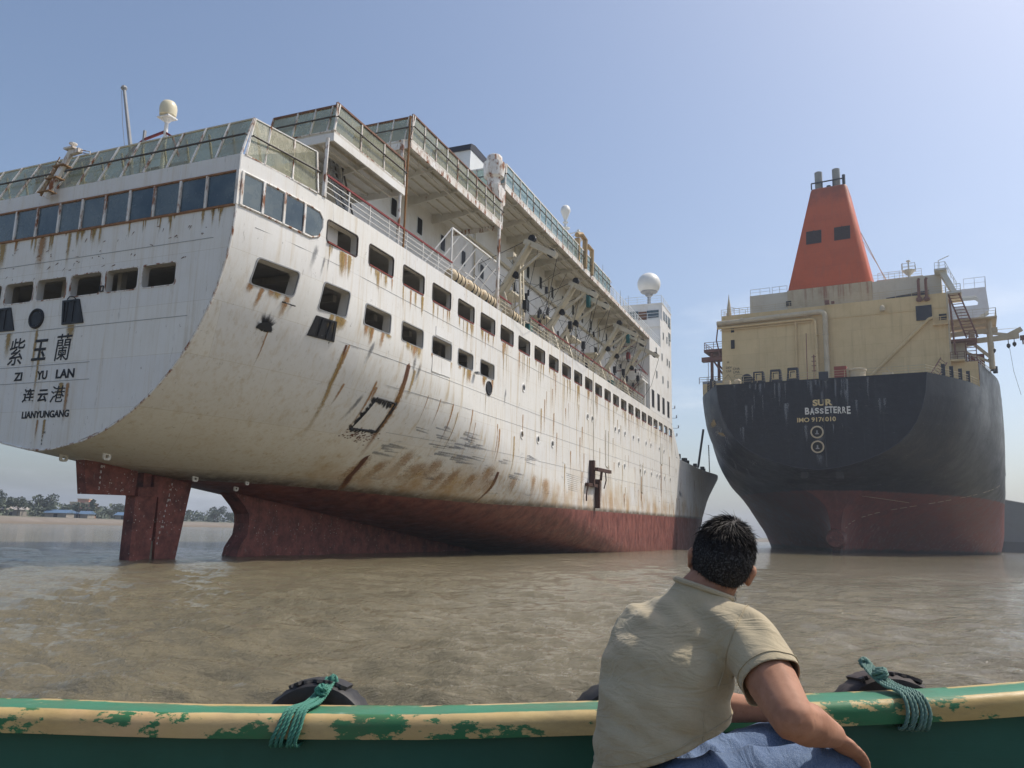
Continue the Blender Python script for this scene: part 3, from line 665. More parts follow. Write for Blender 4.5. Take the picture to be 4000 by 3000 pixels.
# ------------------------------------------------------------------ glass windbreak screens
def screen(name, bot, top, panes, rail_at=.5, out=(0, -1, 0), cap=M['white'], capw=.09, m=M['screen'], railm=M['dark_pipe'], end=True):
    """panes between a bottom and a top polyline point pair; one part with its handrail as a sub-part"""
    b0, b1, t0, t1 = Vector(bot[0]), Vector(bot[1]), Vector(top[0]), Vector(top[1]); O = Vector(out)
    g = MB(); g.prism([b0, b1, t1, t0], -O*.015)
    root = g.build(name, m, ferry)
    f = MB(); fr = [0]+panes+[1]
    for u in fr:
        p, q = b0.lerp(b1, u), t0.lerp(t1, u); f.bar(p+O*.02, q+O*.02, .07, .09)
        if 0 < u: f.bar(p.lerp(q, .02)-O*1.1+Vector((0, 0, .0)), q-O*.02, .05, .05) if False else None
    f.bar(b0, b1, .07, .06); f.build('screen_frame', M['rusty_white'], root)
    f = MB(); f.bar(t0, t1, capw, capw*.8); f.build('screen_cap', cap, root)
    h = MB(); p, q = b0.lerp(t0, rail_at)+O*.16, b1.lerp(t1, rail_at)+O*.16; h.tube([p, q], .045, 7)
    for u in fr: h.bar(p.lerp(q, u), p.lerp(q, u)-O*.16, .04)
    h.build('handrail', railm, root, True)
    return root
def even(n): return [i/n for i in range(1, n)]
# stern terrace: raked screen over the transom, both sides
screen('glass_screen', ((.1, 9.6, 16.97), (.1, -9.6, 16.97)), ((1.0, 9.25, 19.1), (1.0, -9.3, 19.1)), even(14), .5, (-1, 0, .25), M['cream'], .08)
k = MB()
for u in range(15): yy = 9.3-u*18.6/14; k.bar((1.7, yy, 17), (1.15, yy, 18.9), .09, .06)
k.box((1.0, 9.6, 16.96), (4.6, -9.6, 17.0)); k.box((3.2, -6, 17), (3.9, -3.2, 18.2)); k.box((3.1, 1, 17), (3.8, 3.5, 17.9))
P(k, 'terrace_stanchion', M['cream'])
for s in (-1, 1): screen('glass_screen', ((.2, s*9.72, 16.97), (4.45, s*10.25, 16.97)), ((1.02, s*9.32, 19.1), (4.3, s*10.15, 18.98)), [.24, .62], .5, (0, s, 0), M['white'], .07)
# side wing decks, stepped
def wing(x0, x1, z, th, s, hscreen, panes, rake, glassx1=None, cap=None, inb=6.4, m=M['screen'], aft=True, fas=M['rusty_white']):
    k = MB(); y0, y1 = s*SD, s*inb
    k.box((x0, y0, z-.1), (x1, y1, z), 0); k.box((x0, y0, z-th), (x0+.09, y1, z-.1), 1); k.box((x0+.09, y0, z-th), (x1-.09, y0-s*.09, z-.1), 1); k.box((x1-.09, y0, z-th), (x1, y1, z-.1), 1)
    root = k.build('wing_deck', [M['soffit'], fas], ferry)
    b = MB(); n = max(2, round((x1-x0)/3.4))
    for i in range(1, n):
        x = x0+(x1-x0)*i/n; b.prism([(x, y0-s*.3, z-.1), (x, y1, z-.1), (x, y1, z-.75), (x, y1-s*-.6, z-.75), (x, y0-s*.3, z-.28)], (.1, 0, 0))
    for j in range(1, 5):
        yy = y1+(y0-y1)*j/5; b.box((x0+.09, yy-.03, z-.25), (x1-.09, yy+.03, z-.1))
    b.build('deck_beam', M['soffit'], root)
    p = MB(); yy = y0-s*.75; p.tube([(x0+.2, yy, z-th-.08), (x1-.2, yy, z-th-.08)], .05, 6)
    for i in range(2*n): x = x0+.4+(x1-x0-.8)*i/(2*n-1); p.bar((x, yy, z-th-.05), (x, yy, z-.1), .03)
    p.build('soffit_pipe', M['soffit'], root)
    g1 = glassx1 or x1-.05
    screen('glass_screen', ((x0+.05, y0-s*.03, z+.02), (g1, y0-s*.03, z+.02)), ((x0+.12, y0-s*.03, z+hscreen), (g1-.1, y0-s*.03, z+hscreen)), even(panes), .5, (0, s, 0), cap or M['white'], .12, m, M['dark_pipe'])
    if aft: screen('glass_screen', ((x0, y0, z+.02), (x0, y1, z+.02)), ((x0+rake, y0, z+hscreen), (x0+rake, y1, z+hscreen)), [.1, .35, .62], .5, (-1, 0, 0), cap or M['white'], .12, m, M['dark_pipe'])
brown = dirty('brown_rusty_cap', (.20, .10, .06), (.07, .03, .02), .7, 2, .8)
for s in (-1, 1):
    wing(5.2, 12.0, 20.46, .5, s, 1.52, 3, .35, cap=brown, fas=M['white'])
    wing(12.4, 25.9, 23.55, .48, s, 1.6, 9, .35, cap=brown)
    wing(26.2, 75.8, 26.82, .45, s, 1.6, 20, .3, glassx1=56, m=M['screen2'])
k = MB()                                          # dark capping plates over two screens
for x, z0, z1 in ((4.9, 17, 19.95), (11.7, 17, 23.2), (25.6, 17.0, 26.4)): k.tube([(x, -SD+.15, z0), (x, -SD+.12, z1)], .09 if x < 20 else .13, 9)
k.tube([(12.25, -SD+.1, 17), (12.35, -SD+.1, 25.0)], .06, 7, 1)
k.parts('deck_post', [M['rusty_white'], dirty('rust_pipe', (.28, .14, .05), (.12, .05, .02), .8, 2, .8)], ferry, True)
# deckhouse between the wings
k = MB(); iw = 6.4
k.box((9.5, -iw, 17), (76, iw, 20.4)); k.box((12.4, -iw, 20.4), (76, iw, 23.5)); k.box((26.2, -iw, 23.5), (76, iw, 26.8)); k.box((7.4, -5.6, 20.32), (9.5, 5.6, 20.4))
P(k, 'deckhouse', M['white'])
k = MB(); k.box((9.4, -3, 17.02), (9.5, 3, 19.2)); k.box((9.42, -6.2, 17.3), (9.5, -4.9, 19.4)); P(k, 'doorway', M['pane'])
def wallwin(x, z, y, w=.85, h=1.3, dirn=(0, -1, 0)):
    D_ = Vector(dirn); k = MB()
    if abs(D_.y) > .5:
        o = rrect(x-w/2, z-h/2, x+w/2, z+h/2, .14, 2); i_ = rrect(x-w/2+.07, z-h/2+.07, x+w/2-.07, z+h/2-.07, .1, 2)
        k.ring([(a, y+D_.y*.04, b) for a, b in o], [(a, y+D_.y*.04, b) for a, b in i_], (0, -D_.y*.05, 0)); k.prism([(a, y+D_.y*.015, b) for a, b in i_], (0, -D_.y*.01, 0), 1)
    return P(k, 'window', [M['white2'], M['pane']])
for j in range(10): wallwin(17.34+3.45*j, 21.95, -iw)
for j in range(13): wallwin(34.5+3.45*j, 25.15, -iw)
for j in range(6): wallwin(20.5+9*j, 18.7, -iw)
# tower block with the bridge
k = MB(); k.box((75.85, -SD+.0, 16.97), (91.1, SD, 26.8)); k.box((83.2, -SD, 26.8), (91.15, SD, 29.9)); k.box((84.6, -SD, 29.9), (91.3, SD, 33.6)); k.box((84.5, -SD-.05, 33.6), (91.4, SD+.05, 33.75)); k.box((83.0, -SD, 29.85), (84.6, -5, 30.95))
P(k, 'bridge_tower', M['white'])
k = MB(); k.box((84.5, -9.9, 31.6), (84.62, -8.2, 32.7)); k.box((84.5, -6.9, 31.6), (84.62, -5.3, 32.7)); P(k, 'wheelhouse_window', M['tint'])
k = MB(); k.box((84.52, -8.15, 30.6), (84.62, -6.95, 32.6)); P(k, 'wheelhouse_door', M['wood'])
for a, b, c_, d in ((85.3, 86.5, 31.4, 32.7), (87.0, 88.2, 31.4, 32.7), (88.8, 90.6, 31.2, 32.8), (89, 90.6, 29.3, 30.4)):
    k = MB(); k.box((a, -SD-.03, c_), (b, -SD+.02, d)); P(k, 'wheelhouse_window', M['tint'])
for x, z in ((80.1, 25.62), (84.05, 25.62), (87.85, 25.62), (89.4, 25.62), (80.3, 22.4), (84.5, 22.4), (88.2, 22.4), (87.8, 28.9), (89.4, 28.9), (85.1, 28.9)): wallwin(x, z, -SD, .75, 1.15)
for x in (77.7, 81.3, 84.7, 88.2):
    k = MB(); k.box((x-.75, -SD-.03, 17.5), (x+.75, -SD+.01, 19.85), 0)
    for j in range(4): k.box((x-.7+.38*j, -SD-.05, 17.55), (x-.45+.38*j, -SD-.01, 19.8), 1)
    P(k, 'louvre_window', [M['steel'], M['pane']])
k = MB(); rail(k, [(84.6, -5, 33.75), (84.6, -SD+.1, 33.75), (91.3, -SD+.1, 33.75), (91.3, SD-.1, 33.75)], 1.1, 3, .03, 1.6); rail(k, [(83.0, -SD+.1, 30.95), (83.0, -5.2, 30.95)], .9, 2, .03)
P(k, 'railing', M['white2'])
k = MB(); rail(k, [(56.2, -SD+.1, 26.83), (82.9, -SD+.1, 26.83)], 1.15, 4, .03, 1.5); rail(k, [(56.2, -SD+2.6, 26.83), (75, -SD+2.6, 26.83)], 1.3, 3, .03, 1.8); P(k, 'railing', M['white2'])
k = MB(); rail(k, [(5.0, -SD+.1, 16.97), (18.3, -SD+.1, 16.97)], 1.13, 4, .03, 1.95, rt=.09, mi_top=1); P(k, 'railing', [M['white'], M['red_rail']])
k = MB(); rail(k, [(25.9, -SD+.1, 16.97), (28.2, -SD+.1, 16.97)], 1.13, 4, .03, 1.2, rt=.09, mi_top=1); P(k, 'railing', [M['cream'], M['red_rail']])
k = MB(); rail(k, [(32.3, -SD+.1, 16.97), (50, -SD+.1, 16.97), (72.5, -SD+.1, 16.97)], 1.15, 4, .03, 1.6, rt=.09, mi_top=1); P(k, 'railing', [M['cream'], M['red_rail']])
k = MB(); rail(k, [(18.3, -SD+.1, 16.97), (25.9, -SD+.1, 16.97)], .5, 1, .02, 2); rail(k, [(28.2, -SD+.1, 16.97), (32.3, -SD+.1, 16.97)], .6, 1, .02, 2); P(k, 'railing', M['rusty_white'])
# slanted stowage frame above the rafts
k = MB(); a, b = (18.9, -9.9, 20.7), (26.6, -9.9, 20.75); c_, d = (18.9, -9.9, 17.9), (26.4, -9.9, 18.3)
k.bar(a, b, .1); k.bar(a, c_, .1); k.bar((18, -8.2, 19.6), (26, -8.2, 19.6), .08)
for i in range(7): u = i/6; k.bar(Vector(a).lerp(Vector(b), u), Vector((17.4, -8.8, 18)).lerp(Vector((25, -8.8, 18)), u), .08)
P(k, 'stowage_frame', M['white'])
# accommodation ladder post
k = MB(); x = 30.6
for dx in (-.32, .32): k.bar((x+dx, -10.25, 17), (x+dx, -10.05, 22.1), .12, .2)
for j in range(9): k.bar((x-.3, -10.2+.02*j, 17.3+.55*j), (x+.3, -10.2+.02*j, 17.3+.55*j), .07)
k.bar((x, -10.05, 22.1), (x, -9.1, 22.9), .34, .3); k.bar((x, -10.05, 21.5), (x, -9.4, 22.6), .2); k.box((x-.3, -9.5, 22.6), (x+.3, -8.9, 23.0)); k.tube([(x, -9.4, 22.6), (x, -9.4, 17.2)], .03, 5)
P(k, 'ladder_davit', M['cream'])
# lifeboat davits
wire_m = M['black']
def davit(x, side=-1):
    k = MB(); b = Vector((x, -6.9, 17.0)); t_ = Vector((x, -11.0, 23.5)); e = Vector((x, -13.1, 22.25)); dx = Vector((.45, 0, 0))
    for s in (-1, 1): k.bar(b+dx*s, t_+dx*s*.4, .22, .55, up=(1, 0, 0))
    for u in (.15, .32, .5, .68, .85): q = b.lerp(t_, u); k.bar(q-dx*(1-.6*u), q+dx*(1-.6*u), .14)
    k.bar(t_+Vector((0, .5, .2)), e, .42, .5, up=(1, 0, 0)); k.bar(b.lerp(t_, .55), t_.lerp(e, .55), .16, .2); k.bar((x, -9.6, 17), (x, -8.7, 19.8), .3, .3); k.box((x-.6, -7.4, 17), (x+.6, -6.5, 17.7))
    root = P(k, 'davit', M['cream'])
    w = MB(); w.tube([t_+Vector((0, 0, .4)), (x+.3, -iw, 22.4), (x+.2, -iw+.1, 18)], .028, 5); w.tube([e+Vector((0, -.05, -.2)), e+Vector((1.5, 1.2, -3.2)), (x+3.5, -10.3, 17.6)], .022, 5); w.tube([t_.lerp(e, .3), (x+.5, -10.6, 19.4), (x+.4, -10.4, 17.4)], .02, 5)
    w.tube([b.lerp(t_, .6), (x-1.5, -8.5, 19.3), (x-3, -7.6, 20.4)], .02, 5); w.build('fall_wire', wire_m, root, True)
    for q, r in ((t_+Vector((0, -.1, .35)), .3), (e.lerp(t_, .2), .34), (b.lerp(t_, .62)+Vector((0, -.35, 0)), .28)):
        p = MB(); p.lathe([(r*.4, -.2), (r, -.16), (r*.8, 0), (r, .16), (r*.4, .2)], q, 14, 0, 0); p.build('sheave', M['black'], root, True)
    p = MB(); q = Vector((x+.4, -10.45, 18.6+.5*(x % 3))); p.box(q-Vector((.16, .16, .35)), q+Vector((.16, .16, .35))); p.lathe([(.1, -.6), (.05, -.3)], q, 8); p.build('hook_block', M['black'], root)
for x in (30.2, 41.5, 45.6, 57.3, 61.2, 68.3): davit(x)
k = MB(); grn = dirty('green_tarpaulin', (.02, .12, .12), (.03, .06, .06), .8, 3, .6)
for x in (45.2, 60.8): k.box((x-.2, -11.35, 22.4), (x+.25, -11.0, 23.7))
k.box((33.2, -9.8, 17), (34, -9.2, 17.9)); k.box((58.6, -9.9, 17), (60, -9.4, 17.8)); P(k, 'tarpaulin', grn)
# clutter along the inner wall: lockers, ledges, pipes, cables
k = MB()
for x in (34, 42, 50.5, 59): k.box((x, -iw-1.5, 21.0), (x+3.2, -iw, 21.15)); k.bar((x+.1, -iw-1.4, 21), (x+.1, -iw, 20.1), .1); k.bar((x+3, -iw-1.4, 21), (x+3, -iw, 20.1), .1)
for j in range(22): x = 31+j*1.9; h = r_.uniform(.5, 1.3); k.box((x, -iw-.5-r_.random()*.6, 17), (x+r_.uniform(.4, 1.1), -iw, 17+h+.4))
k.tube([(28, -iw-.2, 20.25), (74, -iw-.2, 20.25)], .09, 6); k.tube([(28, -iw-.2, 23.9), (74, -iw-.2, 23.9)], .11, 6)
for x in (29.5, 38, 47, 56, 65): k.tube([(x, -iw-.12, 17), (x, -iw-.12, 26.4)], .07, 6)
P(k, 'wall_fitting', M['cream'])
k = MB()
for j in range(34):
    x = r_.uniform(30, 72); y_ = r_.uniform(-10, -7); z_ = r_.uniform(18, 22); L_ = r_.uniform(.2, .7)
    k.tube([(x, y_, z_), (x+r_.uniform(-.3, .3), y_, z_+L_)], r_.uniform(.06, .17), 7)
    k.tube([(x, y_, z_+L_), (x+r_.uniform(-2.5, 2.5), -iw-.1 if j % 2 else -10.2, r_.uniform(22, 25.5))], .016, 4)
    if j % 2: k.tube([(x, y_, z_), (x+r_.uniform(-1, 1), y_, 17.2)], .016, 4)
P(k, 'tackle', M['black'])
# stairs on the aft face of the tower
k = MB()
def stair(p, q, w, n=9):
    p, q = Vector(p), Vector(q); W_ = Vector((w, 0, 0))
    for s in (0, 1):
        k.bar(p+W_*s, q+W_*s, .06, .22); k.bar(p+W_*s+Vector((0, 0, 1)), q+W_*s+Vector((0, 0, 1)), .07, mi=1)
        for u in (0, .33, .66, 1): k.bar(p.lerp(q, u)+W_*s, p.lerp(q, u)+W_*s+Vector((0, 0, 1)), .05)
    for i in range(n): c_ = p.lerp(q, (i+.5)/n); k.box(c_-Vector((0, .13, .02)), c_+Vector((w, .13, .02)))
k.box((72.3, -10.2, 20.3), (75.85, -6.4, 20.5)); k.box((73, -9, 23.6), (75.85, -6.4, 23.8)); rail(k, [(72.3, -6.5, 20.5), (72.3, -10.1, 20.5), (75.8, -10.1, 20.5)], 1.05, 3, .03, 1, rt=.08, mi_top=1); rail(k, [(73, -6.5, 23.8), (73, -8.9, 23.8)], 1.05, 3, .03, 1, rt=.08, mi_top=1)
stair((74.6, -10.2, 20.5), (74.6, -7.6, 23.7), .9); stair((74.6, -7, 17.0), (74.6, -9.9, 20.4), .9); stair((73, -10.2, 17), (73, -10.3, 17.1), .2, 1); k.bar((74, -10.1, 17), (74, -10.1, 20.3), .22)
P(k, 'stairs', [M['white'], M['red_rail']])
k = MB(); k.lathe([(.25, -.4), (.3, 0), (.25, .5)], (71.5, -8.6, 23.2), 10); P(k, 'red_float', M['red_rail'], True)
# stairs on the stern terrace
k = MB(); stair((9.0, -8.6, 17), (7.2, -8.6, 20.3), .8, 10); P(k, 'stairs', [M['steel'], M['dark_pipe']])
# brown pipes and boards by the screen, vent cowl
k = MB(); k.bar((44.6, -SD+.2, 26.9), (44.7, -SD+.2, 29.2), .5, .3); k.tube([(46.3, -SD-.05, 26.7), (46.4, -SD-.05, 29.6), (45.6, -SD+.1, 29.9), (44.8, -SD+.3, 29.6)], .26, 8); k.tube([(48.6, -SD-.05, 26.7), (48.7, -SD-.05, 29.3), (48, -SD+.2, 29.6)], .24, 8)
P(k, 'vent_duct', dirty('tan_duct', (.38, .27, .14), (.20, .11, .05), .7, 1.5, .7), True)
k = MB(); c_ = (25.7, -9.7, 0)
k.lathe([(.45, 26.2), (.5, 26.6), (.52, 27.0), (.75, 27.15), (.82, 28.0), (.8, 28.25), (.6, 28.3), (.58, 28.75), (.5, 28.85), (.05, 28.9)], c_, 20); k.prism([(25.0, -10.35, 26.35), (26.5, -10.35, 26.35), (26.4, -10.35, 25.2), (25.6, -10.35, 24.6)], (0, 1.3, 0)); P(k, 'vent_cowl', M['rusty_white'], True)
# masts, domes and funnel
k = MB(); k.lathe([(.12, 20.4), (.11, 24.9), (.2, 25.0), (.3, 25.2)], (8, 3.7, 0), 14); k.box((7.65, 3.25, 25.17), (8.35, 4.15, 25.25)); dm = P(k, 'antenna_post', M['white'])
k = MB(); k.lathe([(.26, 25.25), (.46, 25.36), (.49, 25.62), (.49, 25.85), (.45, 26.05), (.34, 26.22), (.19, 26.3), (.01, 26.33)], (8, 3.68, 0), 28); d1 = P(k, 'radome', M['creamdome'], True); d1['label'] = 'cream mushroom shaped antenna dome'
k = MB(); k.bar((8, 5.3, 24.15), (8, 3.81, 24.36), .12); k.bar((8, 3.81, 24.36), (8, 3.1, 23.9), .12); k.bar((8, 6.1, 23.75), (8, 5.3, 24.15), .12); k.bar((8, 7, 22.9), (8, 6.1, 23.75), .12); k.bar((8, 3.1, 23.9), (8, 2.5, 22.6), .1); P(k, 'signal_yard', M['red_rail'])
k = MB(); k.box((7.9, 5.3, 20.4), (8.05, 5.42, 24.7)); P(k, 'yard_post', M['steel'])
k = MB(); k.tube([(8, 5.8, 20.4), (8, 6.42, 23.8), (8, 7.55, 27.9)], [.14, .12, .09], 8); k.lathe([(.16, 27.85), (.2, 27.95), (.14, 28.08)], (8, 7.57, 0), 8); k.tube([(8, 7.75, 27.8), (8, 7.35, 25.6), (8, 6.8, 23.4), (8, 6.2, 21.2)], .02, 4); P(k, 'pole_mast', M['steel'], True)
k = MB(); rust = dirty('rusty_mast', (.34, .22, .12), (.12, .05, .02), .8, 3, .9, .5)
b0 = Vector((-.4, 1.35, 16.4)); b1 = Vector((-.1, .35, 18.75)); dn = (b1-b0).normalized(); sd = Vector((0, .33, .14)); 
k.bar(b0, b1, .2, .2, mi=1); k.bar(b0+sd, b0.lerp(b1, .62)+sd, .07, mi=0)
for u in (.08, .2, .32, .45, .58, .7): q = b0.lerp(b1, u); k.bar(q, q+sd*1.5, .05); k.bar(q+sd*1.5, q+dn*.25+sd*1.5, .035)
for u in (.12, .4, .66): q = b0.lerp(b1, u); k.box(q-Vector((.2, .25, .03)), q+Vector((.25, .5, .02)))
q = b1; k.box(q-Vector((.25, .3, .02)), q+Vector((.25, .3, .06)), 1); k.lathe([(.05, 0), (.06, .25), (.18, .27), (.18, .33)], q, 8, 1); k.bar(q+Vector((0, 0, -.15)), q+Vector((-.05, -.6, -.15)), .22, .2, 1)
for s in (-.06, .06): k.bar(q+Vector((0, -.6, -.17+s)), q+Vector((-.05, -1.25, -.38+s)), .035, mi=1)
k.bar(q+Vector((-.05, -1.25, -.46)), q+Vector((-.05, -1.25, -.3)), .03, mi=1)
P(k, 'stern_light_mast', [rust, M['rusty_white']])
k = MB(); k.prism([(36.8, -2.0, 27), (43, -2.0, 27), (41.8, -2.0, 36.3), (37.4, -2.0, 36.3)], (0, 4, 0)); k.prism([(37.2, -2.05, 36.3), (42, -2.05, 36.3), (41.5, -2.05, 37.0), (38.2, -2.05, 37.1), (37.4, -2.05, 36.9)], (0, 4.1, 0), 1)
P(k, 'funnel', [M['white2'], M['cap']])
k = MB(); c_ = (58.3, -4.4, 0); k.lathe([(.2, 26.8), (.16, 36.6), (.32, 36.7), (.34, 36.78), (.16, 36.85), (.2, 37.2)], c_, 12)
k.lathe([(.05, 35.9), (.55, 35.95), (.55, 36.05)], c_, 14)
for z_, a in ((35.1, 1.6), (34.0, 2.1), (33.2, 1.5), (31.9, 2.2)):
    k.bar((58.3, -4.4-a, z_+.3), (58.3, -4.4+a*.6, z_), .1); k.bar((58.3, -4.4-a, z_+.3), (58.3, -4.5, z_-.9), .07); k.tube([(58.3, -4.4-a, z_+.3), (58.3, -4.4-a, z_-1.2)], .03, 5); k.box((58.1, -4.55-a, z_+.3), (58.5, -4.25-a, z_+.5))
P(k, 'radar_mast', M['white2'])
k = MB(); k.lathe([(.2, 37.1), (.42, 37.7), (.58, 38.1), (.58, 38.2), (.5, 38.55), (.32, 38.78), (.02, 38.86)], c_, 22); P(k, 'radome', M['dome'], True)
c_ = (86.6, -8.08, 0); k = MB(); k.lathe([(.26, 33.7), (.24, 35.3), (.5, 35.5), (.62, 35.8), (1.15, 36.0), (1.24, 36.08), (1.24, 36.16)], c_, 24); P(k, 'antenna_post', M['steel'])
k = MB(); k.lathe([(1.22, 36.16)]+[(1.7*math.cos(R(a)), 37.34+1.7*math.sin(R(a))) for a in range(-42, 90, 6)]+[(.01, 39.04)], c_, 40); d2 = P(k, 'radome', M['dome'], True); d2['label'] = 'large white golf ball dome'
k = MB()
for x, h in ((58, 4), (62, 2.6), (66, 3.3), (67.5, 2.4), (70, 3.8), (60, 2), (53, 2.2)): k.tube([(x, -9, 27), (x, -9, 27+h)], [.06, .02], 5)
k.bar((58.5, -9.3, 28.3), (59.4, -9.3, 29.9), .08); k.bar((59.4, -9.3, 29.9), (60.6, -9.3, 29.6), .06); k.box((80.6, -8, 27.2), (81.3, -7.2, 27.9)); P(k, 'whip_aerial', M['steel'])
# bow: bulwark wing, winches, foremast
k = MB(); k.prism([(90.7, -SD+.02, 16.9), (94.2, -SD+.02, 12.3), (97.5, -SD+.02, 12.1), (92.5, -SD+.02, 16)], (0, .12, 0)); k.box((92.6, -9.5, 14.6), (95.2, -6.5, 15.1), 1); k.bar((93, -9, 12), (93.4, -9.2, 15), .3); k.bar((95, -7, 12), (95, -7, 14.8), .25); P(k, 'bulwark', [M['white'], dirty('yellow_paint', (.55, .40, .12), (.3, .2, .08), .6, 2, .5)])
k = MB()
for x, y_, a in ((101, -9.3, .9), (104, -8.8, .7), (108, -9.2, .8), (112, -9, .6), (119, -9.2, .6), (127, -9.3, .7), (131, -9, .5)): k.lathe([(a*.5, 12), (a*.4, 12.5), (a*.6, 12.7), (a*.6, 13+a*.4)], (x, y_, 0), 10); k.box((x-.8, y_+.6, 12), (x+.6, y_+1.4, 12.8))
P(k, 'mooring_winch', M['black'])
k = MB(); c_ = Vector((113, -6.2, 0)); 
for z_ in range(12, 21): k.bar(c_+Vector((.25, 0, z_)), c_+Vector((-.25, .2, z_+1)), .06); k.bar(c_+Vector((-.25, .2, z_)), c_+Vector((.25, 0, z_+1)), .06)
for dx in (-.3, .3): k.bar(c_+Vector((dx, 0, 12)), c_+Vector((dx*.7, 0, 21.5)), .1)
for z_, a in ((20.8, .9), (19, 1.2), (17.6, .9), (22.5, .6)): k.bar(c_+Vector((0, -a, z_)), c_+Vector((0, a, z_)), .08); k.box(c_+Vector((-.1, -a-.1, z_)), c_+Vector((.1, -a+.1, z_+.5)))
k.tube([c_+Vector((0, 0, 21)), c_+Vector((0, 0, 24.2))], .05, 6); k.tube([c_+Vector((0, 0, 19)), (130, -5, 12.5)], .02, 4); P(k, 'foremast', M['white2'])
# life raft canisters on their cradles
rafts_ = MB()
def raft(x, label):
    k = MB(); n = 22; prof = [(.05, -1.12), (.3, -1.1), (.38, -1.0)]+[(.42+.025*(i % 2), -.95+1.9*i/13) for i in range(14)]+[(.38, 1.0), (.3, 1.1), (.05, 1.12)]
    k.lathe(prof, (0, 0, 0), 20, 0, 0); o = k.build('life_raft', M['raft'], None, True); o.matrix_world = FERRY @ Matrix.Translation((x, -9.95, 17.46)) @ Matrix.Rotation(R(3), 4, 'Z')
    b = MB(); b.box((-.7, -.35, -.48), (-.55, .35, -.3)); b.box((.55, -.35, -.48), (.7, .35, -.3))
    for q in (-.6, 0, .6): b.lathe([(.46, q-.03), (.46, q+.03)], (0, 0, 0), 16, 0, 0)
    b.build('strap', M['black'], o)
    tag(o, label, 'life raft', 'life raft canisters along the ferry rail'); return o
raft(19.6, 'ribbed cream raft canister on the ferry side, nearest the red topped stern railing')
raft(22.0, 'ribbed cream raft canister on the ferry side, middle of the row of three')
raft(24.3, 'ribbed cream raft canister on the ferry side, last of three before the thick rusty post')
raft(29.0, 'ribbed cream raft canister on the ferry standing alone beside the ladder davit')
# ------------------------------------------------------------------ the black carrier with the orange funnel
CARR = shipmat((.50949, .86047, .00353), (-.86047, .50946, .00721), (.00441, -.00671, .99997), (45.658, 115.2555, 0))
car = empty('cargo_ship', CARR)
tag(car, 'black hulled cargo ship seen from astern, with orange funnel and tan deckhouse', 'ship')
def carhull_mat():
    t = NT('black_hull_plating'); x, y, z = t.xyz()
    run = t.noise(1.6, t.co((1, 1, .05)), 8, .7); mid = t.noise(.5, detail=9, rough=.7); big = t.noise(.12, detail=6)
    c = t.mix(t.ramp(mid, .35, .75), (.006, .009, .016), (.014, .018, .028))
    c = t.mix(t.math('MULTIPLY', t.ramp(run, .5, .8), .4), c, (.05, .06, .072))
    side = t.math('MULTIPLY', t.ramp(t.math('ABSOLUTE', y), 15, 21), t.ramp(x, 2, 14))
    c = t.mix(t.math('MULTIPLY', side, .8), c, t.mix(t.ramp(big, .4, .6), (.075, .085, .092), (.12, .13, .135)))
    red = t.mix(t.ramp(t.noise(.5, detail=10, rough=.75), .3, .7), (.12, .027, .023), (.225, .060, .047))
    red = t.mix(t.math('MULTIPLY', t.ramp(t.noise(1.5, t.co((1, 1, .25)), 10, .75), .52, .7), t.ramp(z, 7, 1, .15, .8)), red, (.36, .29, .27))
    d = t.math('SUBTRACT', z, t.math('ADD', 10, t.math('MULTIPLY', t.math('SUBTRACT', mid, .5), .55)))
    c = t.mix(t.ramp(d, .16, -.16), c, red)
    c = t.mix(t.ramp(t.math('ADD', z, t.math('MULTIPLY', mid, 1.4)), 1.6, .9), c, (.03, .02, .02))
    fl = t.noise(2.4, t.co((1, 1, .3), (6, 6, 1)), 10, .78); c = t.mix(t.ramp(fl, .62, .68, 0, .5), c, (.10, .075, .06))
    sl_ = t.noise(3, t.co((.3, .3, 2.2), (1, 4, 9)), 8, .7); c = t.mix(t.math('MULTIPLY', t.ramp(sl_, .62, .68), .4), c, (.20, .20, .20))
    t.col(c); t.rough(t.ramp(mid, .3, .7, .38, .58)); t.b.inputs['Specular IOR Level'].default_value = .16
    t.bump(t.math('ADD', t.math('MULTIPLY', big, 4), mid), .3, .12); return t.m
M['chull'] = carhull_mat()
M['tan'] = panels('tan_plating', (.70, .525, .275), (.55, .40, .19), (.42, .29, .13), 7.5, 2.6)
M['tan2'] = dirty('pale_tan_paint', (.55, .47, .33), (.34, .24, .14), .55, .5, .7, .25, fine=3)
M['orange'] = panels('orange_funnel_plating', (.55, .095, .020), (.42, .075, .022), (.36, .10, .04), 4.6, 3.1, .5, .5, .3, (64.5, 70))
M['tanrail'] = dirty('tan_railing', (.50, .42, .27), (.3, .2, .1), .6, 1, .5)
M['palerail'] = dirty('pale_railing', (.58, .58, .54), (.4, .38, .33), .6, 1, .5)
M['brownsteel'] = dirty('brown_steel', (.19, .085, .06), (.10, .045, .035), .6, 1, .7)
M['navy'] = dirty('navy_steel', (.018, .022, .034), (.045, .05, .06), .5, .8, .6)
M['louvre'] = dirty('dark_louvre', (.035, .018, .02), (.02, .015, .02), .6, 2, .5)
M['bluelouvre'] = dirty('blue_black_louvre', (.018, .024, .04), (.03, .04, .05), .5, 2, .5)
LV = [-5, 0, 4, 7, 9, 11, 12.2, 14, 16, 19, 22, 25.9, 29.6]
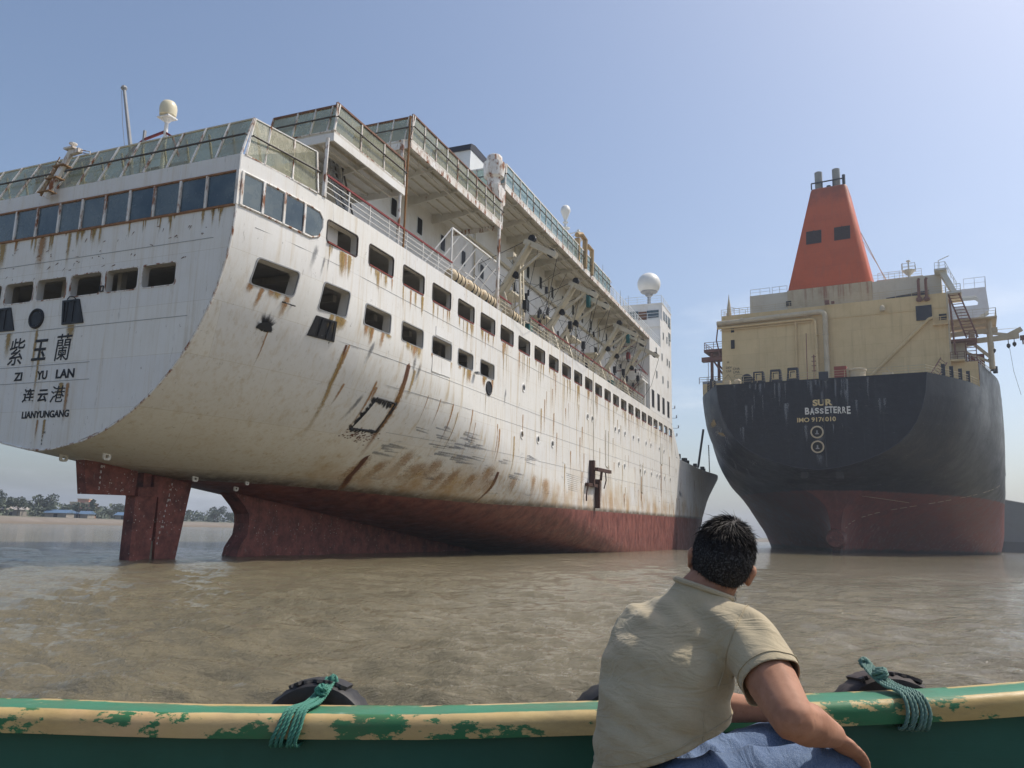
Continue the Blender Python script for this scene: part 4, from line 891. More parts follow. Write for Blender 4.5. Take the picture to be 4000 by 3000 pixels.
CT = {0: [0, 0, 0, 0, 0, 0, 0, 7.9, 11, 13.4, 14.5, 15, 15], 5: [0, 0, 0, 0, 0, 0, 5.5, 11.2, 14, 16.3, 17.3, 17.8, 17.8], 10: [0, 0, 0, 0, 0, 0, 9.6, 14, 16.6, 18.8, 19.8, 20.2, 20.2],
      15: [.7, .7, .8, 1.3, 3.0, 7.0, 12.6, 16.4, 18.5, 20.4, 21.2, 21.6, 21.7], 22: [.8, 1.1, 2.4, 5.2, 8.8, 13.4, 16.6, 19.0, 20.7, 22.0, 22.7, 23.0, 23.1],
      30: [1.2, 2.8, 6.4, 11.2, 15.2, 19.0, 20.8, 22.3, 23.2, 24.0, 24.4, 24.5, 24.4], 40: [2.5, 6, 11.5, 16.6, 20, 22.6, 23.5, 24.2, 24.7, 25, 25.1, 25.1, 25.0], 50: [7, 12.5, 17.8, 21.4, 23.0, 24.2, 24.7, 25, 25.1, 25.2, 25.2, 25.2, 25.1], 62: [14, 19, 22.4, 24.0, 24.7, 25.1, 25.2, 25.2, 25.2, 25.2, 25.2, 25.2, 25.2],
      80: [22, 24, 24.9, 25.1, 25.2, 25.2, 25.2, 25.2, 25.2, 25.2, 25.2, 25.2, 25.2], 225: [22, 24, 24.9, 25.1, 25.2, 25.2, 25.2, 25.2, 25.2, 25.2, 25.2, 25.2, 25.2], 262: [8, 11, 13, 15, 16, 17, 17.5, 18, 18.5, 19, 19.5, 20, 20], 285: [.05, .05, .05, .1, .3, .6, 1, 1.5, 2, 3, 4, 5, 6]}
CX = sorted(CT)
CZB = {0: 12.2, 5: 11.8, 10: 11.35, 14.9: 10.75}
def pchip(xs, ys, x):
    """smooth monotone curve through the points"""
    n = len(xs); i = min(max(int(np.searchsorted(xs, x))-1, 0), n-2); h = xs[i+1]-xs[i]; u = min(max((x-xs[i])/h, 0), 1)
    def sl(k):
        if k <= 0 or k >= n-1: k0 = 0 if k <= 0 else n-2; return (ys[k0+1]-ys[k0])/(xs[k0+1]-xs[k0])
        a, b = (ys[k]-ys[k-1])/(xs[k]-xs[k-1]), (ys[k+1]-ys[k])/(xs[k+1]-xs[k]); return 0. if a*b <= 0 else 2*a*b/(a+b)
    return ys[i]*(2*u**3-3*u**2+1)+sl(i)*h*(u**3-2*u**2+u)+ys[i+1]*(-2*u**3+3*u**2)+sl(i+1)*h*(u**3-u**2)
def cyh(x, z):
    """half breadth of the carrier"""
    tab = [pchip(CX, [CT[q][j] for q in CX], x) for j in range(len(LV))]
    # smooth (monotone cubic through the levels)
    j = min(max(int(np.searchsorted(LV, z))-1, 0), len(LV)-2); h = LV[j+1]-LV[j]; u = min(max((z-LV[j])/h, 0), 1)
    def sl(i):
        if i <= 0 or i >= len(LV)-1: return 0. if i >= len(LV)-1 else (tab[1]-tab[0])/(LV[1]-LV[0])
        a, b = (tab[i]-tab[i-1])/(LV[i]-LV[i-1]), (tab[i+1]-tab[i])/(LV[i+1]-LV[i])
        return 0. if a*b <= 0 else 2*a*b/(a+b)
    a, b = sl(j)*h, sl(j+1)*h
    return tab[j]*(2*u**3-3*u**2+1)+a*(u**3-2*u**2+u)+tab[j+1]*(-2*u**3+3*u**2)+b*(u**3-u**2)
# transom outline measured as an arc
TZ = [12.2, 12.35, 12.8, 13.4, 14.1, 15.0, 16.0, 17.3, 18.8, 20.8, 23, 25.9]; TY = [0, 1.9, 4.2, 6.0, 7.9, 9.6, 11, 12.3, 13.3, 14.15, 14.7, 15]
st = sorted(set([0, 1, 2, 3.5, 5, 6.5, 8, 10, 12, 14.9, 15, 17, 19]+list(range(21, 82, 2))+list(range(85, 290, 8))+[285])); ZLV = [29.6, 27.7, 25.9]+[25.9-(25.9-10.7)*j/40 for j in range(1, 41)]+[10.7-15.7*j/24 for j in range(1, 25)]; NQ = len(ZLV)
mb = MB()
for x in st:
    zb = float(np.interp(x, [0, 5, 10, 14.9], [12.2, 11.8, 11.35, 10.75])) if x < 15 else -5
    row = []
    for z in ZLV:
        if x < 15:
            z = min(z, 25.9)
            if z <= zb+.02: row.append((x, 0., zb)); continue
            f = (25.9-z)/(25.9-zb); zeq = 25.9-f*(25.9-12.2); yt = float(np.interp(zeq, TZ, TY)); w = min(1, x/15)
            y1 = yt*(float(np.interp(x, [0, 5, 10, 14.9], [15, 17.8, 20.2, 21.6]))/15); y2 = cyh(x, z); ww = w**1.5; y = y1*(1-ww)+y2*ww
        else: y = cyh(x, z)
        row.append((x, max(y, .0), z))
    mb.v += [(x, -y, z) for x, y, z in row]+[(x, y, z) for x, y, z in reversed(row)]
W = 2*NQ
for i in range(len(st)-1):
    for j in range(W):
        j2 = (j+1) % W; mb.f.append((i*W+j, i*W+j2, (i+1)*W+j2, (i+1)*W+j)); mb.mi.append(1 if j == W-1 else 0)
mb.f.append(tuple(range(W))); mb.mi.append(0); mb.f.append(tuple((len(st)-1)*W+j for j in reversed(range(W)))); mb.mi.append(0)
me_ = mb.build('hull', [M['chull'], M['steel']], car)
q_ = bmesh.new(); q_.from_mesh(me_.data); bmesh.ops.remove_doubles(q_, verts=q_.verts, dist=.0005)
# pale runs down the transom and scrapes on the port quarter
uvl = q_.loops.layers.uv.new('uv'); rr = random.Random(11)
def cdec(rows, mi):
    vs = [[q_.verts.new(p) for p in rw] for rw in rows]; n_ = len(rows)-1; m_ = len(rows[0])-1
    for i in range(n_):
        for j in range(m_):
            f = q_.faces.new((vs[i][j], vs[i][j+1], vs[i+1][j+1], vs[i+1][j])); f.material_index = mi
            for lp, (a, b) in zip(f.loops, ((j, i), (j+1, i), (j+1, i+1), (j, i+1))): lp[uvl].uv = (a/m_, b/n_)
for k in range(46):
    y = rr.choice((rr.uniform(-12, 13), rr.gauss(-1, 2.2), rr.gauss(7, 3))); zt = rr.choice((25.8, 25.8, 24, 22.5, 19)); L_ = rr.uniform(1.2, 5.5); w = rr.uniform(.15, .8); o = -.02-.002*(k % 7)
    cdec([[(o, y+w*(j/2-.5), zt-L_*i/6) for j in range(3)] for i in range(7)], 2)
for zt, zb in ((19, 12.6), (14.5, 12.3)): cdec([[(-.04, -.3+1.5*(j/2-.5), zt-(zt-zb)*i/6) for j in range(3)] for i in range(7)], 2)
def qdec(x0, x1, z0, z1, s, mi, o=.05, n=8):
    rows = []
    for i in range(n+1):
        x = x0+(x1-x0)*i/n; z = z0+(z1-z0)*i/n; rw = []
        for j in range(3):
            zz = z+(j-1)*.5*abs(qdec.w); y = 0
            y = float(np.interp(x, [0, 15, 35], [0, 1, 1])); yy = cyhull(x, zz); rw.append((x-.02, s*(yy+o), zz-.02))
        rows.append(rw)
    cdec(rows, mi)
def cyhull(x, z):
    if x >= 15: return cyh(x, z)
    zb = float(np.interp(x, [0, 5, 10, 14.9], [12.2, 11.8, 11.35, 10.75])); f = (25.9-z)/(25.9-zb); yt = float(np.interp(25.9-f*13.7, TZ, TY)); ww = min(1, x/15)**1.5
    return yt*float(np.interp(x, [0, 5, 10, 14.9], [15, 17.8, 20.2, 21.6]))/15*(1-ww)+cyh(x, z)*ww
for k in range(44):
    qdec.w = rr.uniform(.15, .5); x = rr.uniform(2, 20); z = rr.uniform(13, 23); qdec(x, x+rr.uniform(2, 6), z, z-rr.uniform(.3, 2.5), 1, 2, .05+.003*(k % 6))
qdec.w = 1.8; qdec(4, 11, 20.6, 20.2, 1, 3, .08); qdec.w = 1.2; qdec(3, 8, 18.2, 19.4, 1, 3, .09)
for k in range(16): qdec.w = rr.uniform(.08, .2); x = rr.uniform(16, 40); z = rr.uniform(2, 20); qdec(x, x+rr.uniform(2, 9), z, z+rr.uniform(-.4, .4), -1, 2, .05+.003*(k % 6))
q_.to_mesh(me_.data); q_.free()
for m in ('s_pale', 's_ochre2'): me_.data.materials.append(M[m])
shade(me_.data, 35)
def Q(mb, name, m, smooth=False):
    if name in LOOSE_SETS: return mb.parts(name, m, car, smooth, .08)[0]
    return mb.build(name, m, car, smooth)
# hull knuckle line, load-line scratches, propeller boss
k = MB(); k.tube([(-.02, y, z) for y, z in [(-a, b) for a, b in zip(reversed(TY), reversed(TZ))]+list(zip(TY, TZ))[1:]], .06, 5); Q(k, 'edge_bar', M['navy'], True)
k = MB(); k.lathe([(.5, 13.9), (1.3, 14.0), (1.5, 14.6), (1.7, 15.2), (1.0, 17)], (0, 0, 2.2), 24, 0, 0); k.lathe([(.0, 13.85), (.62, 13.86), (.66, 13.95)], (0, 0, 2.2), 20, 0, 0); Q(k, 'propeller_boss', M['antifoul'], True)
k = MB(); 
for y in (-2.4, 2.6): k.box((3.5, y-.5, 11.2), (4.4, y+.5, 12.3))
Q(k, 'lifting_lug', M['navy'])
k = MB()
def dash(pts, w):
    for a, b in zip(pts, pts[1:]): k.bar(a, b, w, w)
dash([(16+1.1*j, -cyh(16+1.1*j, 9.2-.08*j)-.0, 9.2-.08*j) for j in range(0, 9)], .05)
for j in range(26):
    if j % 4 == 3: continue
    u = j/26; x = 17+24*u; z = 4+8.5*u**.8; k.bar((x, -cyh(x, z), z), (x+.7, -cyh(x+.7, z+.2), z+.2), .06)
Q(k, 'weld_seam', M['tan2'])
k = MB()
for x0, z0, z1 in ((20, 27.5, 12), (52, 26, 15)):
    k.tube([(x0+.25*(27-z)**1.25*.12, -cyhull(x0+.25*(27-z)**1.25*.12, z)-.02, z) for z in np.linspace(z0, z1, 14)], .07, 5)
Q(k, 'side_fender', M['navy'], True)
# lettering on the transom
for j in range(13):
    for y_ in (-6.5, 6.5):
        if j < 6: lettering('draft_mark', '%d' % ((2*j+4) % 10), car, .42, (15.0-.0, y_*0-.75 if False else -.78, 1.6+1.1*j), (1, 0, 0), (0, 0, 1), M['palerail'], depth=.03) if y_ < 0 else None
def ct(body, y0, y1, z0, z1, m, bold=0.): lettering('lettering', body, car, z1-z0, (-.06, y0, z0), (0, -1, 0), (0, 0, 1), m, squeeze=y0-y1, bold=bold, depth=.03)
yel = dirty('cream_lettering', (.62, .50, .26), (.45, .33, .15), .6, 1.6, .6); wht = dirty('white_lettering', (.64, .64, .60), (.5, .5, .48), .6, 2, .4)
ct('SUR', .42, -2.35, 21.75, 22.72, yel, .04); ct('IMO 9176010', 2.72, -2.75, 19.35, 20.05, yel, .022)
for ch, y0, y1, z0, z1 in (('B', 1.55, .92, 20.5, 21.55), ('A', .85, .22, 20.45, 21.5), ('S', .14, -.45, 20.6, 21.45), ('S', -.55, -1.1, 20.55, 21.35), ('E', -1.28, -1.8, 20.5, 21.6), ('T', -1.82, -2.4, 20.6, 21.6), ('E', -2.46, -2.95, 20.55, 21.55), ('R', -3.05, -3.6, 20.45, 21.5), ('R', -3.68, -4.2, 20.5, 21.45), ('E', -4.3, -4.8, 20.35, 21.5)): ct(ch, y0, y1, z0, z1, wht, .03)
k = MB()
for z in (17.8, 15.6):
    k.lathe([(.72, .02), (.74, -.16), (.92, -.16), (.95, .02)], (-.02, -.05, z), 28, 0, 0); k.lathe([(.0, -.03), (.73, -.03)], (-.02, -.05, z), 24, 1, 0); k.bar((-.1, -.05, z-.3), (-.1, -.05, z+.25), .18, mi=2); k.bar((-.1, -.3, z-.25), (-.1, .2, z-.25), .15, mi=2)
Q(k, 'stern_chock', [M['tan2'], M['black'], M['steel']])
k = MB(); k.tube([(-.08, -1.15, 26.8), (-.08, -1.2, 22), (-.08, -1.1, 18), (-.08, -1.25, 12.6)], .09, 6); k.box((-.15, -1.9, 25.6), (.3, -.6, 26.9)); Q(k, 'stern_bracket', M['navy'])
# deck edge fittings
def afr(y0, y1, z1):
    k = MB(); o = [(y0, 25.95), (y1, 25.95), (y1+.22, z1), (y0-.22, z1)]; c_ = ((y0+y1)/2, 26.95); i_ = [(c_[0]+.4, c_[1]-.5), (c_[0]-.4, c_[1]-.5), (c_[0]-.4, c_[1]+.45), (c_[0]+.4, c_[1]+.45)]
    k.ring([(.5, *p) for p in o], [(.5, *p) for p in i_], (.9, 0, 0)); 
    for s in (y0-.25, y1+.25): k.bar((.42, s, 25.95), (.42, s, z1-.1), .12)
    k.ring([(.42, c_[0]+.5, c_[1]-.6), (.42, c_[0]-.5, c_[1]-.6), (.42, c_[0]-.5, c_[1]+.55), (.42, c_[0]+.5, c_[1]+.55)], [(.42, *p) for p in i_], (.08, 0, 0), 1)
    Q(k, 'mooring_chock', [M['navy'], M['tan']])
for y0, y1, z1 in ((9.4, 7.5, 27.75), (6.8, 4.9, 27.9), (4.2, 2.3, 28.0)): afr(y0, y1, z1)
k = MB(); k.lathe([(.4, .3), (.45, .0), (.8, .0), (.85, .4)], (.7, 10.3, 26.75), 20, 0, 0); k.box((.7, 9.6, 25.9), (1.2, 11, 26.6)); Q(k, 'mooring_chock', M['navy'])
for x, y in ((4, -17.2), (6, -18.2), (8.3, -19.3), (10.6, -20.3)):
    k = MB(); k.ring([(x+a, y, 26+b) for a, b in ((0, 0), (1.9, 0), (1.9, 1.7), (0, 1.7))], [(x+a, y, 26+b) for a, b in ((.5, .3), (1.4, .3), (1.4, 1.4), (.5, 1.4))], (0, .5, 0)); Q(k, 'mooring_chock', M['navy'])
for x, y in ((3, 16.9), (6, 18.2)):
    k = MB(); k.ring([(x+a, y-.5, 26+b) for a, b in ((0, 0), (1.9, 0), (1.9, 1.5), (0, 1.5))], [(x+a, y-.5, 26+b) for a, b in ((.5, .3), (1.4, .3), (1.4, 1.2), (.5, 1.2))], (0, .5, 0)); Q(k, 'mooring_chock', M['navy'])
k = MB(); k.box((1.2, -4.3, 25.9), (2.6, -2.6, 27.85)); Q(k, 'red_locker', dirty('red_locker_paint', (.26, .05, .03), (.15, .05, .03), .6, .8, .6))
k = MB(); k.lathe([(1.1, 25.9), (1.1, 27.0), (1.25, 27.05), (1.25, 27.35), (1.1, 27.4), (.1, 27.45)], (2, -5.8, 0), 24); k.tube([(1.6, -4.4, 26), (1.6, -4.4, 27.3), (1.6, -4.7, 27.5)], .28, 8); Q(k, 'deck_ventilator', M['tan2'], True)
k = MB(); k.tube([(1.2, 1.25, 25.9), (1.2, 1.2, 33.4)], .07, 6); k.bar((1.2, .25, 25.9), (1.2, .2, 29.9), .16)
for z in (27.4, 28.2, 28.9, 29.6): k.bar((1.2, -.1, z), (1.2, .55, z), .1)
Q(k, 'flagstaff', M['brownsteel'])
k = MB(); rail(k, [(.4, 15, 25.9), (.4, -14.8, 25.9), (5, -17.4, 25.9), (10, -19.9, 25.9), (14.5, -21.3, 25.9)], 1.15, 3, .035, 2.2); rail(k, [(.4, 15, 25.9), (5, 17.6, 25.9), (10, 20, 25.9), (14.5, 21.3, 25.9)], 1.15, 3, .035, 2.2)
rail(k, [(13.95, 17.8, 41.2), (13.95, -17.8, 41.2)], 1.15, 3, .035, 2.4); rail(k, [(14, -17.8, 41.2), (40, -17.8, 41.2)], 1.15, 3, .035, 2.6)
Q(k, 'railing', M['tanrail'])
k = MB(); k.box((.6, 13, 25.9), (1.6, 13.8, 26.7)); k.lathe([(.5, 25.9), (.55, 26.6), (.35, 26.9)], (1.3, 11.9, 0), 14); k.box((.9, -10.6, 26), (1.6, -9.2, 26.4)); k.bar((1, -10.4, 26.2), (1, -9.8, 27), .12); Q(k, 'deck_bitt', M['tan2'])
# superstructure
def casing():
    t = NT('rust_streaked_casing'); a = t.noise(.5, detail=8, rough=.7); v = t.noise(1.1, t.co((1, 1, .05), (3, 0, 0)), 7, .7); x, y, z = t.xyz()
    c = t.mix(t.ramp(a, .35, .7), (.52, .44, .30), (.42, .34, .22)); f = t.math('MULTIPLY', t.ramp(v, .46, .66), t.ramp(t.math('ADD', z, t.math('MULTIPLY', a, 3)), 43.2, 46.4))
    t.col(t.mix(t.math('MULTIPLY', f, .9), c, (.26, .085, .035))); t.rough(.65); return t.m
k = MB(); k.box((14, -17.9, 25.85), (44, 17.8, 41.2)); k.box((13.9, -17.95, 38.72), (14.05, 17.85, 38.84)); k.box((14.5, -21.5, 25.85), (15.15, -17.9, 29.9)); k.box((14.5, 17.8, 25.85), (15.15, 21.5, 29.0)); k.box((13.2, -19.8, 29.9), (17, -17.9, 30.15)); Q(k, 'deckhouse', M['tan'])
k = MB(); k.box((18, -17.3, 41.2), (34, -6.95, 45.6)); k.box((18, 6.95, 41.2), (34, 13.6, 45.6)); k.box((24, -14.5, 45.6), (32, -7.2, 47.6)); Q(k, 'upper_house', M['tan2'] if False else dirty('grey_cream_paint', (.56, .52, .43), (.38, .32, .24), .6, .4, .6, .1, fine=3))
k = MB(); k.box((17.9, -6.95, 41.2), (32, 6.95, 45.75)); Q(k, 'funnel_casing', casing())
k = MB(); ba = [(18, 6.9), (18, -6.0), (18.7, -6.9), (31, -6.9), (32, -6), (32, 6.9)]; ta = [(21, 2.85), (21, -3.0), (21.4, -3.4), (27, -3.4), (27.4, -3.0), (27.4, 2.85)]
k.add([(x, y, 45.7) for x, y in ba]+[(x, y, 65.3) for x, y in ta]+[(x+.3*(1 if x < 24 else -1), y*.93, 65.8) for x, y in ta], [(i, (i+1) % 6, 6+(i+1) % 6, 6+i) for i in range(6)]+[(6+i, 6+(i+1) % 6, 12+(i+1) % 6, 12+i) for i in range(6)]+[(0, 5, 4, 3, 2, 1), tuple(range(12, 18))])
fn = Q(k, 'funnel', M['orange']); md = fn.modifiers.new('b', 'BEVEL'); md.width = .35; md.segments = 4; md.limit_method = 'ANGLE'; md.angle_limit = R(35); baked(fn); shade(fn.data, 50)
def fx(z): return 18+3*(z-45.7)/19.6
for y0, y1 in ((3.65, 1.05), (-1.1, -3.75)):
    k = MB(); k.prism([(fx(54.45)-.12, y0, 54.45), (fx(54.45)-.12, y1, 54.45), (fx(57)-.12, y1, 57), (fx(57)-.12, y0, 57)], (.3, 0, 0))
    for j in range(9): z = 54.6+.28*j; k.box((fx(z)-.2, y0-.1, z), (fx(z)+.0, y1+.1, z+.1))
    k.box((fx(55.7)-.26, (y0+y1)/2-.06, 54.5), (fx(55.7), (y0+y1)/2+.06, 57)); k.build('louvre', M['louvre'], fn)
for y in (1.55, -1.5):
    k = MB(); k.tube([(22.5, y, 65.5), (22.2, y, 69.2)], .68, 18); k.lathe([(.5, 69.15), (.55, 69.25)], (22.2, y, 0), 12); k.build('exhaust_pipe', dirty('zinc_pipe', (.30, .31, .30), (.16, .16, .15), .5, 1, .7), fn, True)
k = MB(); rail(k, [(21.4, 2.7, 65.7), (21.4, -2.9, 65.7)], 1.2, 1, .12, 1.9); k.tube([(22, -2.8, 65.7), (22, -2.8, 67.8)], .28, 8); k.tube([(25, .2, 65.7), (25, .2, 67.5)], .4, 10); k.build('funnel_top_frame', M['navy'], fn)
k = MB(); k.tube([(24, -5.0, 57), (30, -9.5, 46)], .08, 5); k.tube([(24, -5.2, 55.5), (30, -9.9, 46)], .05, 5); Q(k, 'stay_wire', M['palerail'])
# pipes on the aft wall
k = MB(); x = 13.4
def elbow(y0, z0, y1, z1, r, n=6): return [(x, y1+(r-r*math.sin(R(90*i/n)))*(1 if y0 > y1 else -1), z0-r+r*math.cos(R(90*i/n))) if False else (x, y1+r*(1-math.sin(R(90*i/n))), z0-r*(1-math.cos(R(90*i/n)))) for i in range(n+1)]
k.tube([(x+2, 18.6, 39.7), (x, 18.4, 39.75)]+elbow(18, 40, .1, 30, .9)+[(x, .1, 25.9)], .42, 12)
for y in (14, 8, 3): k.lathe([(.5, y-.1), (.5, y+.1)], (x, 0, 39.9), 12, 0, 1)
for z in (36, 32, 28.5): k.lathe([(.5, z-.1), (.5, z+.1)], (x, .1, 0), 12)
Q(k, 'wall_pipe', M['tan2'], True)
k = MB(); k.tube([(x+.2, 18.5, 38.9), (x+.2, 2.2, 39.0), (x+.2, 1.7, 38.6), (x+.2, 1.6, 25.9)], .22, 10)
for z in (36, 33, 29): k.lathe([(.3, z-.08), (.3, z+.08)], (x+.2, 1.6, 0), 10)
Q(k, 'wall_pipe', M['tan'], True)
k = MB(); k.tube([(x+.3, 4.95, 38.8), (x+.3, 5.0, 25.9)], .15, 8); k.tube([(x+.3, 18, 38.45), (x+.3, 2.5, 38.5)], .1, 6); k.tube([(x+.3, -15.9, 37.25), (x+.3, -15.3, 37.1), (x+.3, -6.9, 28.9), (x+.3, -5.9, 27.8)], .24, 8); k.parts('wall_pipe', M['tan'], car, True)
k = MB(); k.box((13.8, -15.75, 37.0), (14.05, -13.5, 39.4))
for j in range(12): k.box((13.74, -15.65, 37.08+.19*j), (13.9, -13.6, 37.16+.19*j))
Q(k, 'louvre', M['bluelouvre'])
for y0, y1, z0, z1 in ((-16.7, -17.75, 36.8, 37.75), (16.15, 15.5, 35.0, 36.6), (16.1, 15.55, 38.0, 38.7), (7.2, 6.3, 42.9, 43.8)):
    k = MB(); xx = 14 if z0 < 41 else 17.9; k.box((xx-.1, y0, z0), (xx+.05, y1, z1)); Q(k, 'window', M['pane'])
for y in (-14.1, -15.15):
    k = MB(); k.tube([(13.7, y, 40.3), (13.7, y, 43.6), (13.7, y-.15, 43.9)], .22, 10); k.lathe([(.3, 40.1), (.5, 40.3), (.4, 40.7)], (13.7, y, 0), 12); Q(k, 'vent_pipe', M['brownsteel'], True)
k = MB(); k.lathe([(.4, 39.1), (.42, 39.6), (.3, 39.95), (.05, 40.1)], (13.5, -8.7, 0), 14); k.box((13.4, -.6, 41.3), (14, .1, 41.9), 1); k.box((13.6, -1.4, 41.3), (14, -.9, 41.7), 1); Q(k, 'wall_lamp', [M['tan2'], M['brownsteel']])
k = MB(); rail(k, [(13.3, -15.9, 36.0), (13.3, -17.9, 36.0)], 1.2, 3, .05, 1); k.box((13.2, -17.9, 35.9), (14, -15.8, 36.0)); k.bar((13.4, -16.8, 33.8), (13.4, -16.8, 36), .1); k.bar((13.4, -17.4, 33.8), (13.4, -17.4, 36), .1); Q(k, 'wall_platform', M['tan'])
k = MB()
for j in range(7): k.tube([(16, -9-.1*j, 41.6+.12*(j % 3)), (16.2, -15.5+.5*(j % 3), 41.9+.1*j)], .09, 5)
Q(k, 'stowed_pipe', M['navy'])
def squig(y, z, w, h, seed, k):
    q = random.Random(seed); pts = [(13.96, y+q.uniform(-w, w), z+q.uniform(-h, h)) for _ in range(5)]
    for a, b in zip(pts, pts[1:]): k.bar(a, b, .05, .03)
for i, (s_, y, z, h) in enumerate((('M', 16.9, 32.4, .35), ('DEV', 17.1, 31.4, .4), ('LUI', 17.0, 30.8, .4), ('CHA', 15.9, 31.1, .42), ('LMA', 15.8, 30.5, .4))): lettering('graffiti', s_, car, h, (13.97, y, z), (0, -1, 0), (0, 0, 1), M['black'], depth=.02)
k = MB(); pts = [(13.96, 14.9+.75*math.cos(R(a)), 29.9+.4*math.sin(R(a))) for a in range(0, 361, 24)]
for a, b in zip(pts, pts[1:]): k.bar(a, b, .05, .03)
k.bar((13.96, 16.8, 30.4), (13.96, 16.0, 29.2), .06, .03); k.bar((13.96, 17.4, 29.6), (13.96, 16.7, 30.4), .06, .03); k.bar((13.96, 16, 29.2), (13.96, 16.6, 28.8), .06, .03); Q(k, 'chalk_sketch', M['black'])
# upper works: rails, mast, starboard stairs, bridge wing
k = MB(); rail(k, [(18.1, 13.5, 45.6), (18.1, 10, 45.6)], 1.2, 2, .04, 1.8); rail(k, [(18.1, 9.6, 45.6), (18.1, 7, 45.6)], 1.2, 2, .04, 1.5); rail(k, [(18.1, -12.2, 45.6), (18.1, -7, 45.6)], 1.1, 2, .03, 1.5); rail(k, [(24.2, -14.3, 47.6), (24.2, -7.4, 47.6)], 1.3, 3, .04, 1.6); rail(k, [(15.5, 17.7, 41.2), (20, 17.7, 41.2), (20, 14, 41.2)], 1.3, 3, .04, 1.5); rail(k, [(15, 13.7, 41.2), (15, 17, 42.2)], 1, 2, .04, 1)
Q(k, 'railing', M['palerail'])
k = MB(); c_ = (19, -12.6, 0); k.lathe([(.22, 41.2), (.2, 46.2), (.3, 46.3), (1.0, 47.0), (1.05, 47.1)], c_, 12); k.lathe([(.15, 47), (.12, 48.6), (.35, 48.7), (.3, 48.9), (.1, 49)], c_, 10); rail(k, [(18, -11.6, 47.1), (18, -13.6, 47.1), (20, -13.6, 47.1), (20, -11.6, 47.1), (18, -11.6, 47.1)], 1.0, 2, .04, 1); k.tube([(24, -11.4, 47.6), (24, -11.4, 50.2)], .06, 5); Q(k, 'signal_mast', M['palerail'])
k = MB(); c_ = (15.5, 16.8, 0); k.lathe([(.5, 41.2), (.28, 43.6), (.1, 44.8), (.03, 45.6)], c_, 8); k.lathe([(.6, 41.2), (.6, 41.5)], c_, 10); Q(k, 'light_post', M['tan2'])
k = MB(); k.prism([(16, -17, 45.6), (16, -17.9, 45.6), (16, -19.6, 41.4), (16, -18.9, 41.3)], (2.5, 0, 0)); k.box((15.2, -18.2, 45.4), (18, -16.4, 45.7)); k.box((14, -20.0, 41.0), (20, -17.9, 41.25)); rail(k, [(14.1, -17.9, 41.25), (14.1, -19.9, 41.25), (20, -19.9, 41.25)], 1.2, 3, .05, 1.1); k.tube([(15.8, -17, 45.6), (15.8, -17.1, 47.2), (15.8, -18.6, 47.8)], .07, 5); rail(k, [(15.5, -16.5, 45.7), (15.5, -18, 45.7), (17, -19.4, 42.5)], 1.1, 2, .04, 1); Q(k, 'side_gantry', M['palerail'])
k = MB(); p, q = Vector((15.3, -18.5, 41.0)), Vector((15.3, -20.5, 31.8))
def ladder(k, p, q, w, n, r=.09):
    p, q = Vector(p), Vector(q); W_ = Vector(w)
    for s in (-1, 1): k.bar(p+W_*s, q+W_*s, r*1.5, r*2.5)
    for i in range(n): c_ = p.lerp(q, (i+.5)/n); k.bar(c_-W_, c_+W_, r*2.2, r)
ladder(k, (14.6, -18.9, 41), (14.6, -21.0, 33.7), (0, -.75, 0), 15); ladder(k, (14.8, -20.7, 33.0), (14.8, -20.8, 27.0), (0, -.7, 0), 11); k.box((14, -21.6, 33.2), (18, -17.9, 33.5)); rail(k, [(14.1, -20.6, 33.5), (14.1, -21.6, 33.5), (18, -21.6, 33.5)], 1.1, 2, .06, 1); rail(k, [(13.4, -17.9, 30.15), (13.4, -19.8, 30.15)], 1.2, 3, .05, 1); ladder(k, (12.5, -17.0, 30), (10.5, -15.2, 26.6), (0, -.4, -.4), 8, .06); k.tube([(13.8, -18.3, 40), (13.8, -18.6, 31)], .14, 6, 0); Q(k, 'side_stairs', M['brownsteel'])
k = MB(); k.box((13.95, -18.1, 30.2), (15.6, -17.85, 41)); k.box((15.6, -20.2, 27), (18, -17.9, 33.2)); Q(k, 'side_trunk', M['tan2'])
k = MB(); o = [(-17.5, 54.6), (-24.6, 54.6), (-24.9, 49.6), (-21.0, 47.3), (-17.5, 47.3)]; i_ = [(-18.5, 53.1), (-22.6, 53.0), (-23.2, 52.4), (-22.9, 50.9), (-18.5, 50.9)]
k.ring([(60, *p) for p in o], [(60, *p) for p in i_], (.3, 0, 0)); k.ring([(63.5, *p) for p in o], [(63.5, *p) for p in i_], (.3, 0, 0)); k.box((60.3, -24.5, 53.6), (63.5, -17.5, 54.4)); k.prism([(60.3, -24.8, 49.7), (60.3, -21, 47.4), (60.3, -17.5, 47.4), (60.3, -17.5, 50.7), (60.3, -24.6, 50.7)], (3.2, 0, 0)); k.box((44, -17.5, 41), (62, 17.5, 47)); k.box((52, -17.5, 47), (63.8, 17.5, 50)); k.box((44, -6, 29), (64, 6, 47))
rail(k, [(60, -20.7, 54.6), (60, -24.6, 54.6), (63.8, -24.6, 54.6)], 2.2, 2, .05, 1.9); Q(k, 'bridge_wing', M['white2'])
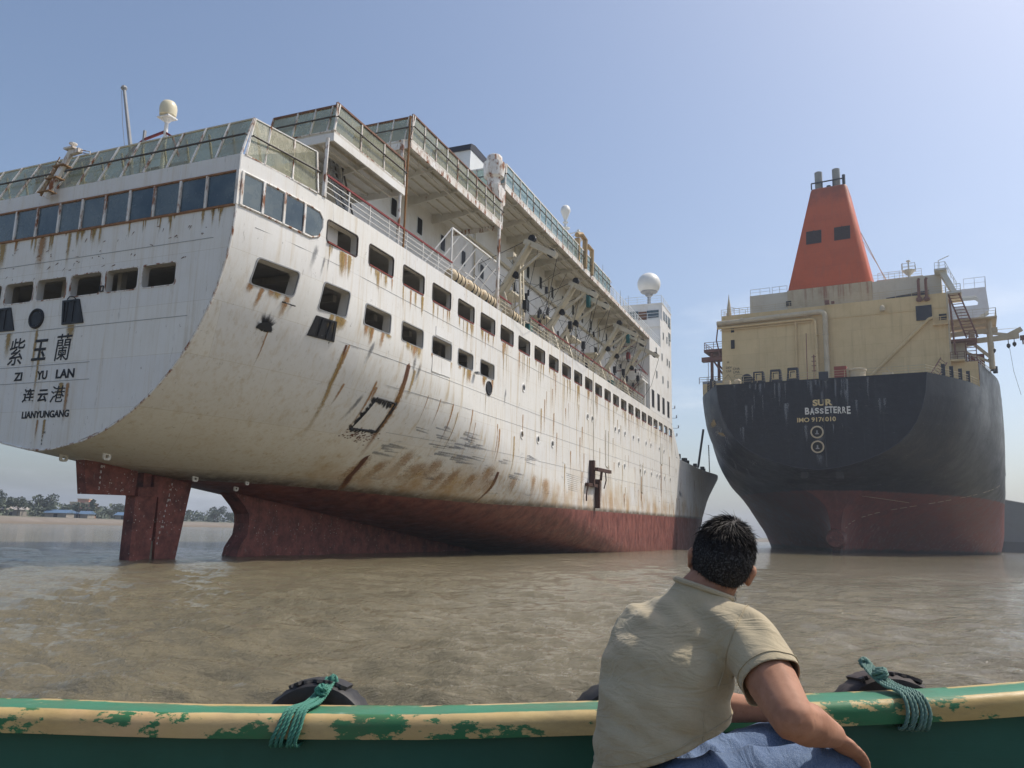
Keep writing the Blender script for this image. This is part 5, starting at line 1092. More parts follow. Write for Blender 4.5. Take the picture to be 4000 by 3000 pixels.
# provision crane and boat platform on the starboard side
k = MB(); k.tube([(20, -23.5, 29.6), (20, -23.5, 37.5)], .42, 10); k.bar((20, -18, 36.6), (20, -23.6, 36.9), .5, .5); k.bar((20, -18, 35.6), (20, -24.6, 35.9), .6, .7); k.bar((20, -18, 33.7), (20, -23.5, 30.6), .35); k.bar((20, -20.5, 34.6), (20, -23.5, 31.3), .45); k.box((18, -24.6, 37.5), (26, -18, 37.7)); k.bar((20, -21.5, 33.8), (20, -18, 33.2), .3); k.lathe([(.5, -.5), (.5, .5)], (20, -21, 34.9), 14, 0, 0)
k.bar((20, -19.5, 34.2), (20, -27.4, 34.6), .55, .75); k.bar((20, -21.8, 35.8), (20, -25.9, 34.9), .3, .45); k.bar((20, -26, 34.8), (20, -27.8, 35.7), .6, .7); cr = Q(k, 'provision_crane', M['tan2'])
k = MB(); rail(k, [(18, -18.2, 37.7), (18, -24.5, 37.7), (26, -24.5, 37.7)], 1.3, 3, .05, 1.5); k.tube([(20, -21.8, 35.9), (20, -27.2, 35.9)], .04, 4); k.build('crane_rail', M['palerail'], cr)
k = MB()
for y, z in ((-25.9, 33.2), (-26.7, 33.4), (-23.9, 32.6)): k.tube([(20, y, z+1.2), (20, y, z)], .06, 5); k.lathe([(.05, -.5), (.28, -.2), (.28, .1), (.1, .3)], (20, y, z), 10)
k.tube([(20, -26, 33), (20, -26.3, 29), (20, -27, 25.2)], .025, 4); k.build('hook_block', M['black'], cr); k = MB(); k.box((19.7, -28.2, 33.9), (20.3, -27.5, 34.6)); k.lathe([(.1, 33.2), (.12, 33.9)], (20, -27.85, 0), 8); k.build('crane_hook', M['brownsteel'], cr)
k = MB(); rail(k, [(15.2, -21.2, 29.65), (26, -23.3, 29.65), (40, -24.2, 29.65)], 1.2, 3, .05, 1.6); rail(k, [(15.2, -19.8, 30.15), (15.2, -21.3, 29.65)], 1.2, 3, .05, 1); Q(k, 'railing', M['palerail'])
k = MB(); k.tube([(22, -23.6, 29.6), (22, -23.7, 31), (22, -23.2, 31.7)], .3, 8); k.tube([(24, -24, 29.6), (24, -24, 30.7)], .35, 8); Q(k, 'deck_ventilator', M['navy'], True)
k = MB(); k.lathe([(.3, -1.2), (.95, -.9), (1.1, 0), (.95, .9), (.3, 1.2)], (44, -24.0, 30.6), 14, 0, 2); Q(k, 'rescue_capsule', M['orange'], True)
k = MB(); k.box((46, -25.3, 23), (50, -25.1, 29.0)); Q(k, 'pilot_door', M['navy'])
# boat platform on the port side
k = MB(); 
for x, y in ((16, 20.2), (22, 20.6)): k.bar((x, y, 29), (x, y, 35.2), .45); k.bar((x, 18, 30.5), (x, y, 34), .3)
k.box((15, 17.8, 35), (24, 21.4, 35.5)); k.box((15.5, 17.8, 33.4), (16.6, 22, 34.2)); rail(k, [(15, 17.9, 35.5), (15, 21.3, 35.5), (24, 21.3, 35.5)], 1.3, 3, .05, 1.5); rail(k, [(15.3, 18, 29.2), (15.3, 22.4, 29.2)], 1.2, 3, .05, 1.5); k.tube([(14.5, 18.6, 39.6), (14.8, 19, 37), (14.6, 18.3, 34)], .12, 6); k.tube([(15, 20.6, 33), (15, 20.6, 29)], .05, 5); Q(k, 'boat_platform', M['brownsteel'])
# things standing on the carrier
k = MB(); k.box((0, 0, 0), (2.5, 2.3, 3.3)); b = k.build('container', dirty('red_container', (.17, .035, .03), (.10, .04, .03), .6, .8, .6)); b.matrix_world = CARR @ Matrix.Translation((24, -22.6, 29.65))
k = MB()
for j in range(12): k.box((.1+.2*j, -.03, .1), (.2+.2*j, .0, 3.2))
for a in (0, 2.2): k.box((-.02, a, 0), (.03, a+.1, 3.3))
k.box((-.03, 0, 3.2), (.03, 2.3, 3.33)); k.build('container_rib', M['louvre'], b); tag(b, 'dark red container on the side deck of the black ship, below the tan crane', 'container')
# spar and chain hanging between the ships
p0 = CARR @ Vector((13.5, 21.2, 20.6)); p1 = FERRY @ Vector((116, -10.2, 12.3))
k = MB(); k.tube([p0, p1], .2, 8); o = k.build('mooring_spar', M['navy'], None, True); tag(o, 'dark straight boom slanting from the black hull down to the ferry bow', 'boom')
k = MB(); a = CARR @ Vector((20, 22.2, 18.5)); b_ = FERRY @ Vector((130, -10.2, 12.4))
k.tube([Vector(a).lerp(Vector(b_), j/68) for j in range(69)], [(.05, .13, .05, .09)[j % 4] for j in range(69)], 8)
o = k.build('hanging_chain', M['black']); tag(o, 'black chain hanging in the gap beside the black ship hull', 'chain')
# ------------------------------------------------------------------ camera, sky and sun
cam = bpy.data.cameras.new('Camera'); co_ = bpy.data.objects.new('Camera', cam); COL.objects.link(co_); sc.camera = co_
cam.sensor_fit = 'HORIZONTAL'; cam.angle = 2*math.atan(1106/1678.); cam.clip_start = .05; cam.clip_end = 6000
cm = Matrix(((.999565, -.029487, 0), (-.005523, -.187224, -.982302), (.028965, .981875, -.187305))).to_4x4(); cm.translation = (0, 0, 1.8); co_.matrix_world = cm
SUN_EL, SUN_AZ = R(56), R(74)                    # azimuth from +Y towards +X
w = bpy.data.worlds.new('World'); sc.world = w; w.use_nodes = True; nt = w.node_tree
sk = nt.nodes.new('ShaderNodeTexSky'); sk.sky_type = 'NISHITA'; sk.sun_disc = False; sk.sun_elevation = SUN_EL; sk.sun_rotation = SUN_AZ
sk.air_density = 1.0; sk.dust_density = 2.8; sk.ozone_density = 1.4; sk.altitude = 0
bg = nt.nodes['Background']; bg.inputs[1].default_value = .145
tcw = nt.nodes.new('ShaderNodeTexCoord'); mpw = nt.nodes.new('ShaderNodeMapping'); mpw.inputs['Scale'].default_value = (1.2, 1.2, 5); nt.links.new(tcw.outputs['Generated'], mpw.inputs[0])
nzw = nt.nodes.new('ShaderNodeTexNoise'); nzw.inputs['Scale'].default_value = 2.1; nzw.inputs['Detail'].default_value = 7; nzw.inputs['Roughness'].default_value = .6; nt.links.new(mpw.outputs[0], nzw.inputs['Vector'])
spw = nt.nodes.new('ShaderNodeSeparateXYZ'); nt.links.new(tcw.outputs['Generated'], spw.inputs[0])
def wr(v, a, b, c, d):
    x = nt.nodes.new('ShaderNodeMapRange'); x.interpolation_type = 'SMOOTHSTEP'; nt.links.new(v, x.inputs[0])
    for i, q in enumerate((a, b, c, d)): x.inputs[1+i].default_value = q
    return x.outputs[0]
mu = nt.nodes.new('ShaderNodeMath'); mu.operation = 'MULTIPLY'; nt.links.new(wr(nzw.outputs[0], .5, .72, 0, .55), mu.inputs[0]); nt.links.new(wr(spw.outputs[2], .42, .1, 0, 1), mu.inputs[1])
mxw = nt.nodes.new('ShaderNodeMix'); mxw.data_type = 'RGBA'; nt.links.new(mu.outputs[0], mxw.inputs[0]); nt.links.new(sk.outputs[0], mxw.inputs[6]); mxw.inputs[7].default_value = (6.6, 6.8, 7.2, 1)
nt.links.new(mxw.outputs[2], bg.inputs[0])
sl = bpy.data.lights.new('Sun', 'SUN'); sl.energy = 3.5; sl.angle = R(1.2); sl.color = (1, .94, .84)
so = bpy.data.objects.new('Sun', sl); COL.objects.link(so)
sd_ = Vector((math.sin(SUN_AZ)*math.cos(SUN_EL), math.cos(SUN_AZ)*math.cos(SUN_EL), math.sin(SUN_EL)))
so.rotation_euler = sd_.to_track_quat('Z', 'Y').to_euler(); so.location = (60, 0, 90)
sc.view_settings.view_transform = 'Standard'; sc.view_settings.look = 'None'; sc.view_settings.exposure = .12; sc.view_settings.gamma = 1
sc.cycles.use_denoising = True; sc.cycles.max_bounces = 6; sc.cycles.transparent_max_bounces = 24; sc.cycles.volume_bounces = 0; sc.cycles.caustics_reflective = False; sc.cycles.caustics_refractive = False

# ------------------------------------------------------------------ water
def water_mat():
    t = NT('silty_water'); n1 = t.noise(.05, t.co((1, 1, 1)), 5); n2 = t.noise(.9, t.co((.6, 1.2, 1)), 7, .65)
    c = t.mix(t.ramp(n1, .35, .65), (.148, .127, .079), (.182, .156, .101)); c = t.mix(t.ramp(n2, .4, .7, 0, .15), c, (.235, .20, .135))
    t.col(c); t.rough(.06); t.b.inputs['IOR'].default_value = 1.33; t.b.inputs['Specular IOR Level'].default_value = .5
    a = t.noise(4.2, t.co((.7, 1.6, 1)), 7, .66, .6); b = t.noise(.55, t.co((.7, 1.4, 1)), 6, .6, .8)
    d = t.noise(15, t.co((.55, 1.7, 1)), 5, .65, .4); t.bump(t.math('ADD', t.math('ADD', t.math('MULTIPLY', a, .45), b), t.math('MULTIPLY', d, .10)), 1.0, .17); return t.m
rng = np.random.default_rng(5)
ang = np.concatenate([np.linspace(-180, -60, 40)[:-1], np.linspace(-60, 60, 640), np.linspace(60, 180, 40)[1:-1]])
rad = [0.4, 1.2]; 
while rad[-1] < 70: rad.append(rad[-1]*1.0085)
while rad[-1] < 2480: rad.append(rad[-1]*1.06)
rad = np.array(rad); A, Rr = np.meshgrid(np.radians(ang), rad); X = Rr*np.sin(A); Y = Rr*np.cos(A); Z = np.zeros_like(X)
cell = np.where(Rr < 70, Rr*.0085, Rr*.06)
for i in range(46):
    L = .28*1.11**i if i < 30 else rng.uniform(.6, 5); th = R(75)+rng.normal(0, .55); k_ = 2*math.pi/L; ph = rng.uniform(0, 6.28)
    amp = .042*L**.72/(1+(L/.9)**1.1)*np.clip((72-Rr)/45, .12, 1)*rng.uniform(.4, 1.0)*np.clip((L/cell-2.5)/4, 0, 1)*np.clip(60/np.maximum(Rr, 1), 0, 1)**.3
    s_ = np.sin(k_*(X*math.sin(th)*.55+Y*math.cos(th)*1.3+.25*np.sin(X*.6+ph)+.2*np.sin(Y*.9+2*ph))+ph); Z += amp*(1-2*np.abs(s_)**.8+.25) if i % 3 == 0 else amp*s_
na, nr = len(ang), len(rad)
vv = np.stack([X, Y, Z], -1).reshape(-1, 3); ff = []
for i in range(nr-1):
    o = i*na
    ff += [(o+j, o+na+j, o+na+(j+1) % na, o+(j+1) % na) for j in range(na)]
ff.append(tuple(reversed(range(na))))
me = bpy.data.meshes.new('water'); me.from_pydata(vv.tolist(), [], ff); me.materials.append(water_mat()); me.polygons.foreach_set('use_smooth', [True]*len(me.polygons))
bmx = bmesh.new(); bmx.from_mesh(me); bmesh.ops.recalc_face_normals(bmx, faces=bmx.faces); bmx.faces.ensure_lookup_table()
if bmx.faces[len(bmx.faces)//2].normal.z < 0: bmesh.ops.reverse_faces(bmx, faces=bmx.faces)
bmx.to_mesh(me); bmx.free()
wo = bpy.data.objects.new('water', me); COL.objects.link(wo); tag(wo, 'brown silty river water with small ripples', 'water', None, 'structure')
# ------------------------------------------------------------------ far shore
coast = [(-420, 20), (-230, 140), (-150, 225), (-141, 320), (-136, 400), (-60, 560), (150, 650), (500, 700), (1300, 760)]
def offs(i, d):
    a = Vector(coast[max(i-1, 0)]); b = Vector(coast[min(i+1, len(coast)-1)]); t_ = (b-a).normalized(); n_ = Vector((-t_.y, t_.x)); return Vector(coast[i])+n_*d
k = MB(); prof = [(-6, -.6), (0, .0), (6, .5), (16, 1.7), (24, 2.2), (60, 2.5), (160, 3.0), (500, 4)]
for i in range(len(coast)):
    for d, z in prof: p = offs(i, d); k.v.append((p.x, p.y, z))
n_ = len(prof)
for i in range(len(coast)-1):
    for j in range(n_-1): k.f.append((i*n_+j, (i+1)*n_+j, (i+1)*n_+j+1, i*n_+j+1)); k.mi.append(0)
t = NT('sandy_bank'); x, y, z = t.xyz(); a = t.noise(.12, detail=9, rough=.7)
c = t.mix(t.ramp(a, .35, .65), (.17, .14, .108), (.23, .19, .15)); c = t.mix(t.ramp(z, 1.0, .3), c, (.16, .125, .085)); c = t.mix(t.math('MULTIPLY', t.ramp(z, 1.9, 2.3), t.ramp(t.noise(.3, detail=8), .4, .6)), c, (.07, .09, .035)); t.col(c); t.rough(.95)
b = k.build('beach', t.m, None, True); tag(b, 'pale sandy bank along the far shore', 'beach', None, 'structure')
def leafmat(name, a, b):
    t = NT(name); t.col(t.mix(t.ramp(t.noise(.35, detail=6), .35, .65), a, b)); t.rough(.7); return t.m
GR = [leafmat('dark_leaves', (.045, .060, .040), (.070, .090, .058)), leafmat('mid_leaves', (.060, .080, .050), (.095, .115, .070)), leafmat('haze_grey_leaves', (.06, .08, .045), (.10, .115, .065))]  # leaf greens greyed in the colour itself, standing in for thicker distance haze
bark = dirty('bark', (.12, .09, .065), (.06, .05, .04), .9, 2, .6)
def clump(k, c, r, n, s, q, flat=.8):
    for _ in range(n):
        d = Vector((q.gauss(0, 1), q.gauss(0, 1), q.gauss(0, 1))).normalized()*r*q.uniform(.35, 1)**.5; d.z *= flat; p = Vector(c)+d
        u = Vector((q.gauss(0, 1), q.gauss(0, 1), q.gauss(0, 1))).normalized(); v = u.orthogonal().normalized(); ww = u.cross(v); a = s*q.uniform(.6, 1.3)
        k.add([p+v*a, p+ww*a*.7, p-v*a, p-ww*a*.7], [(0, 1, 2, 3)])
def tree(kind, h, seed):
    q = random.Random(seed); root = empty('tree'); tr = MB(); tr.tube([(0, 0, 0), (.1*h*.1, 0, h*.35), (0, .03*h, h*.7)], [.045*h*.5, .03*h*.5, .012*h], 6); cr = MB()
    nb = 7
    for i in range(nb):
        if kind == 2: c = (q.uniform(-.1, .1)*h, q.uniform(-.1, .1)*h, h*(.3+.65*i/nb)); r = h*(.2-.016*i)
        else:
            th = i*2.4+q.random(); rr_ = h*q.uniform(.12, .3); c = (math.cos(th)*rr_, math.sin(th)*rr_, h*q.uniform(.45, .88)); r = h*q.uniform(.14, .24)
            tr.tube([(0, 0, h*.35), (c[0]*.6, c[1]*.6, c[2]*.8), c], [.012*h, .008*h, .004*h], 5)
        clump(cr, c, r, 95, h*.042, q)
    tr.build('trunk', bark, root); cr.build('crown', GR[kind], root, fix=False); return root
protos = [tree(0, 10, 1), tree(1, 9, 2), tree(2, 12, 3), tree(1, 8, 4), tree(0, 12, 5)]
lab = ['dark round bushy tree in the hazy tree belt on the far shore', 'mid green spreading tree in the hazy tree belt on the far shore', 'tall narrow tree in the hazy tree belt on the far shore', 'low green tree in the hazy tree belt on the far shore', 'tall dark tree rising above the far shore tree belt']
q = random.Random(21); used = set(); spots = []
cl = [Vector(c) for c in coast]
def along(u):
    i = int(u); f = u-i; return offs(i, 0).lerp(offs(min(i+1, len(cl)-1), 0), f), i
def inland(u, d): i = int(u); return offs(i, d).lerp(offs(min(i+1, len(cl)-1), d), u-i)
for j in range(64):
    u = 1.6+2.9*j/63+q.uniform(-.03, .03); spots.append((inland(u, q.uniform(42, 110)), q.uniform(.65, 1.0)))
for u, d, s_ in ((5.95, 40, 1.25), (6.0, 55, 1.1), (6.06, 46, 1.2), (6.15, 60, .9), (5.8, 50, .9)): spots.append((inland(u, d), s_))
for i, (p, s_) in enumerate(spots):
    kd = q.choice((0, 1, 1, 2, 3, 4)); src = protos[kd]; o = src if kd not in used else copy_tree(src); used.add(kd)
    o.location = (p.x, p.y, 2.2); o.scale = (s_, s_, s_*q.uniform(.85, 1.1)); o.rotation_euler.z = q.uniform(0, 6.28); tag(o, lab[kd], 'tree', lab[kd].replace(' in the', 's in the') if False else 'trees along the far shore, kind %s' % ('dark round', 'spreading', 'tall narrow', 'low', 'tall dark')[kd])
for i, pr in enumerate(protos):
    if i not in used:
        for c in list(pr.children): bpy.data.objects.remove(c)
        bpy.data.objects.remove(pr)
k = MB()
for j in range(620):
    u = 1.5+4.2*q.random(); p = inland(u, q.uniform(58, 160)); h = q.uniform(3.5, 8); clump(k, (p.x, p.y, 2+h*.5), h*.75, 26, .95, q, .7)
o = k.build('far_wood', GR[1], None, fix=False); tag(o, 'hazy green wood behind the sandy far shore', 'wood', None, 'stuff')
blue = dirty('blue_roof_sheet', (.10, .17, .27), (.08, .11, .16), .5, .3, .4); tin = dirty('pale_roof_sheet', (.55, .50, .46), (.35, .28, .22), .5, .3, .5); hutw = dirty('hut_wall', (.30, .27, .23), (.16, .14, .12), .8, .5, .6)
def shed(x, y, w_, d, h, m, label):
    r_o = empty('shed', None, (x, y, 1.9)); k = MB(); k.box((-w_/2, -d/2, 0), (w_/2, d/2, h)); k.build('wall', hutw, r_o); k = MB()
    k.prism([(-w_/2-.5, -d/2-.6, h-.1), (-w_/2-.5, d/2+.6, h+.02), (-w_/2-.5, 0, h+1.3)], (w_+1, 0, 0)); k.build('roof', m, r_o)
    k = MB(); k.box((-.8, -d/2-.05, 0), (.8, -d/2+.05, 2)); k.build('door', M['pane'], r_o); tag(r_o, label, 'shed', 'sheds on the far shore')
shed(-189, 333, 9, 6, 2.4, blue, 'blue roofed shed on the far shore, left of the pink and cream building'); shed(-186, 345, 8, 6, 2.3, blue, 'blue roofed shed on the far shore, in front of the pink and cream building'); shed(-174, 360, 7, 6, 2.4, blue, 'blue roofed shed on the far shore, close left of the rudder'); shed(-206, 330, 8, 6, 3.2, tin, 'pale tin roofed shed at the left end of the far shore'); shed(-178, 415, 6, 5, 3.2, tin, 'pale tin roofed shed seen between the rudder and the skeg')
bl = empty('apartment_building', None, (-205, 379, 2.2)); bl.rotation_euler.z = R(12); tag(bl, 'small pink and cream three storey building among far shore trees', 'building')
bw = dirty('pink_wall', (.50, .26, .18), (.4, .2, .14), .7, .5, .5); bc = dirty('cream_band', (.60, .50, .33), (.45, .36, .22), .7, .5, .5)
k = MB(); k.box((-5.2, 0, 0), (5.2, 6, 7.4)); k.box((-2.3, .5, 7.4), (2.6, 5, 9.2)); k.build('wall', bw, bl); k = MB()
for z in (2.2, 4.6, 6.9): k.box((-5.4, -.5, z), (-1.0, 0, z+1.0)); k.box((1.2, -.5, z), (5.4, 0, z+1.0))
k.box((-2.6, .2, 9.2), (2.9, 5.3, 9.5)); k.build('balcony', bc, bl)
for z in (1, 3.4, 5.8):
    for x in (-3.8, -2, 2.2, 4): k = MB(); k.box((x-.5, -.04, z-.2), (x+.5, .03, z+.9)); k.build('window', M['pane'], bl)
# ------------------------------------------------------------------ grey ship far right
g = empty('grey_ship', None, (150, 268, 0)); g.rotation_euler.z = R(-9); tag(g, 'grey hull of a third ship just visible at the far right edge', 'ship')
k = MB(); sx = [0, 6, 14, 30, 80, 130]; hb = [1.5, 6, 9, 11, 11, 10]; tp = [21, 19.5, 18, 15, 12, 11.5]
for x, b, z1 in zip(sx, hb, tp):
    for f in (1.0, .96, .9, .75): k.v.append((x+(3*(1-f)*8 if x < 10 else 0), -b*f, z1*(f-.75)/.25-1 if f > .75 else -1.5))
    for f in (.75, .9, .96, 1.0): k.v.append((x+(3*(1-f)*8 if x < 10 else 0), b*f, z1*(f-.75)/.25-1 if f > .75 else -1.5))
for i in range(5):
    for j in range(8): k.f.append((i*8+j, i*8+(j+1) % 8, (i+1)*8+(j+1) % 8, (i+1)*8+j)); k.mi.append(0)
k.f.append(tuple(range(8))); k.f.append(tuple(40+j for j in reversed(range(8)))); k.mi += [0, 0]
t = NT('grey_hull_paint'); x, y, z = t.xyz(); c = t.mix(t.noise(.3, t.co((1, 1, .2)), 8), (.10, .115, .125), (.16, .175, .18)); t.col(t.mix(t.ramp(z, 3.6, 3.3), c, (.045, .05, .055))); t.rough(.6)
k.build('hull', t.m, g); k = MB(); k.tube([(x, -b, z1-1) for x, b, z1 in zip(sx, hb, tp)], .15, 5); k.build('edge_bar', M['steel'], g)
k = MB(); k.box((90, -8, 10), (115, 8, 24)); k.box((95, -5, 24), (108, 5, 28)); k.build('deckhouse', M['palerail'], g)
# ------------------------------------------------------------------ haze
k = MB(); k.box((-2600, -2600, -2.5), (2600, 2600, 78)); hz = k.build('haze', [bpy.data.materials.new('haze_air')]); m = hz.data.materials[0]; m.use_nodes = True; m.node_tree.nodes.clear()
ov = m.node_tree.nodes.new('ShaderNodeOutputMaterial'); pv = m.node_tree.nodes.new('ShaderNodeVolumePrincipled'); pv.inputs['Color'].default_value = (.80, .88, 1, 1); pv.inputs['Density'].default_value = .00042; pv.inputs['Anisotropy'].default_value = .3
m.node_tree.links.new(pv.outputs[0], ov.inputs['Volume']); tag(hz, 'pale blue haze lying over the water and far shore', 'haze', None, 'stuff')
# ------------------------------------------------------------------ the boat we sit in
boat = empty('wooden_boat', None, (0, 1.1, 0)); tag(boat, 'green wooden boat with worn yellow and green gunwale, across the bottom', 'boat')
def bz(x): return float(ip(x, [-6, -3, -1.7, -.6, .32, 1.0, 1.77, 3, 5, 6.5], [1.25, 1.2, 1.2, 1.208, 1.245, 1.288, 1.352, 1.49, 1.78, 2.05]))
def bb(x): return float(ip(x, [-6, -5, -3, 3, 4.5, 5.5, 6.5], [1.0, 1.35, 1.68, 1.68, 1.3, .8, .08]))
def sm(f, x, e=.5): return (f(x-e)+f(x)*2+f(x+e))/4
bxs = [-6+.25*i for i in range(50)]+[6.5]
def green_mat():
    t = NT('dark_green_planking'); a = t.noise(1.2, detail=8, rough=.7); c = t.mix(t.ramp(a, .3, .7), (.008, .075, .046), (.014, .105, .068))
    s_ = t.noise(5, t.co((.35, 1, 2.5)), 10, .75); c = t.mix(t.ramp(s_, .68, .72), c, (.22, .26, .22)); s2 = t.noise(2.2, t.co((.5, 1, 1), (5, 5, 2)), 9, .7); c = t.mix(t.ramp(s2, .6, .75, 0, .6), c, (.015, .03, .02))
    t.col(c); t.rough(t.ramp(a, .3, .7, .35, .55)); t.bump(t.noise(4, t.co((.15, 1, 1)), 6), .25, .02); return t.m
def rail_mat():
    t = NT('worn_gunwale_paint'); gx = t.n('ShaderNodeNewGeometry'); sp = t.n('ShaderNodeSeparateXYZ'); t.l(gx.outputs['Normal'], sp.inputs[0]); up = sp.outputs[2]
    x, y, z = t.xyz()
    grn = t.mix(t.noise(3, detail=6), (.028, .165, .088), (.05, .22, .13)); yl = t.mix(t.ramp(t.noise(2.2, t.co((.6, 1, 2)), 8, .7), .3, .7), (.47, .325, .115), (.56, .42, .19)); yl = t.mix(t.ramp(t.noise(.9, detail=5), .5, .65, 0, .5), yl, (.58, .36, .21))
    n1 = t.noise(6.5, t.co((.7, 1, 1.6)), 10, .72); n2 = t.noise(1.1, t.co((1, .3, .3), (2, 0, 0)), 4)
    chip = t.ramp(t.math('ADD', n1, t.math('ADD', t.math('MULTIPLY', n2, .65), t.math('MULTIPLY', t.math('ABSOLUTE', up), -.06))), .81, .835)          # green coat showing on the yellow face
    face = t.mix(chip, yl, (.022, .15, .055)); face = t.mix(t.ramp(t.noise(9, t.co((1, 1, .5), (3, 3, 1)), 8), .72, .74), face, (.12, .06, .03)); face = t.mix(t.ramp(t.noise(1.6, t.co((2.6, 1, .4), (8, 2, 2)), 5), .74, .76), face, (.32, .05, .03))
    scr = t.ramp(t.noise(5, t.co((1.1, 3.2, 1), (1, 6, 2)), 10, .78), .63, .66); top = t.mix(scr, grn, (.55, .46, .24)); top = t.mix(t.ramp(t.noise(11, t.co((.6, 2.5, 1)), 8, .7), .62, .72, 0, .5), top, (.45, .55, .48))
    e = t.math('ADD', up, t.math('MULTIPLY', t.math('SUBTRACT', n1, .5), .12))
    c = t.mix(t.ramp(e, .93, .97), face, top); c = t.mix(t.math('MULTIPLY', t.ramp(t.noise(2.2, t.co((1, 1, 2.5), (4, 4, 4)), 9, .75), .45, .75), .45), c, (.13, .095, .05)); t.col(c); t.rough(t.ramp(n1, .3, .7, .42, .62)); t.bump(n1, .25, .012); return t.m
def loft(k, rows, close=False):
    n = len(rows[0]); o = len(k.v)
    for r in rows: k.v += [tuple(p) for p in r]
    for i in range(len(rows)-1):
        for j in range(n if close else n-1): k.f.append((o+i*n+j, o+i*n+(j+1) % n, o+(i+1)*n+(j+1) % n, o+(i+1)*n+j)); k.mi.append(0)
    if close: k.f.append(tuple(o+j for j in range(n))); k.f.append(tuple(o+(len(rows)-1)*n+j for j in reversed(range(n)))); k.mi += [0, 0]
k = MB(); rows = []
for x in bxs:
    b, z = sm(bb, x), sm(bz, x)-.07; b = max(b-.05, .03); zl = -.35+max(0, abs(x)-3.5)*.12; out = [(b, z), (b*.98, z-.35), (b*.9, z-.8), (b*.6, zl+.1), (0, zl)]; tk = .055; inn = [(max(p-tk, 0), q+(tk if p < .7*b else 0)) for p, q in out]
    rows.append([(x, p, q) for p, q in out]+[(x, -p, q) for p, q in out[-2::-1]]+[(x, -p, q) for p, q in inn]+[(x, p, q) for p, q in inn[-2::-1]])
loft(k, rows, True); k.build('hull', green_mat(), boat)
k = MB(); rm = rail_mat()
for s in (-1, 1):
    rows = []
    for x in bxs:
        b, z = sm(bb, x), sm(bz, x); b = max(b, .09); wv = .0025*math.sin(x*3.1)+.002*math.sin(x*7.3)
        pr = [(b, z-.065), (b, z-.012), (b-.012, z), (b-.135, z+.002), (b-.152, z-.004), (b-.163, z-.016), (b-.167, z-.032), (b-.166, z-.071), (b-.150, z-.074), (b-.09, z-.072)]
        rows.append([(x, s*(p-(wv if i in (5, 6, 7) else 0)), q+wv) for i, (p, q) in enumerate(pr)])
    loft(k, rows, True)
k.build('gunwale', rm, boat, 50)
k = MB()
for x in (-4, -2.35, .95 if False else 2.6, 4.2):
    b, z = sm(bb, x), sm(bz, x)
    for s in (-1, 1): k.prism([(x-.04, s*(b-.1), z-.08), (x-.04, s*(b*.9-.06), z-.75), (x-.04, s*(b*.9-.2), z-.75), (x-.04, s*(b-.19), z-.08)], (.08, 0, 0))
k.build('rib', M['navy'] if False else green_mat(), boat)
plank = dirty('grey_boards', (.20, .17, .13), (.10, .08, .06), .8, 1.5, .7, bump=.3)
k = MB()
for j in range(11): y = -1.32+.24*j; k.box((-4.6, y, .62), (4.0, y+.225, .68))
k.build('floor_boards', plank, boat); k = MB(); k.box((.05, -1.45, .935), (.75, 1.42, .98)); k.box((-3.6, -1.45, .92), (-3.2, 1.42, .965)); k.build('thwart', plank, boat)
# ------------------------------------------------------------------ tyre fenders and their ropes
t = NT('tyre_rubber'); n1 = t.noise(4, detail=9, rough=.7); t.col(t.mix(t.ramp(n1, .4, .7), (.012, .012, .014), (.05, .045, .045))); t.rough(.6); t.bump(t.noise(22, detail=6), .3, .01); rub = t.m
t = NT('brown_rubber'); n1 = t.noise(4, detail=9, rough=.7); t.col(t.mix(t.ramp(n1, .4, .7), (.022, .016, .016), (.075, .055, .052))); t.rough(.75); t.bump(t.noise(18, detail=6), .4, .012); rub2 = t.m
def tyre(x, y, z, r, wd, m, label, tilt=0., worn=True, seed=1):
    q = random.Random(seed); k = MB(); n, pr = 64, [(.50, .30), (.56, .44), (.76, .52), (.93, .49), (.985, .40), (1.0, .2), (1.0, 0), (1.0, -.2), (.985, -.40), (.93, -.49), (.76, -.52), (.56, -.44), (.50, -.30)]
    for i in range(n):
        th = 2*math.pi*i/n
        for f, h in pr:
            e = 1.0; g_ = 1-(.02 if (i % 2 and f > .97) else 0)
            a = r*f*e*g_; k.v.append((a*math.cos(th), h*wd, a*math.sin(th)))
    m_ = len(pr)
    for i in range(n):
        for j in range(m_-1): k.f.append((i*m_+j, i*m_+j+1, ((i+1) % n)*m_+j+1, ((i+1) % n)*m_+j)); k.mi.append(0)
        k.f.append((i*m_+m_-1, i*m_, ((i+1) % n)*m_, ((i+1) % n)*m_+m_-1)); k.mi.append(0)
    o = k.build('tyre_fender', m, None, 45); o.location = (x, y, z); o.rotation_euler = (R(tilt), R(q.uniform(-30, 30)), R(q.uniform(-3, 3)))
    if worn:
        k = MB(); na_ = 22; A0, A1 = 62, 118; rows = []
        for i in range(na_+1):
            a0 = R(A0+(A1-A0)*i/na_); e0 = q.uniform(-.012, .012); e1 = q.uniform(-.01, .01); lift = .004+.010*abs(i/na_-.5)**2*(1 if i > na_/2 else 2)+q.uniform(0, .002)
            rows.append([((r+h)*math.cos(a0), y, (r+h)*math.sin(a0)) for h, y in ((-.004, -wd*.40+e0), (.004+lift*.4, -wd*.385+e0), (.006+lift*.4, 0), (.004+lift*.4, wd*.385+e1), (-.004, wd*.40+e1), (-.008, 0))])
        loft(k, rows, True)
        pt = k.build('worn_tread', m, o); pt.rotation_euler = (0, -o.rotation_euler.y, 0)
    tag(o, label, 'tyre', 'tyre fenders hung outside the green boat'); return o
tyre(-.645, 2.90, 1.055, .21, .16, rub, 'cracked black tyre hanging outside the gunwale in front of open water, fully visible', -6, True, 1)
tyre(.425, 2.90, 1.085, .21, .15, rub, 'black tyre mostly hidden behind the seated man', -4, False, 2)
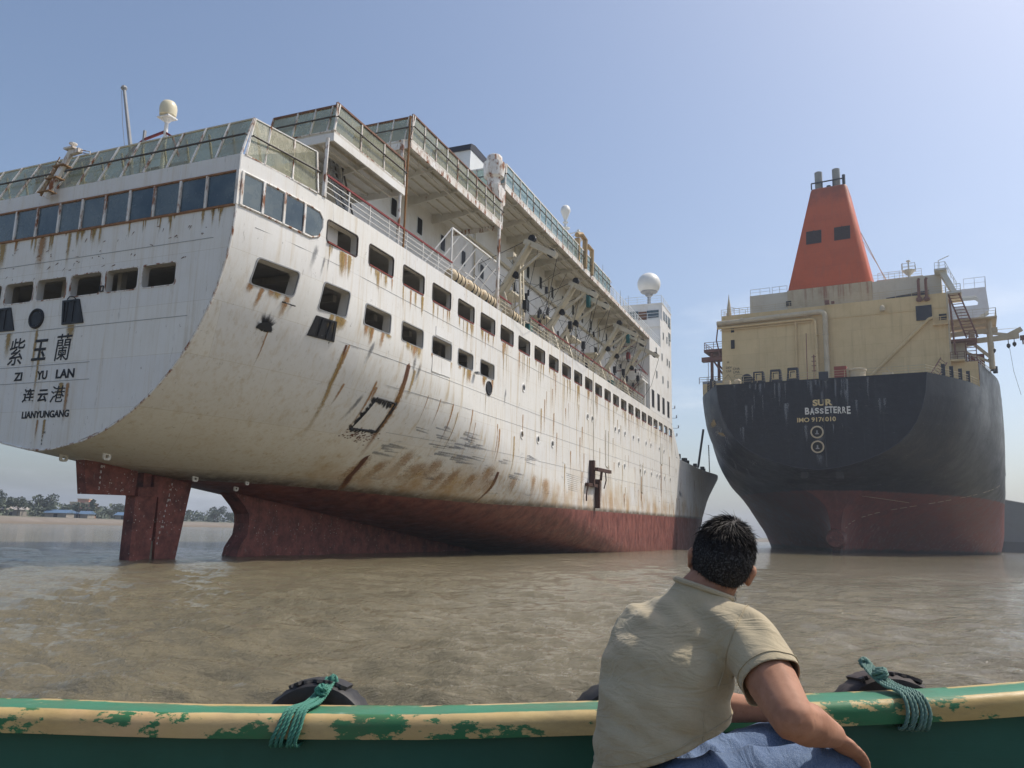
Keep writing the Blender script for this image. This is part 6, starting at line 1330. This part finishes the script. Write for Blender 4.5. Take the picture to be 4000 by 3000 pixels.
tyre(1.36, 2.90, 1.12, .225, .15, rub2, 'brownish torn tyre with ragged rope on the right end of the gunwale', -6, True, 3)
def rope_mat(name, a, b):
    t = NT(name); uv = t.n('ShaderNodeUVMap'); wv = t.n('ShaderNodeTexWave'); wv.wave_type = 'BANDS'; wv.bands_direction = 'DIAGONAL'; wv.inputs['Scale'].default_value = 1; wv.inputs['Distortion'].default_value = .4
    mp = t.n('ShaderNodeMapping'); mp.inputs['Scale'].default_value = (1.0, 1.0, 1); t.l(uv.outputs[0], mp.inputs[0]); t.l(mp.outputs[0], wv.inputs['Vector'])
    n1 = t.noise(30, detail=4); c = t.mix(wv.outputs['Fac'], tuple(q*.6 for q in a), b); c = t.mix(t.ramp(n1, .4, .7, 0, .4), c, a); t.col(c); t.rough(.75); t.bump(wv.outputs['Fac'], .8, .004); return t.m
gr1 = rope_mat('green_rope', (.08, .30, .22), (.22, .52, .41)); gr2 = rope_mat('faded_rope', (.16, .30, .25), (.33, .46, .40))
def strand(k, pts, r, seed=0, n=9):
    """three twisted yarns following a smooth path"""
    P_ = [Vector(p) for p in pts]; cur = []
    for i in range(len(P_)-1):
        p0, p1, p2, p3 = P_[max(i-1, 0)], P_[i], P_[i+1], P_[min(i+2, len(P_)-1)]
        for u in np.linspace(0, 1, n, endpoint=i == len(P_)-2): cur.append(.5*((2*p1)+(-p0+p2)*u+(2*p0-5*p1+4*p2-p3)*u*u+(-p0+3*p1-3*p2+p3)*u**3))
    dist = 0
    tw = [[], [], []]
    for i, p in enumerate(cur):
        if i: dist += (p-cur[i-1]).length
        d = (cur[min(i+1, len(cur)-1)]-cur[max(i-1, 0)]).normalized(); a = d.orthogonal().normalized() if i == 0 else (a-d*a.dot(d)).normalized(); b = d.cross(a)
        for s_ in range(3): th = dist/r*.85+s_*2.094+seed; tw[s_].append(p+(a*math.cos(th)+b*math.sin(th))*r*.5)
    for q in tw: k.tube(q, r*.58, 6)
def knot(k, c, r, seed, n=7, s_=.006):
    q = random.Random(seed)
    for i in range(n):
        ax = Vector((q.gauss(0, 1), q.gauss(0, 1), q.gauss(0, 1))).normalized(); u = ax.orthogonal().normalized(); v = ax.cross(u); a0 = q.uniform(0, 6); rr_ = r*q.uniform(.6, 1.05)
        strand(k, [Vector(c)+(u*math.cos(a0+t_)+v*math.sin(a0+t_))*rr_+ax*r*.4*math.sin(t_*1.3) for t_ in np.linspace(0, 4.6, 7)], s_, i, 5)
def rope_at(x, z, top, m, label, seed, fan=.028, kn=.021, lean=.05):
    k = MB(); q = random.Random(seed); yo, yi = 2.79, 2.606
    for i in range(6):
        dx = (i-2.5)*.0118+q.uniform(-.002, .002); e = q.uniform(-.005, .005)
        strand(k, [(x+lean*1.2+dx*.5, yo+.10, z+top), (x+lean+dx*.6, yo+.03, z+top*.55), (x+lean*.7+dx*.8, yo-.06, z+.018+e), (x+lean*.25+dx, yi+.02, z+.014), (x+dx*1.15, yi-.012, z-.03), (x-.012+dx*1.2+e, yi-.014, z-.075), (x-.014+dx*1.3, yi+.01, z-.092), (x+dx, yi+.09, z-.086)], .0060, seed+i)
    knot(k, (x+lean*1.05, yo-.01, z+top*.5+.012), kn, seed+3); knot(k, (x+lean*1.3, yo+.09, z+top*.9), kn*.8, seed+9, 5)
    o = k.build('rope', m, None, True, fix=False); tag(o, label, 'rope', 'rope lashings over the gunwale'); return o
rope_at(-.665, sm(bz, -.665), .066, gr1, 'bright green rope lashed over the gunwale by the cracked black tyre', 4)
rope_at(1.315, sm(bz, 1.315), .074, gr2, 'frayed faded green rope over the gunwale by the torn tyre', 14, lean=-.03)
# ------------------------------------------------------------------ the seated man
def ico(k, c, rx, ry=None, rz=None, B=None, sub=2):
    ry = ry or rx; rz = rz or rx; b_ = bmesh.new(); bmesh.ops.create_icosphere(b_, subdivisions=sub, radius=1); B = B or Matrix.Identity(3)
    o = len(k.v)
    for v in b_.verts: k.v.append(tuple(Vector(c)+B @ Vector((v.co.x*rx, v.co.y*ry, v.co.z*rz))))
    for f in b_.faces: k.f.append(tuple(o+v.index for v in f.verts)); k.mi.append(0)
    b_.free()
def cap(k, p, q, r1, r2, n=None):
    p, q = Vector(p), Vector(q); n = n or max(3, int((q-p).length/(min(r1, r2)*.35)))
    for i in range(n+1): ico(k, p.lerp(q, i/n), r1+(r2-r1)*i/n)
def fuse(k, name, m, parent, vox, smooth=6, fac=.5):
    o = k.build(name, m, parent, fix=False); md = o.modifiers.new('r', 'REMESH'); md.mode = 'VOXEL'; md.voxel_size = vox
    s_ = o.modifiers.new('s', 'SMOOTH'); s_.iterations = smooth; s_.factor = fac; baked(o); o.data.materials.clear(); o.data.materials.append(m); o.data.polygons.foreach_set('use_smooth', [True]*len(o.data.polygons)); return o
def skin_mat():
    t = NT('tanned_skin'); n1 = t.noise(9, detail=8, rough=.65); n2 = t.noise(60, detail=4); c = t.mix(t.ramp(n1, .35, .65), (.30, .145, .088), (.40, .205, .130)); c = t.mix(t.ramp(n2, .55, .75, 0, .45), c, (.22, .10, .062)); c = t.mix(t.ramp(t.noise(25, t.co((1, 1, 1), (3, 1, 2)), 6), .5, .7, 0, .35), c, (.46, .235, .16)); t.col(c); t.rough(.66); t.b.inputs['Specular IOR Level'].default_value = .3
    t.b.inputs['Subsurface Weight'].default_value = .12; t.b.inputs['Subsurface Radius'].default_value = (.012, .005, .003); t.bump(n2, .12, .002); return t.m
man = empty('person', None, (.42, 2.08, .965)); tag(man, 'man in khaki t-shirt and jeans, seen from behind, sitting in the boat', 'person')
MI = Matrix.Translation((-.42, -2.08, -.965))
def mk(o):                                       # mesh coordinates are world ones: bring them under the man
    o.data.transform(MI); return o
Hc = Vector((.582, 2.15, 1.738)); F = Vector((.30, .95, -.08)).normalized(); U = Vector((.27, -.02, .96)); U = (U-F*U.dot(F)).normalized(); RT = F.cross(U); HB = Matrix((RT, F, U)).transposed()
def hp(a, b, c): return Hc+RT*a+F*b+U*c
k = MB()
ico(k, hp(0, -.012, .018), .074, .094, .096, HB, 3); ico(k, hp(0, .035, -.055), .056, .062, .062, HB); ico(k, hp(0, .062, -.088), .034, .032, .026, HB); ico(k, hp(0, .095, -.022), .013, .020, .026, HB); ico(k, hp(0, .078, -.058), .026, .018, .014, HB); ico(k, hp(0, .08, .02), .05, .02, .014, HB)
for s in (-1, 1):
    ico(k, hp(s*.079, -.004, -.014), .009, .020, .032, HB); ico(k, hp(s*.083, -.012, -.004), .010, .016, .020, HB); ico(k, hp(s*.074, .006, -.028), .010, .010, .014, HB)
cap(k, (.525, 2.14, 1.655), hp(0, -.02, -.045), .062, .056); cap(k, (.505, 2.14, 1.59), (.525, 2.14, 1.66), .07, .062)
SHR, ELR, WRR = Vector((.603, 1.985, 1.55)), Vector((.632, 1.795, 1.420)), Vector((.785, 1.965, 1.350))
SHL, ELL, WRL = Vector((.40, 2.27, 1.55)), Vector((.55, 2.40, 1.325)), Vector((.755, 2.32, 1.325))
cap(k, SHR, SHR.lerp(ELR, .55), .062, .060); cap(k, SHR.lerp(ELR, .55), ELR, .060, .049); cap(k, ELR, ELR.lerp(WRR, .35), .047, .050); cap(k, ELR.lerp(WRR, .35), WRR, .050, .031)
cap(k, SHL, ELL, .060, .047); cap(k, ELL, ELL.lerp(WRL, .35), .046, .047); cap(k, ELL.lerp(WRL, .35), WRL, .047, .030); cap(k, SHR+Vector((0, 0, -.03)), SHL+Vector((0, 0, -.03)), .05, .05)
def hand(k, w_, d, nrm, side):
    d = Vector(d).normalized(); nrm = Vector(nrm); nrm = (nrm-d*nrm.dot(d)).normalized(); a = d.cross(nrm)*side; B = Matrix((a, d, nrm)).transposed()
    ico(k, w_+d*.045, .040, .052, .018, B); ico(k, w_+d*.07, .042, .032, .016, B)
    for i, (o_, L_) in enumerate(((-.031, .066), (-.011, .078), (.010, .074), (.030, .058))):
        p = w_+d*.088+a*o_; q = p+d*L_*.45-nrm*L_*.12; r_2 = q+d*L_*.32-nrm*L_*.30; e = r_2+d*L_*.10-nrm*L_*.30
        cap(k, p, q, .0098, .0090, 5); cap(k, q, r_2, .0090, .0082, 5); cap(k, r_2, e, .0080, .0070, 4)
    p = w_+d*.028-a*.034; q = p+d*.03-a*.026-nrm*.006; e = q+d*.034-a*.004-nrm*.012; cap(k, p, q, .014, .0115, 5); cap(k, q, e, .0108, .0088, 5)
hand(k, WRR, (.62, .45, -.50), (.30, .25, .75), 1); hand(k, WRL, (.80, -.15, -.45), (.35, -.1, .8), -1)
body = mk(fuse(k, 'body', skin_mat(), man, .0052, 4))
# shirt
def shirt_mat():
    t = NT('khaki_cotton'); n1 = t.noise(7, detail=6); n2 = t.noise(260, detail=2); n3 = t.noise(9, t.co((1, .6, 2.2), (1, 1, 1)), 5, .55, 1.4); mp_ = t.n('ShaderNodeMapping'); mp_.inputs['Rotation'].default_value = (0, R(38), R(20)); mp_.inputs['Scale'].default_value = (1.0, 1.6, 4.2); t.l(t.co(), mp_.inputs[0]); n4 = t.noise(3.6, mp_.outputs[0], 4, .5, 1.0); rg = t.math('SUBTRACT', 1, t.ramp(t.math('ABSOLUTE', t.math('SUBTRACT', n4, .5)), 0, .07)); c = t.mix(t.ramp(n1, .3, .7), (.385, .32, .212), (.435, .37, .25)); c = t.mix(t.ramp(n2, .4, .7, 0, .18), c, (.30, .265, .18)); t.col(c); t.rough(.9); t.b.inputs['Sheen Weight'].default_value = .15; t.b.inputs['Specular IOR Level'].default_value = .2
    t.bump(t.math('ADD', t.math('ADD', t.math('MULTIPLY', n3, .8), t.math('MULTIPLY', rg, .16)), t.math('MULTIPLY', n2, .03)), .42, .022); return t.m
k = MB(); SE = Vector((.618, 1.890, 1.478))
Bt = Matrix(((.74, .67, 0), (-.67, .74, 0), (0, 0, 1))).transposed()      # x: right hand side, y: forward
Bt = Matrix((Vector((.70, -.71, 0)), Vector((.71, .70, 0)), Vector((0, 0, 1)))).transposed()
def tor(c, a, b, h): ico(k, c, a, b, h, Bt, 3)
tor((.385, 2.085, 1.10), .185, .150, .12); tor((.388, 2.088, 1.19), .178, .148, .13); tor((.392, 2.09, 1.28), .176, .145, .13); tor((.405, 2.10, 1.37), .178, .140, .13); tor((.425, 2.115, 1.46), .182, .132, .12); tor((.455, 2.13, 1.54), .170, .112, .085); tor((.485, 2.135, 1.59), .12, .095, .06)
cap(k, (.50, 2.125, 1.585), SHR+Vector((-.005, .01, .01)), .075, .078); cap(k, (.345, 2.18, 1.44), (.385, 2.24, 1.535), .095, .088); cap(k, (.49, 2.15, 1.585), SHL+Vector((.005, -.01, -.005)), .085, .076); cap(k, (.505, 2.138, 1.585), (.522, 2.14, 1.64), .105, .082); cap(k, (.522, 2.14, 1.64), (.54, 2.142, 1.70), .080, .074)
SE2 = SHR+(SE-SHR)*1.25; cap(k, SHR, SE2, .079, .078); SL = SHL.lerp(ELL, .62); cap(k, SHL, SL, .075, .074)
sh = fuse(k, 'shirt', shirt_mat(), man, .0085, 22)
bs = bmesh.new(); bs.from_mesh(sh.data)
def trim(c, n_, rad_):
    c, n_ = Vector(c), Vector(n_).normalized(); fs = [f for f in bs.faces if (f.calc_center_median()-c).length < rad_]; g_ = set(fs)
    for f in fs: g_.update(f.verts); g_.update(f.edges)
    bmesh.ops.bisect_plane(bs, geom=list(g_), plane_co=c, plane_no=n_, clear_outer=True)
trim(SE, SE-SHR, .13); trim(SL-(SL-SHL)*.08, SL-SHL, .13); trim((.530, 2.142, 1.668), (.30, .0, .95), .105); trim((.415, 1.94, 1.300), (.40, -.02, -.92), .33)
bs.normal_update(); q = random.Random(2)
for v in bs.verts:
    p = v.co; d = 0
    u1 = (p.x-.3)*6+(p.z-1.3)*34+(p.y-2)*6; low = max(0, min(1, (1.42-p.z)/.14)); d += .0075*low*max(0, math.sin(u1+1.2*math.sin(p.x*17)))**2
    u2 = (p.x-.55)*44-(p.z-1.42)*30; dm = math.exp(-(((p.x-.55)/.10)**2+((p.z-1.42)/.14)**2)); d += .008*dm*math.sin(u2)
    u3 = (p.x*.8+p.z*1.0)*62; d += .0016*math.sin(u3+2*math.sin(p.z*19))*max(0, min(1, (1.5-p.z)/.1))
    dl = math.exp(-(((p.x-.27)/.08)**2+((p.z-1.45)/.2)**2)); d += .0018*dl*math.sin((p.z*1.3+p.x)*58)
    dc = math.exp(-((p.z-1.61)/.035)**2); d += .004*dc*math.sin(p.x*70+p.z*60)
    da = (p-SE).length; d += .004*math.exp(-(da/.12)**2)*math.sin((p.x-p.z*.7)*75)
    v.co = p+v.normal*d
seams = MB()
def seam(c, n_, rad_, r=.0016, up_=.0012):
    c, n_ = Vector(c), Vector(n_).normalized(); b2 = bs.copy(); b2.normal_update(); fs = [f for f in b2.faces if (f.calc_center_median()-c).length < rad_]; g_ = set(fs)
    for f in fs: g_.update(f.verts); g_.update(f.edges)
    rs = bmesh.ops.bisect_plane(b2, geom=list(g_), plane_co=c, plane_no=n_)
    for e in rs['geom_cut']:
        if isinstance(e, bmesh.types.BMEdge): p, q2 = (v.co+v.normal*up_ for v in e.verts); seams.bar(p, q2, r*2, r*1.4, up=n_)
    b2.free()
seam(SHR+Vector((-.035, .012, .0)), (.80, -.42, -.30), .125); seam(SE-(SE-SHR).normalized()*.022, SE-SHR, .12, .0013)
seam((.435, 1.95, 1.326), (.40, -.02, -.92), .30, .0013); seam((.46, 1.97, 1.2), (.75, .66, 0), .2, .0013)
bs.to_mesh(sh.data); bs.free(); sh.data.polygons.foreach_set('use_smooth', [True]*len(sh.data.polygons)); so_ = sh.modifiers.new('t', 'SOLIDIFY'); so_.thickness = .003; so_.offset = -1; baked(sh); mk(sh)
for o in seams.parts('seam', shirt_mat(), sh, False, .004): mk(o)
def loop(c, n_, r, w2=.004, sq=1.0, m=24):
    c, n_ = Vector(c), Vector(n_).normalized(); u = n_.orthogonal().normalized(); v = n_.cross(u); return [c+(u*math.cos(2*math.pi*i/m)*r+v*math.sin(2*math.pi*i/m)*r*sq) for i in range(m+1)]
k = MB(); k.tube(loop((.529, 2.141, 1.666), (.30, .0, .95), .0765), .008, 8); o = k.build('collar', shirt_mat(), sh, True); mk(o)
# jeans
def denim():
    t = NT('blue_denim'); n1 = t.noise(5, detail=8, rough=.65); n2 = t.noise(420, t.co((1, 1, .25)), 2); c = t.mix(t.ramp(n1, .3, .7), (.040, .080, .175), (.125, .19, .31)); c = t.mix(t.ramp(n2, .4, .65, 0, .35), c, (.26, .32, .42)); t.col(c); t.rough(.85); t.bump(t.math('ADD', t.noise(11, t.co((1.6, .6, 1)), 6, .6, 1.5), t.math('MULTIPLY', n2, .06)), .6, .025); return t.m
k = MB(); ico(k, (.395, 2.065, 1.125), .175, .155, .14, Bt, 3)
KR, KL = Vector((.825, 2.06, 1.232)), Vector((.785, 2.36, 1.215)); AR, AL = Vector((.90, 2.02, .80)), Vector((.90, 2.36, .80))
cap(k, (.43, 1.975, 1.172), (.62, 2.02, 1.20), .116, .108); cap(k, (.62, 2.02, 1.20), KR, .108, .082); cap(k, (.43, 2.19, 1.15), KL, .105, .08); cap(k, KR, AR, .076, .058); cap(k, KL, AL, .074, .057)
jn = fuse(k, 'jeans', denim(), man, .0095, 8)
bs = bmesh.new(); bs.from_mesh(jn.data); bs.normal_update()
for v in bs.verts: p = v.co; v.co = p+v.normal*(.0075*(1-2*abs(math.sin((p.x*60+p.y*25+p.z*20+2*math.sin(p.y*14))*.5))**.7)*math.exp(-((p.x-.53)/.13)**2)+.003*math.sin(p.x*38-p.z*55)*math.exp(-((p.x-.75)/.13)**2))
bs.to_mesh(jn.data); bs.free(); jn.data.polygons.foreach_set('use_smooth', [True]*len(jn.data.polygons)); mk(jn)
for A_ in (AR, AL):
    k = MB(); ico(k, A_+Vector((.05, .02, -.075)), .125, .048, .042, None, 2); ico(k, A_+Vector((-.01, 0, -.04)), .055, .048, .05); o = mk(fuse(k, 'shoe', M['black'], man, .01, 4))
# hair: a cap on the scalp and several thousand strands
t = NT('dark_hair'); x, y, z = t.xyz(); t.col(t.mix(t.ramp(t.noise(40, detail=3), .55, .75, 0, .6), (.014, .010, .009), (.05, .036, .03))); t.rough(.6); t.b.inputs['Specular IOR Level'].default_value = .3; hair_m = t.m
t = NT('greying_hair'); t.col(t.mix(t.ramp(t.noise(220, detail=2), .45, .7), (.016, .014, .014), (.13, .13, .135))); t.rough(.65); t.b.inputs['Specular IOR Level'].default_value = .25; grey_m = t.m
def hairline(b, c):                              # b forward, c up, head-local metres
    if b < -.045: return c > -.068
    if b < .012: return c > -.068+(b+.045)*1.15
    if b < .05: return c > .0+(b-.012)*1.3
    return c > .056
k = MB(); b_ = bmesh.new(); bmesh.ops.create_icosphere(b_, subdivisions=5, radius=1); keep = {}
for v in b_.verts: v.co = Vector((v.co.x*.0785, v.co.y*.0985-.012, v.co.z*.1015+.018))
for f in list(b_.faces):
    c = f.calc_center_median()
    if not hairline(c.y, c.z): b_.faces.remove(f)
for v in list(b_.verts):
    if not v.link_faces: b_.verts.remove(v)
b_.verts.index_update()
for v in b_.verts: k.v.append(tuple(hp(*v.co)))
for f in b_.faces: k.f.append(tuple(v.index for v in f.verts)); c = f.calc_center_median(); k.mi.append(1 if c.z < .02 else 0)
b_.free(); q = random.Random(8)
def hairs(n, sel, Lf, wd, mi, comb):
    c_ = 0
    while c_ < n:
        d = Vector((q.gauss(0, 1), q.gauss(0, 1), q.gauss(0, 1))).normalized(); p = Vector((d.x*.0785, d.y*.0985-.012, d.z*.1015+.018))
        if not hairline(p.y, p.z-.004) or not sel(p): continue
        nn = Vector((d.x/.0785, d.y/.0985, d.z/.1015)).normalized(); L_ = Lf(p)*(q.uniform(.6, 1.25) if q.random() < .95 else q.uniform(1.4, 2.0)); wl = (p-Vector((.008, -.055, .105)))         # whorl near the crown
        tg = Vector((wl.x-wl.y*.5, wl.y+wl.x*.5, wl.z)); tg = tg-nn*tg.dot(nn); tg = tg.normalized() if tg.length > 1e-4 else Vector((0, 1, 0))
        g1 = (nn*comb+tg*(1-comb)+Vector((q.gauss(0, .16), q.gauss(0, .16), q.gauss(0, .16)))).normalized(); g2 = (g1+Vector((0, .1, -.35))*.5).normalized()
        a = g1.cross(Vector((q.gauss(0, 1), q.gauss(0, 1), q.gauss(0, 1)))).normalized()*wd; p1 = p+g1*L_*.55; p2 = p1+g2*L_*.45; o = len(k.v)
        k.v += [tuple(hp(*e)) for e in (p-a, p+a, p1+a*.7, p1-a*.7, p2)]; k.f += [(o, o+1, o+2, o+3), (o+3, o+2, o+4)]; k.mi += [mi, mi]; c_ += 1
hairs(5200, lambda p: p.z > .035, lambda p: .027 if p.z > .085 else (.022 if p.z > .06 else .014), .0008, 0, .16)
hairs(5200, lambda p: p.z <= .05, lambda p: .009, .0006, 1, .35)
o = k.build('hair', [hair_m, grey_m], man, fix=False); mk(o)
k = MB(); q = random.Random(9)
for i in range(900):
    a = q.uniform(-1.25, 1.25); b0 = Vector((math.sin(a)*.058, .035+math.cos(a)*.060, q.uniform(-.105, -.062))); g1 = Vector((math.sin(a)*.6, math.cos(a)*.5, -.6)).normalized(); s_ = Vector((q.gauss(0, 1), q.gauss(0, 1), 0)).normalized()*.0006; o = len(k.v)
    k.v += [tuple(hp(*e)) for e in (b0-s_, b0+s_, b0+g1*.008)]; k.f.append((o, o+1, o+2)); k.mi.append(0)
o = k.build('beard', grey_m, man, fix=False); mk(o)
for s in (-1, 1):
    k = MB(); ico(k, hp(s*.030, .071, .002), .012); o = k.build('eye', M['letter'], man, True); mk(o)
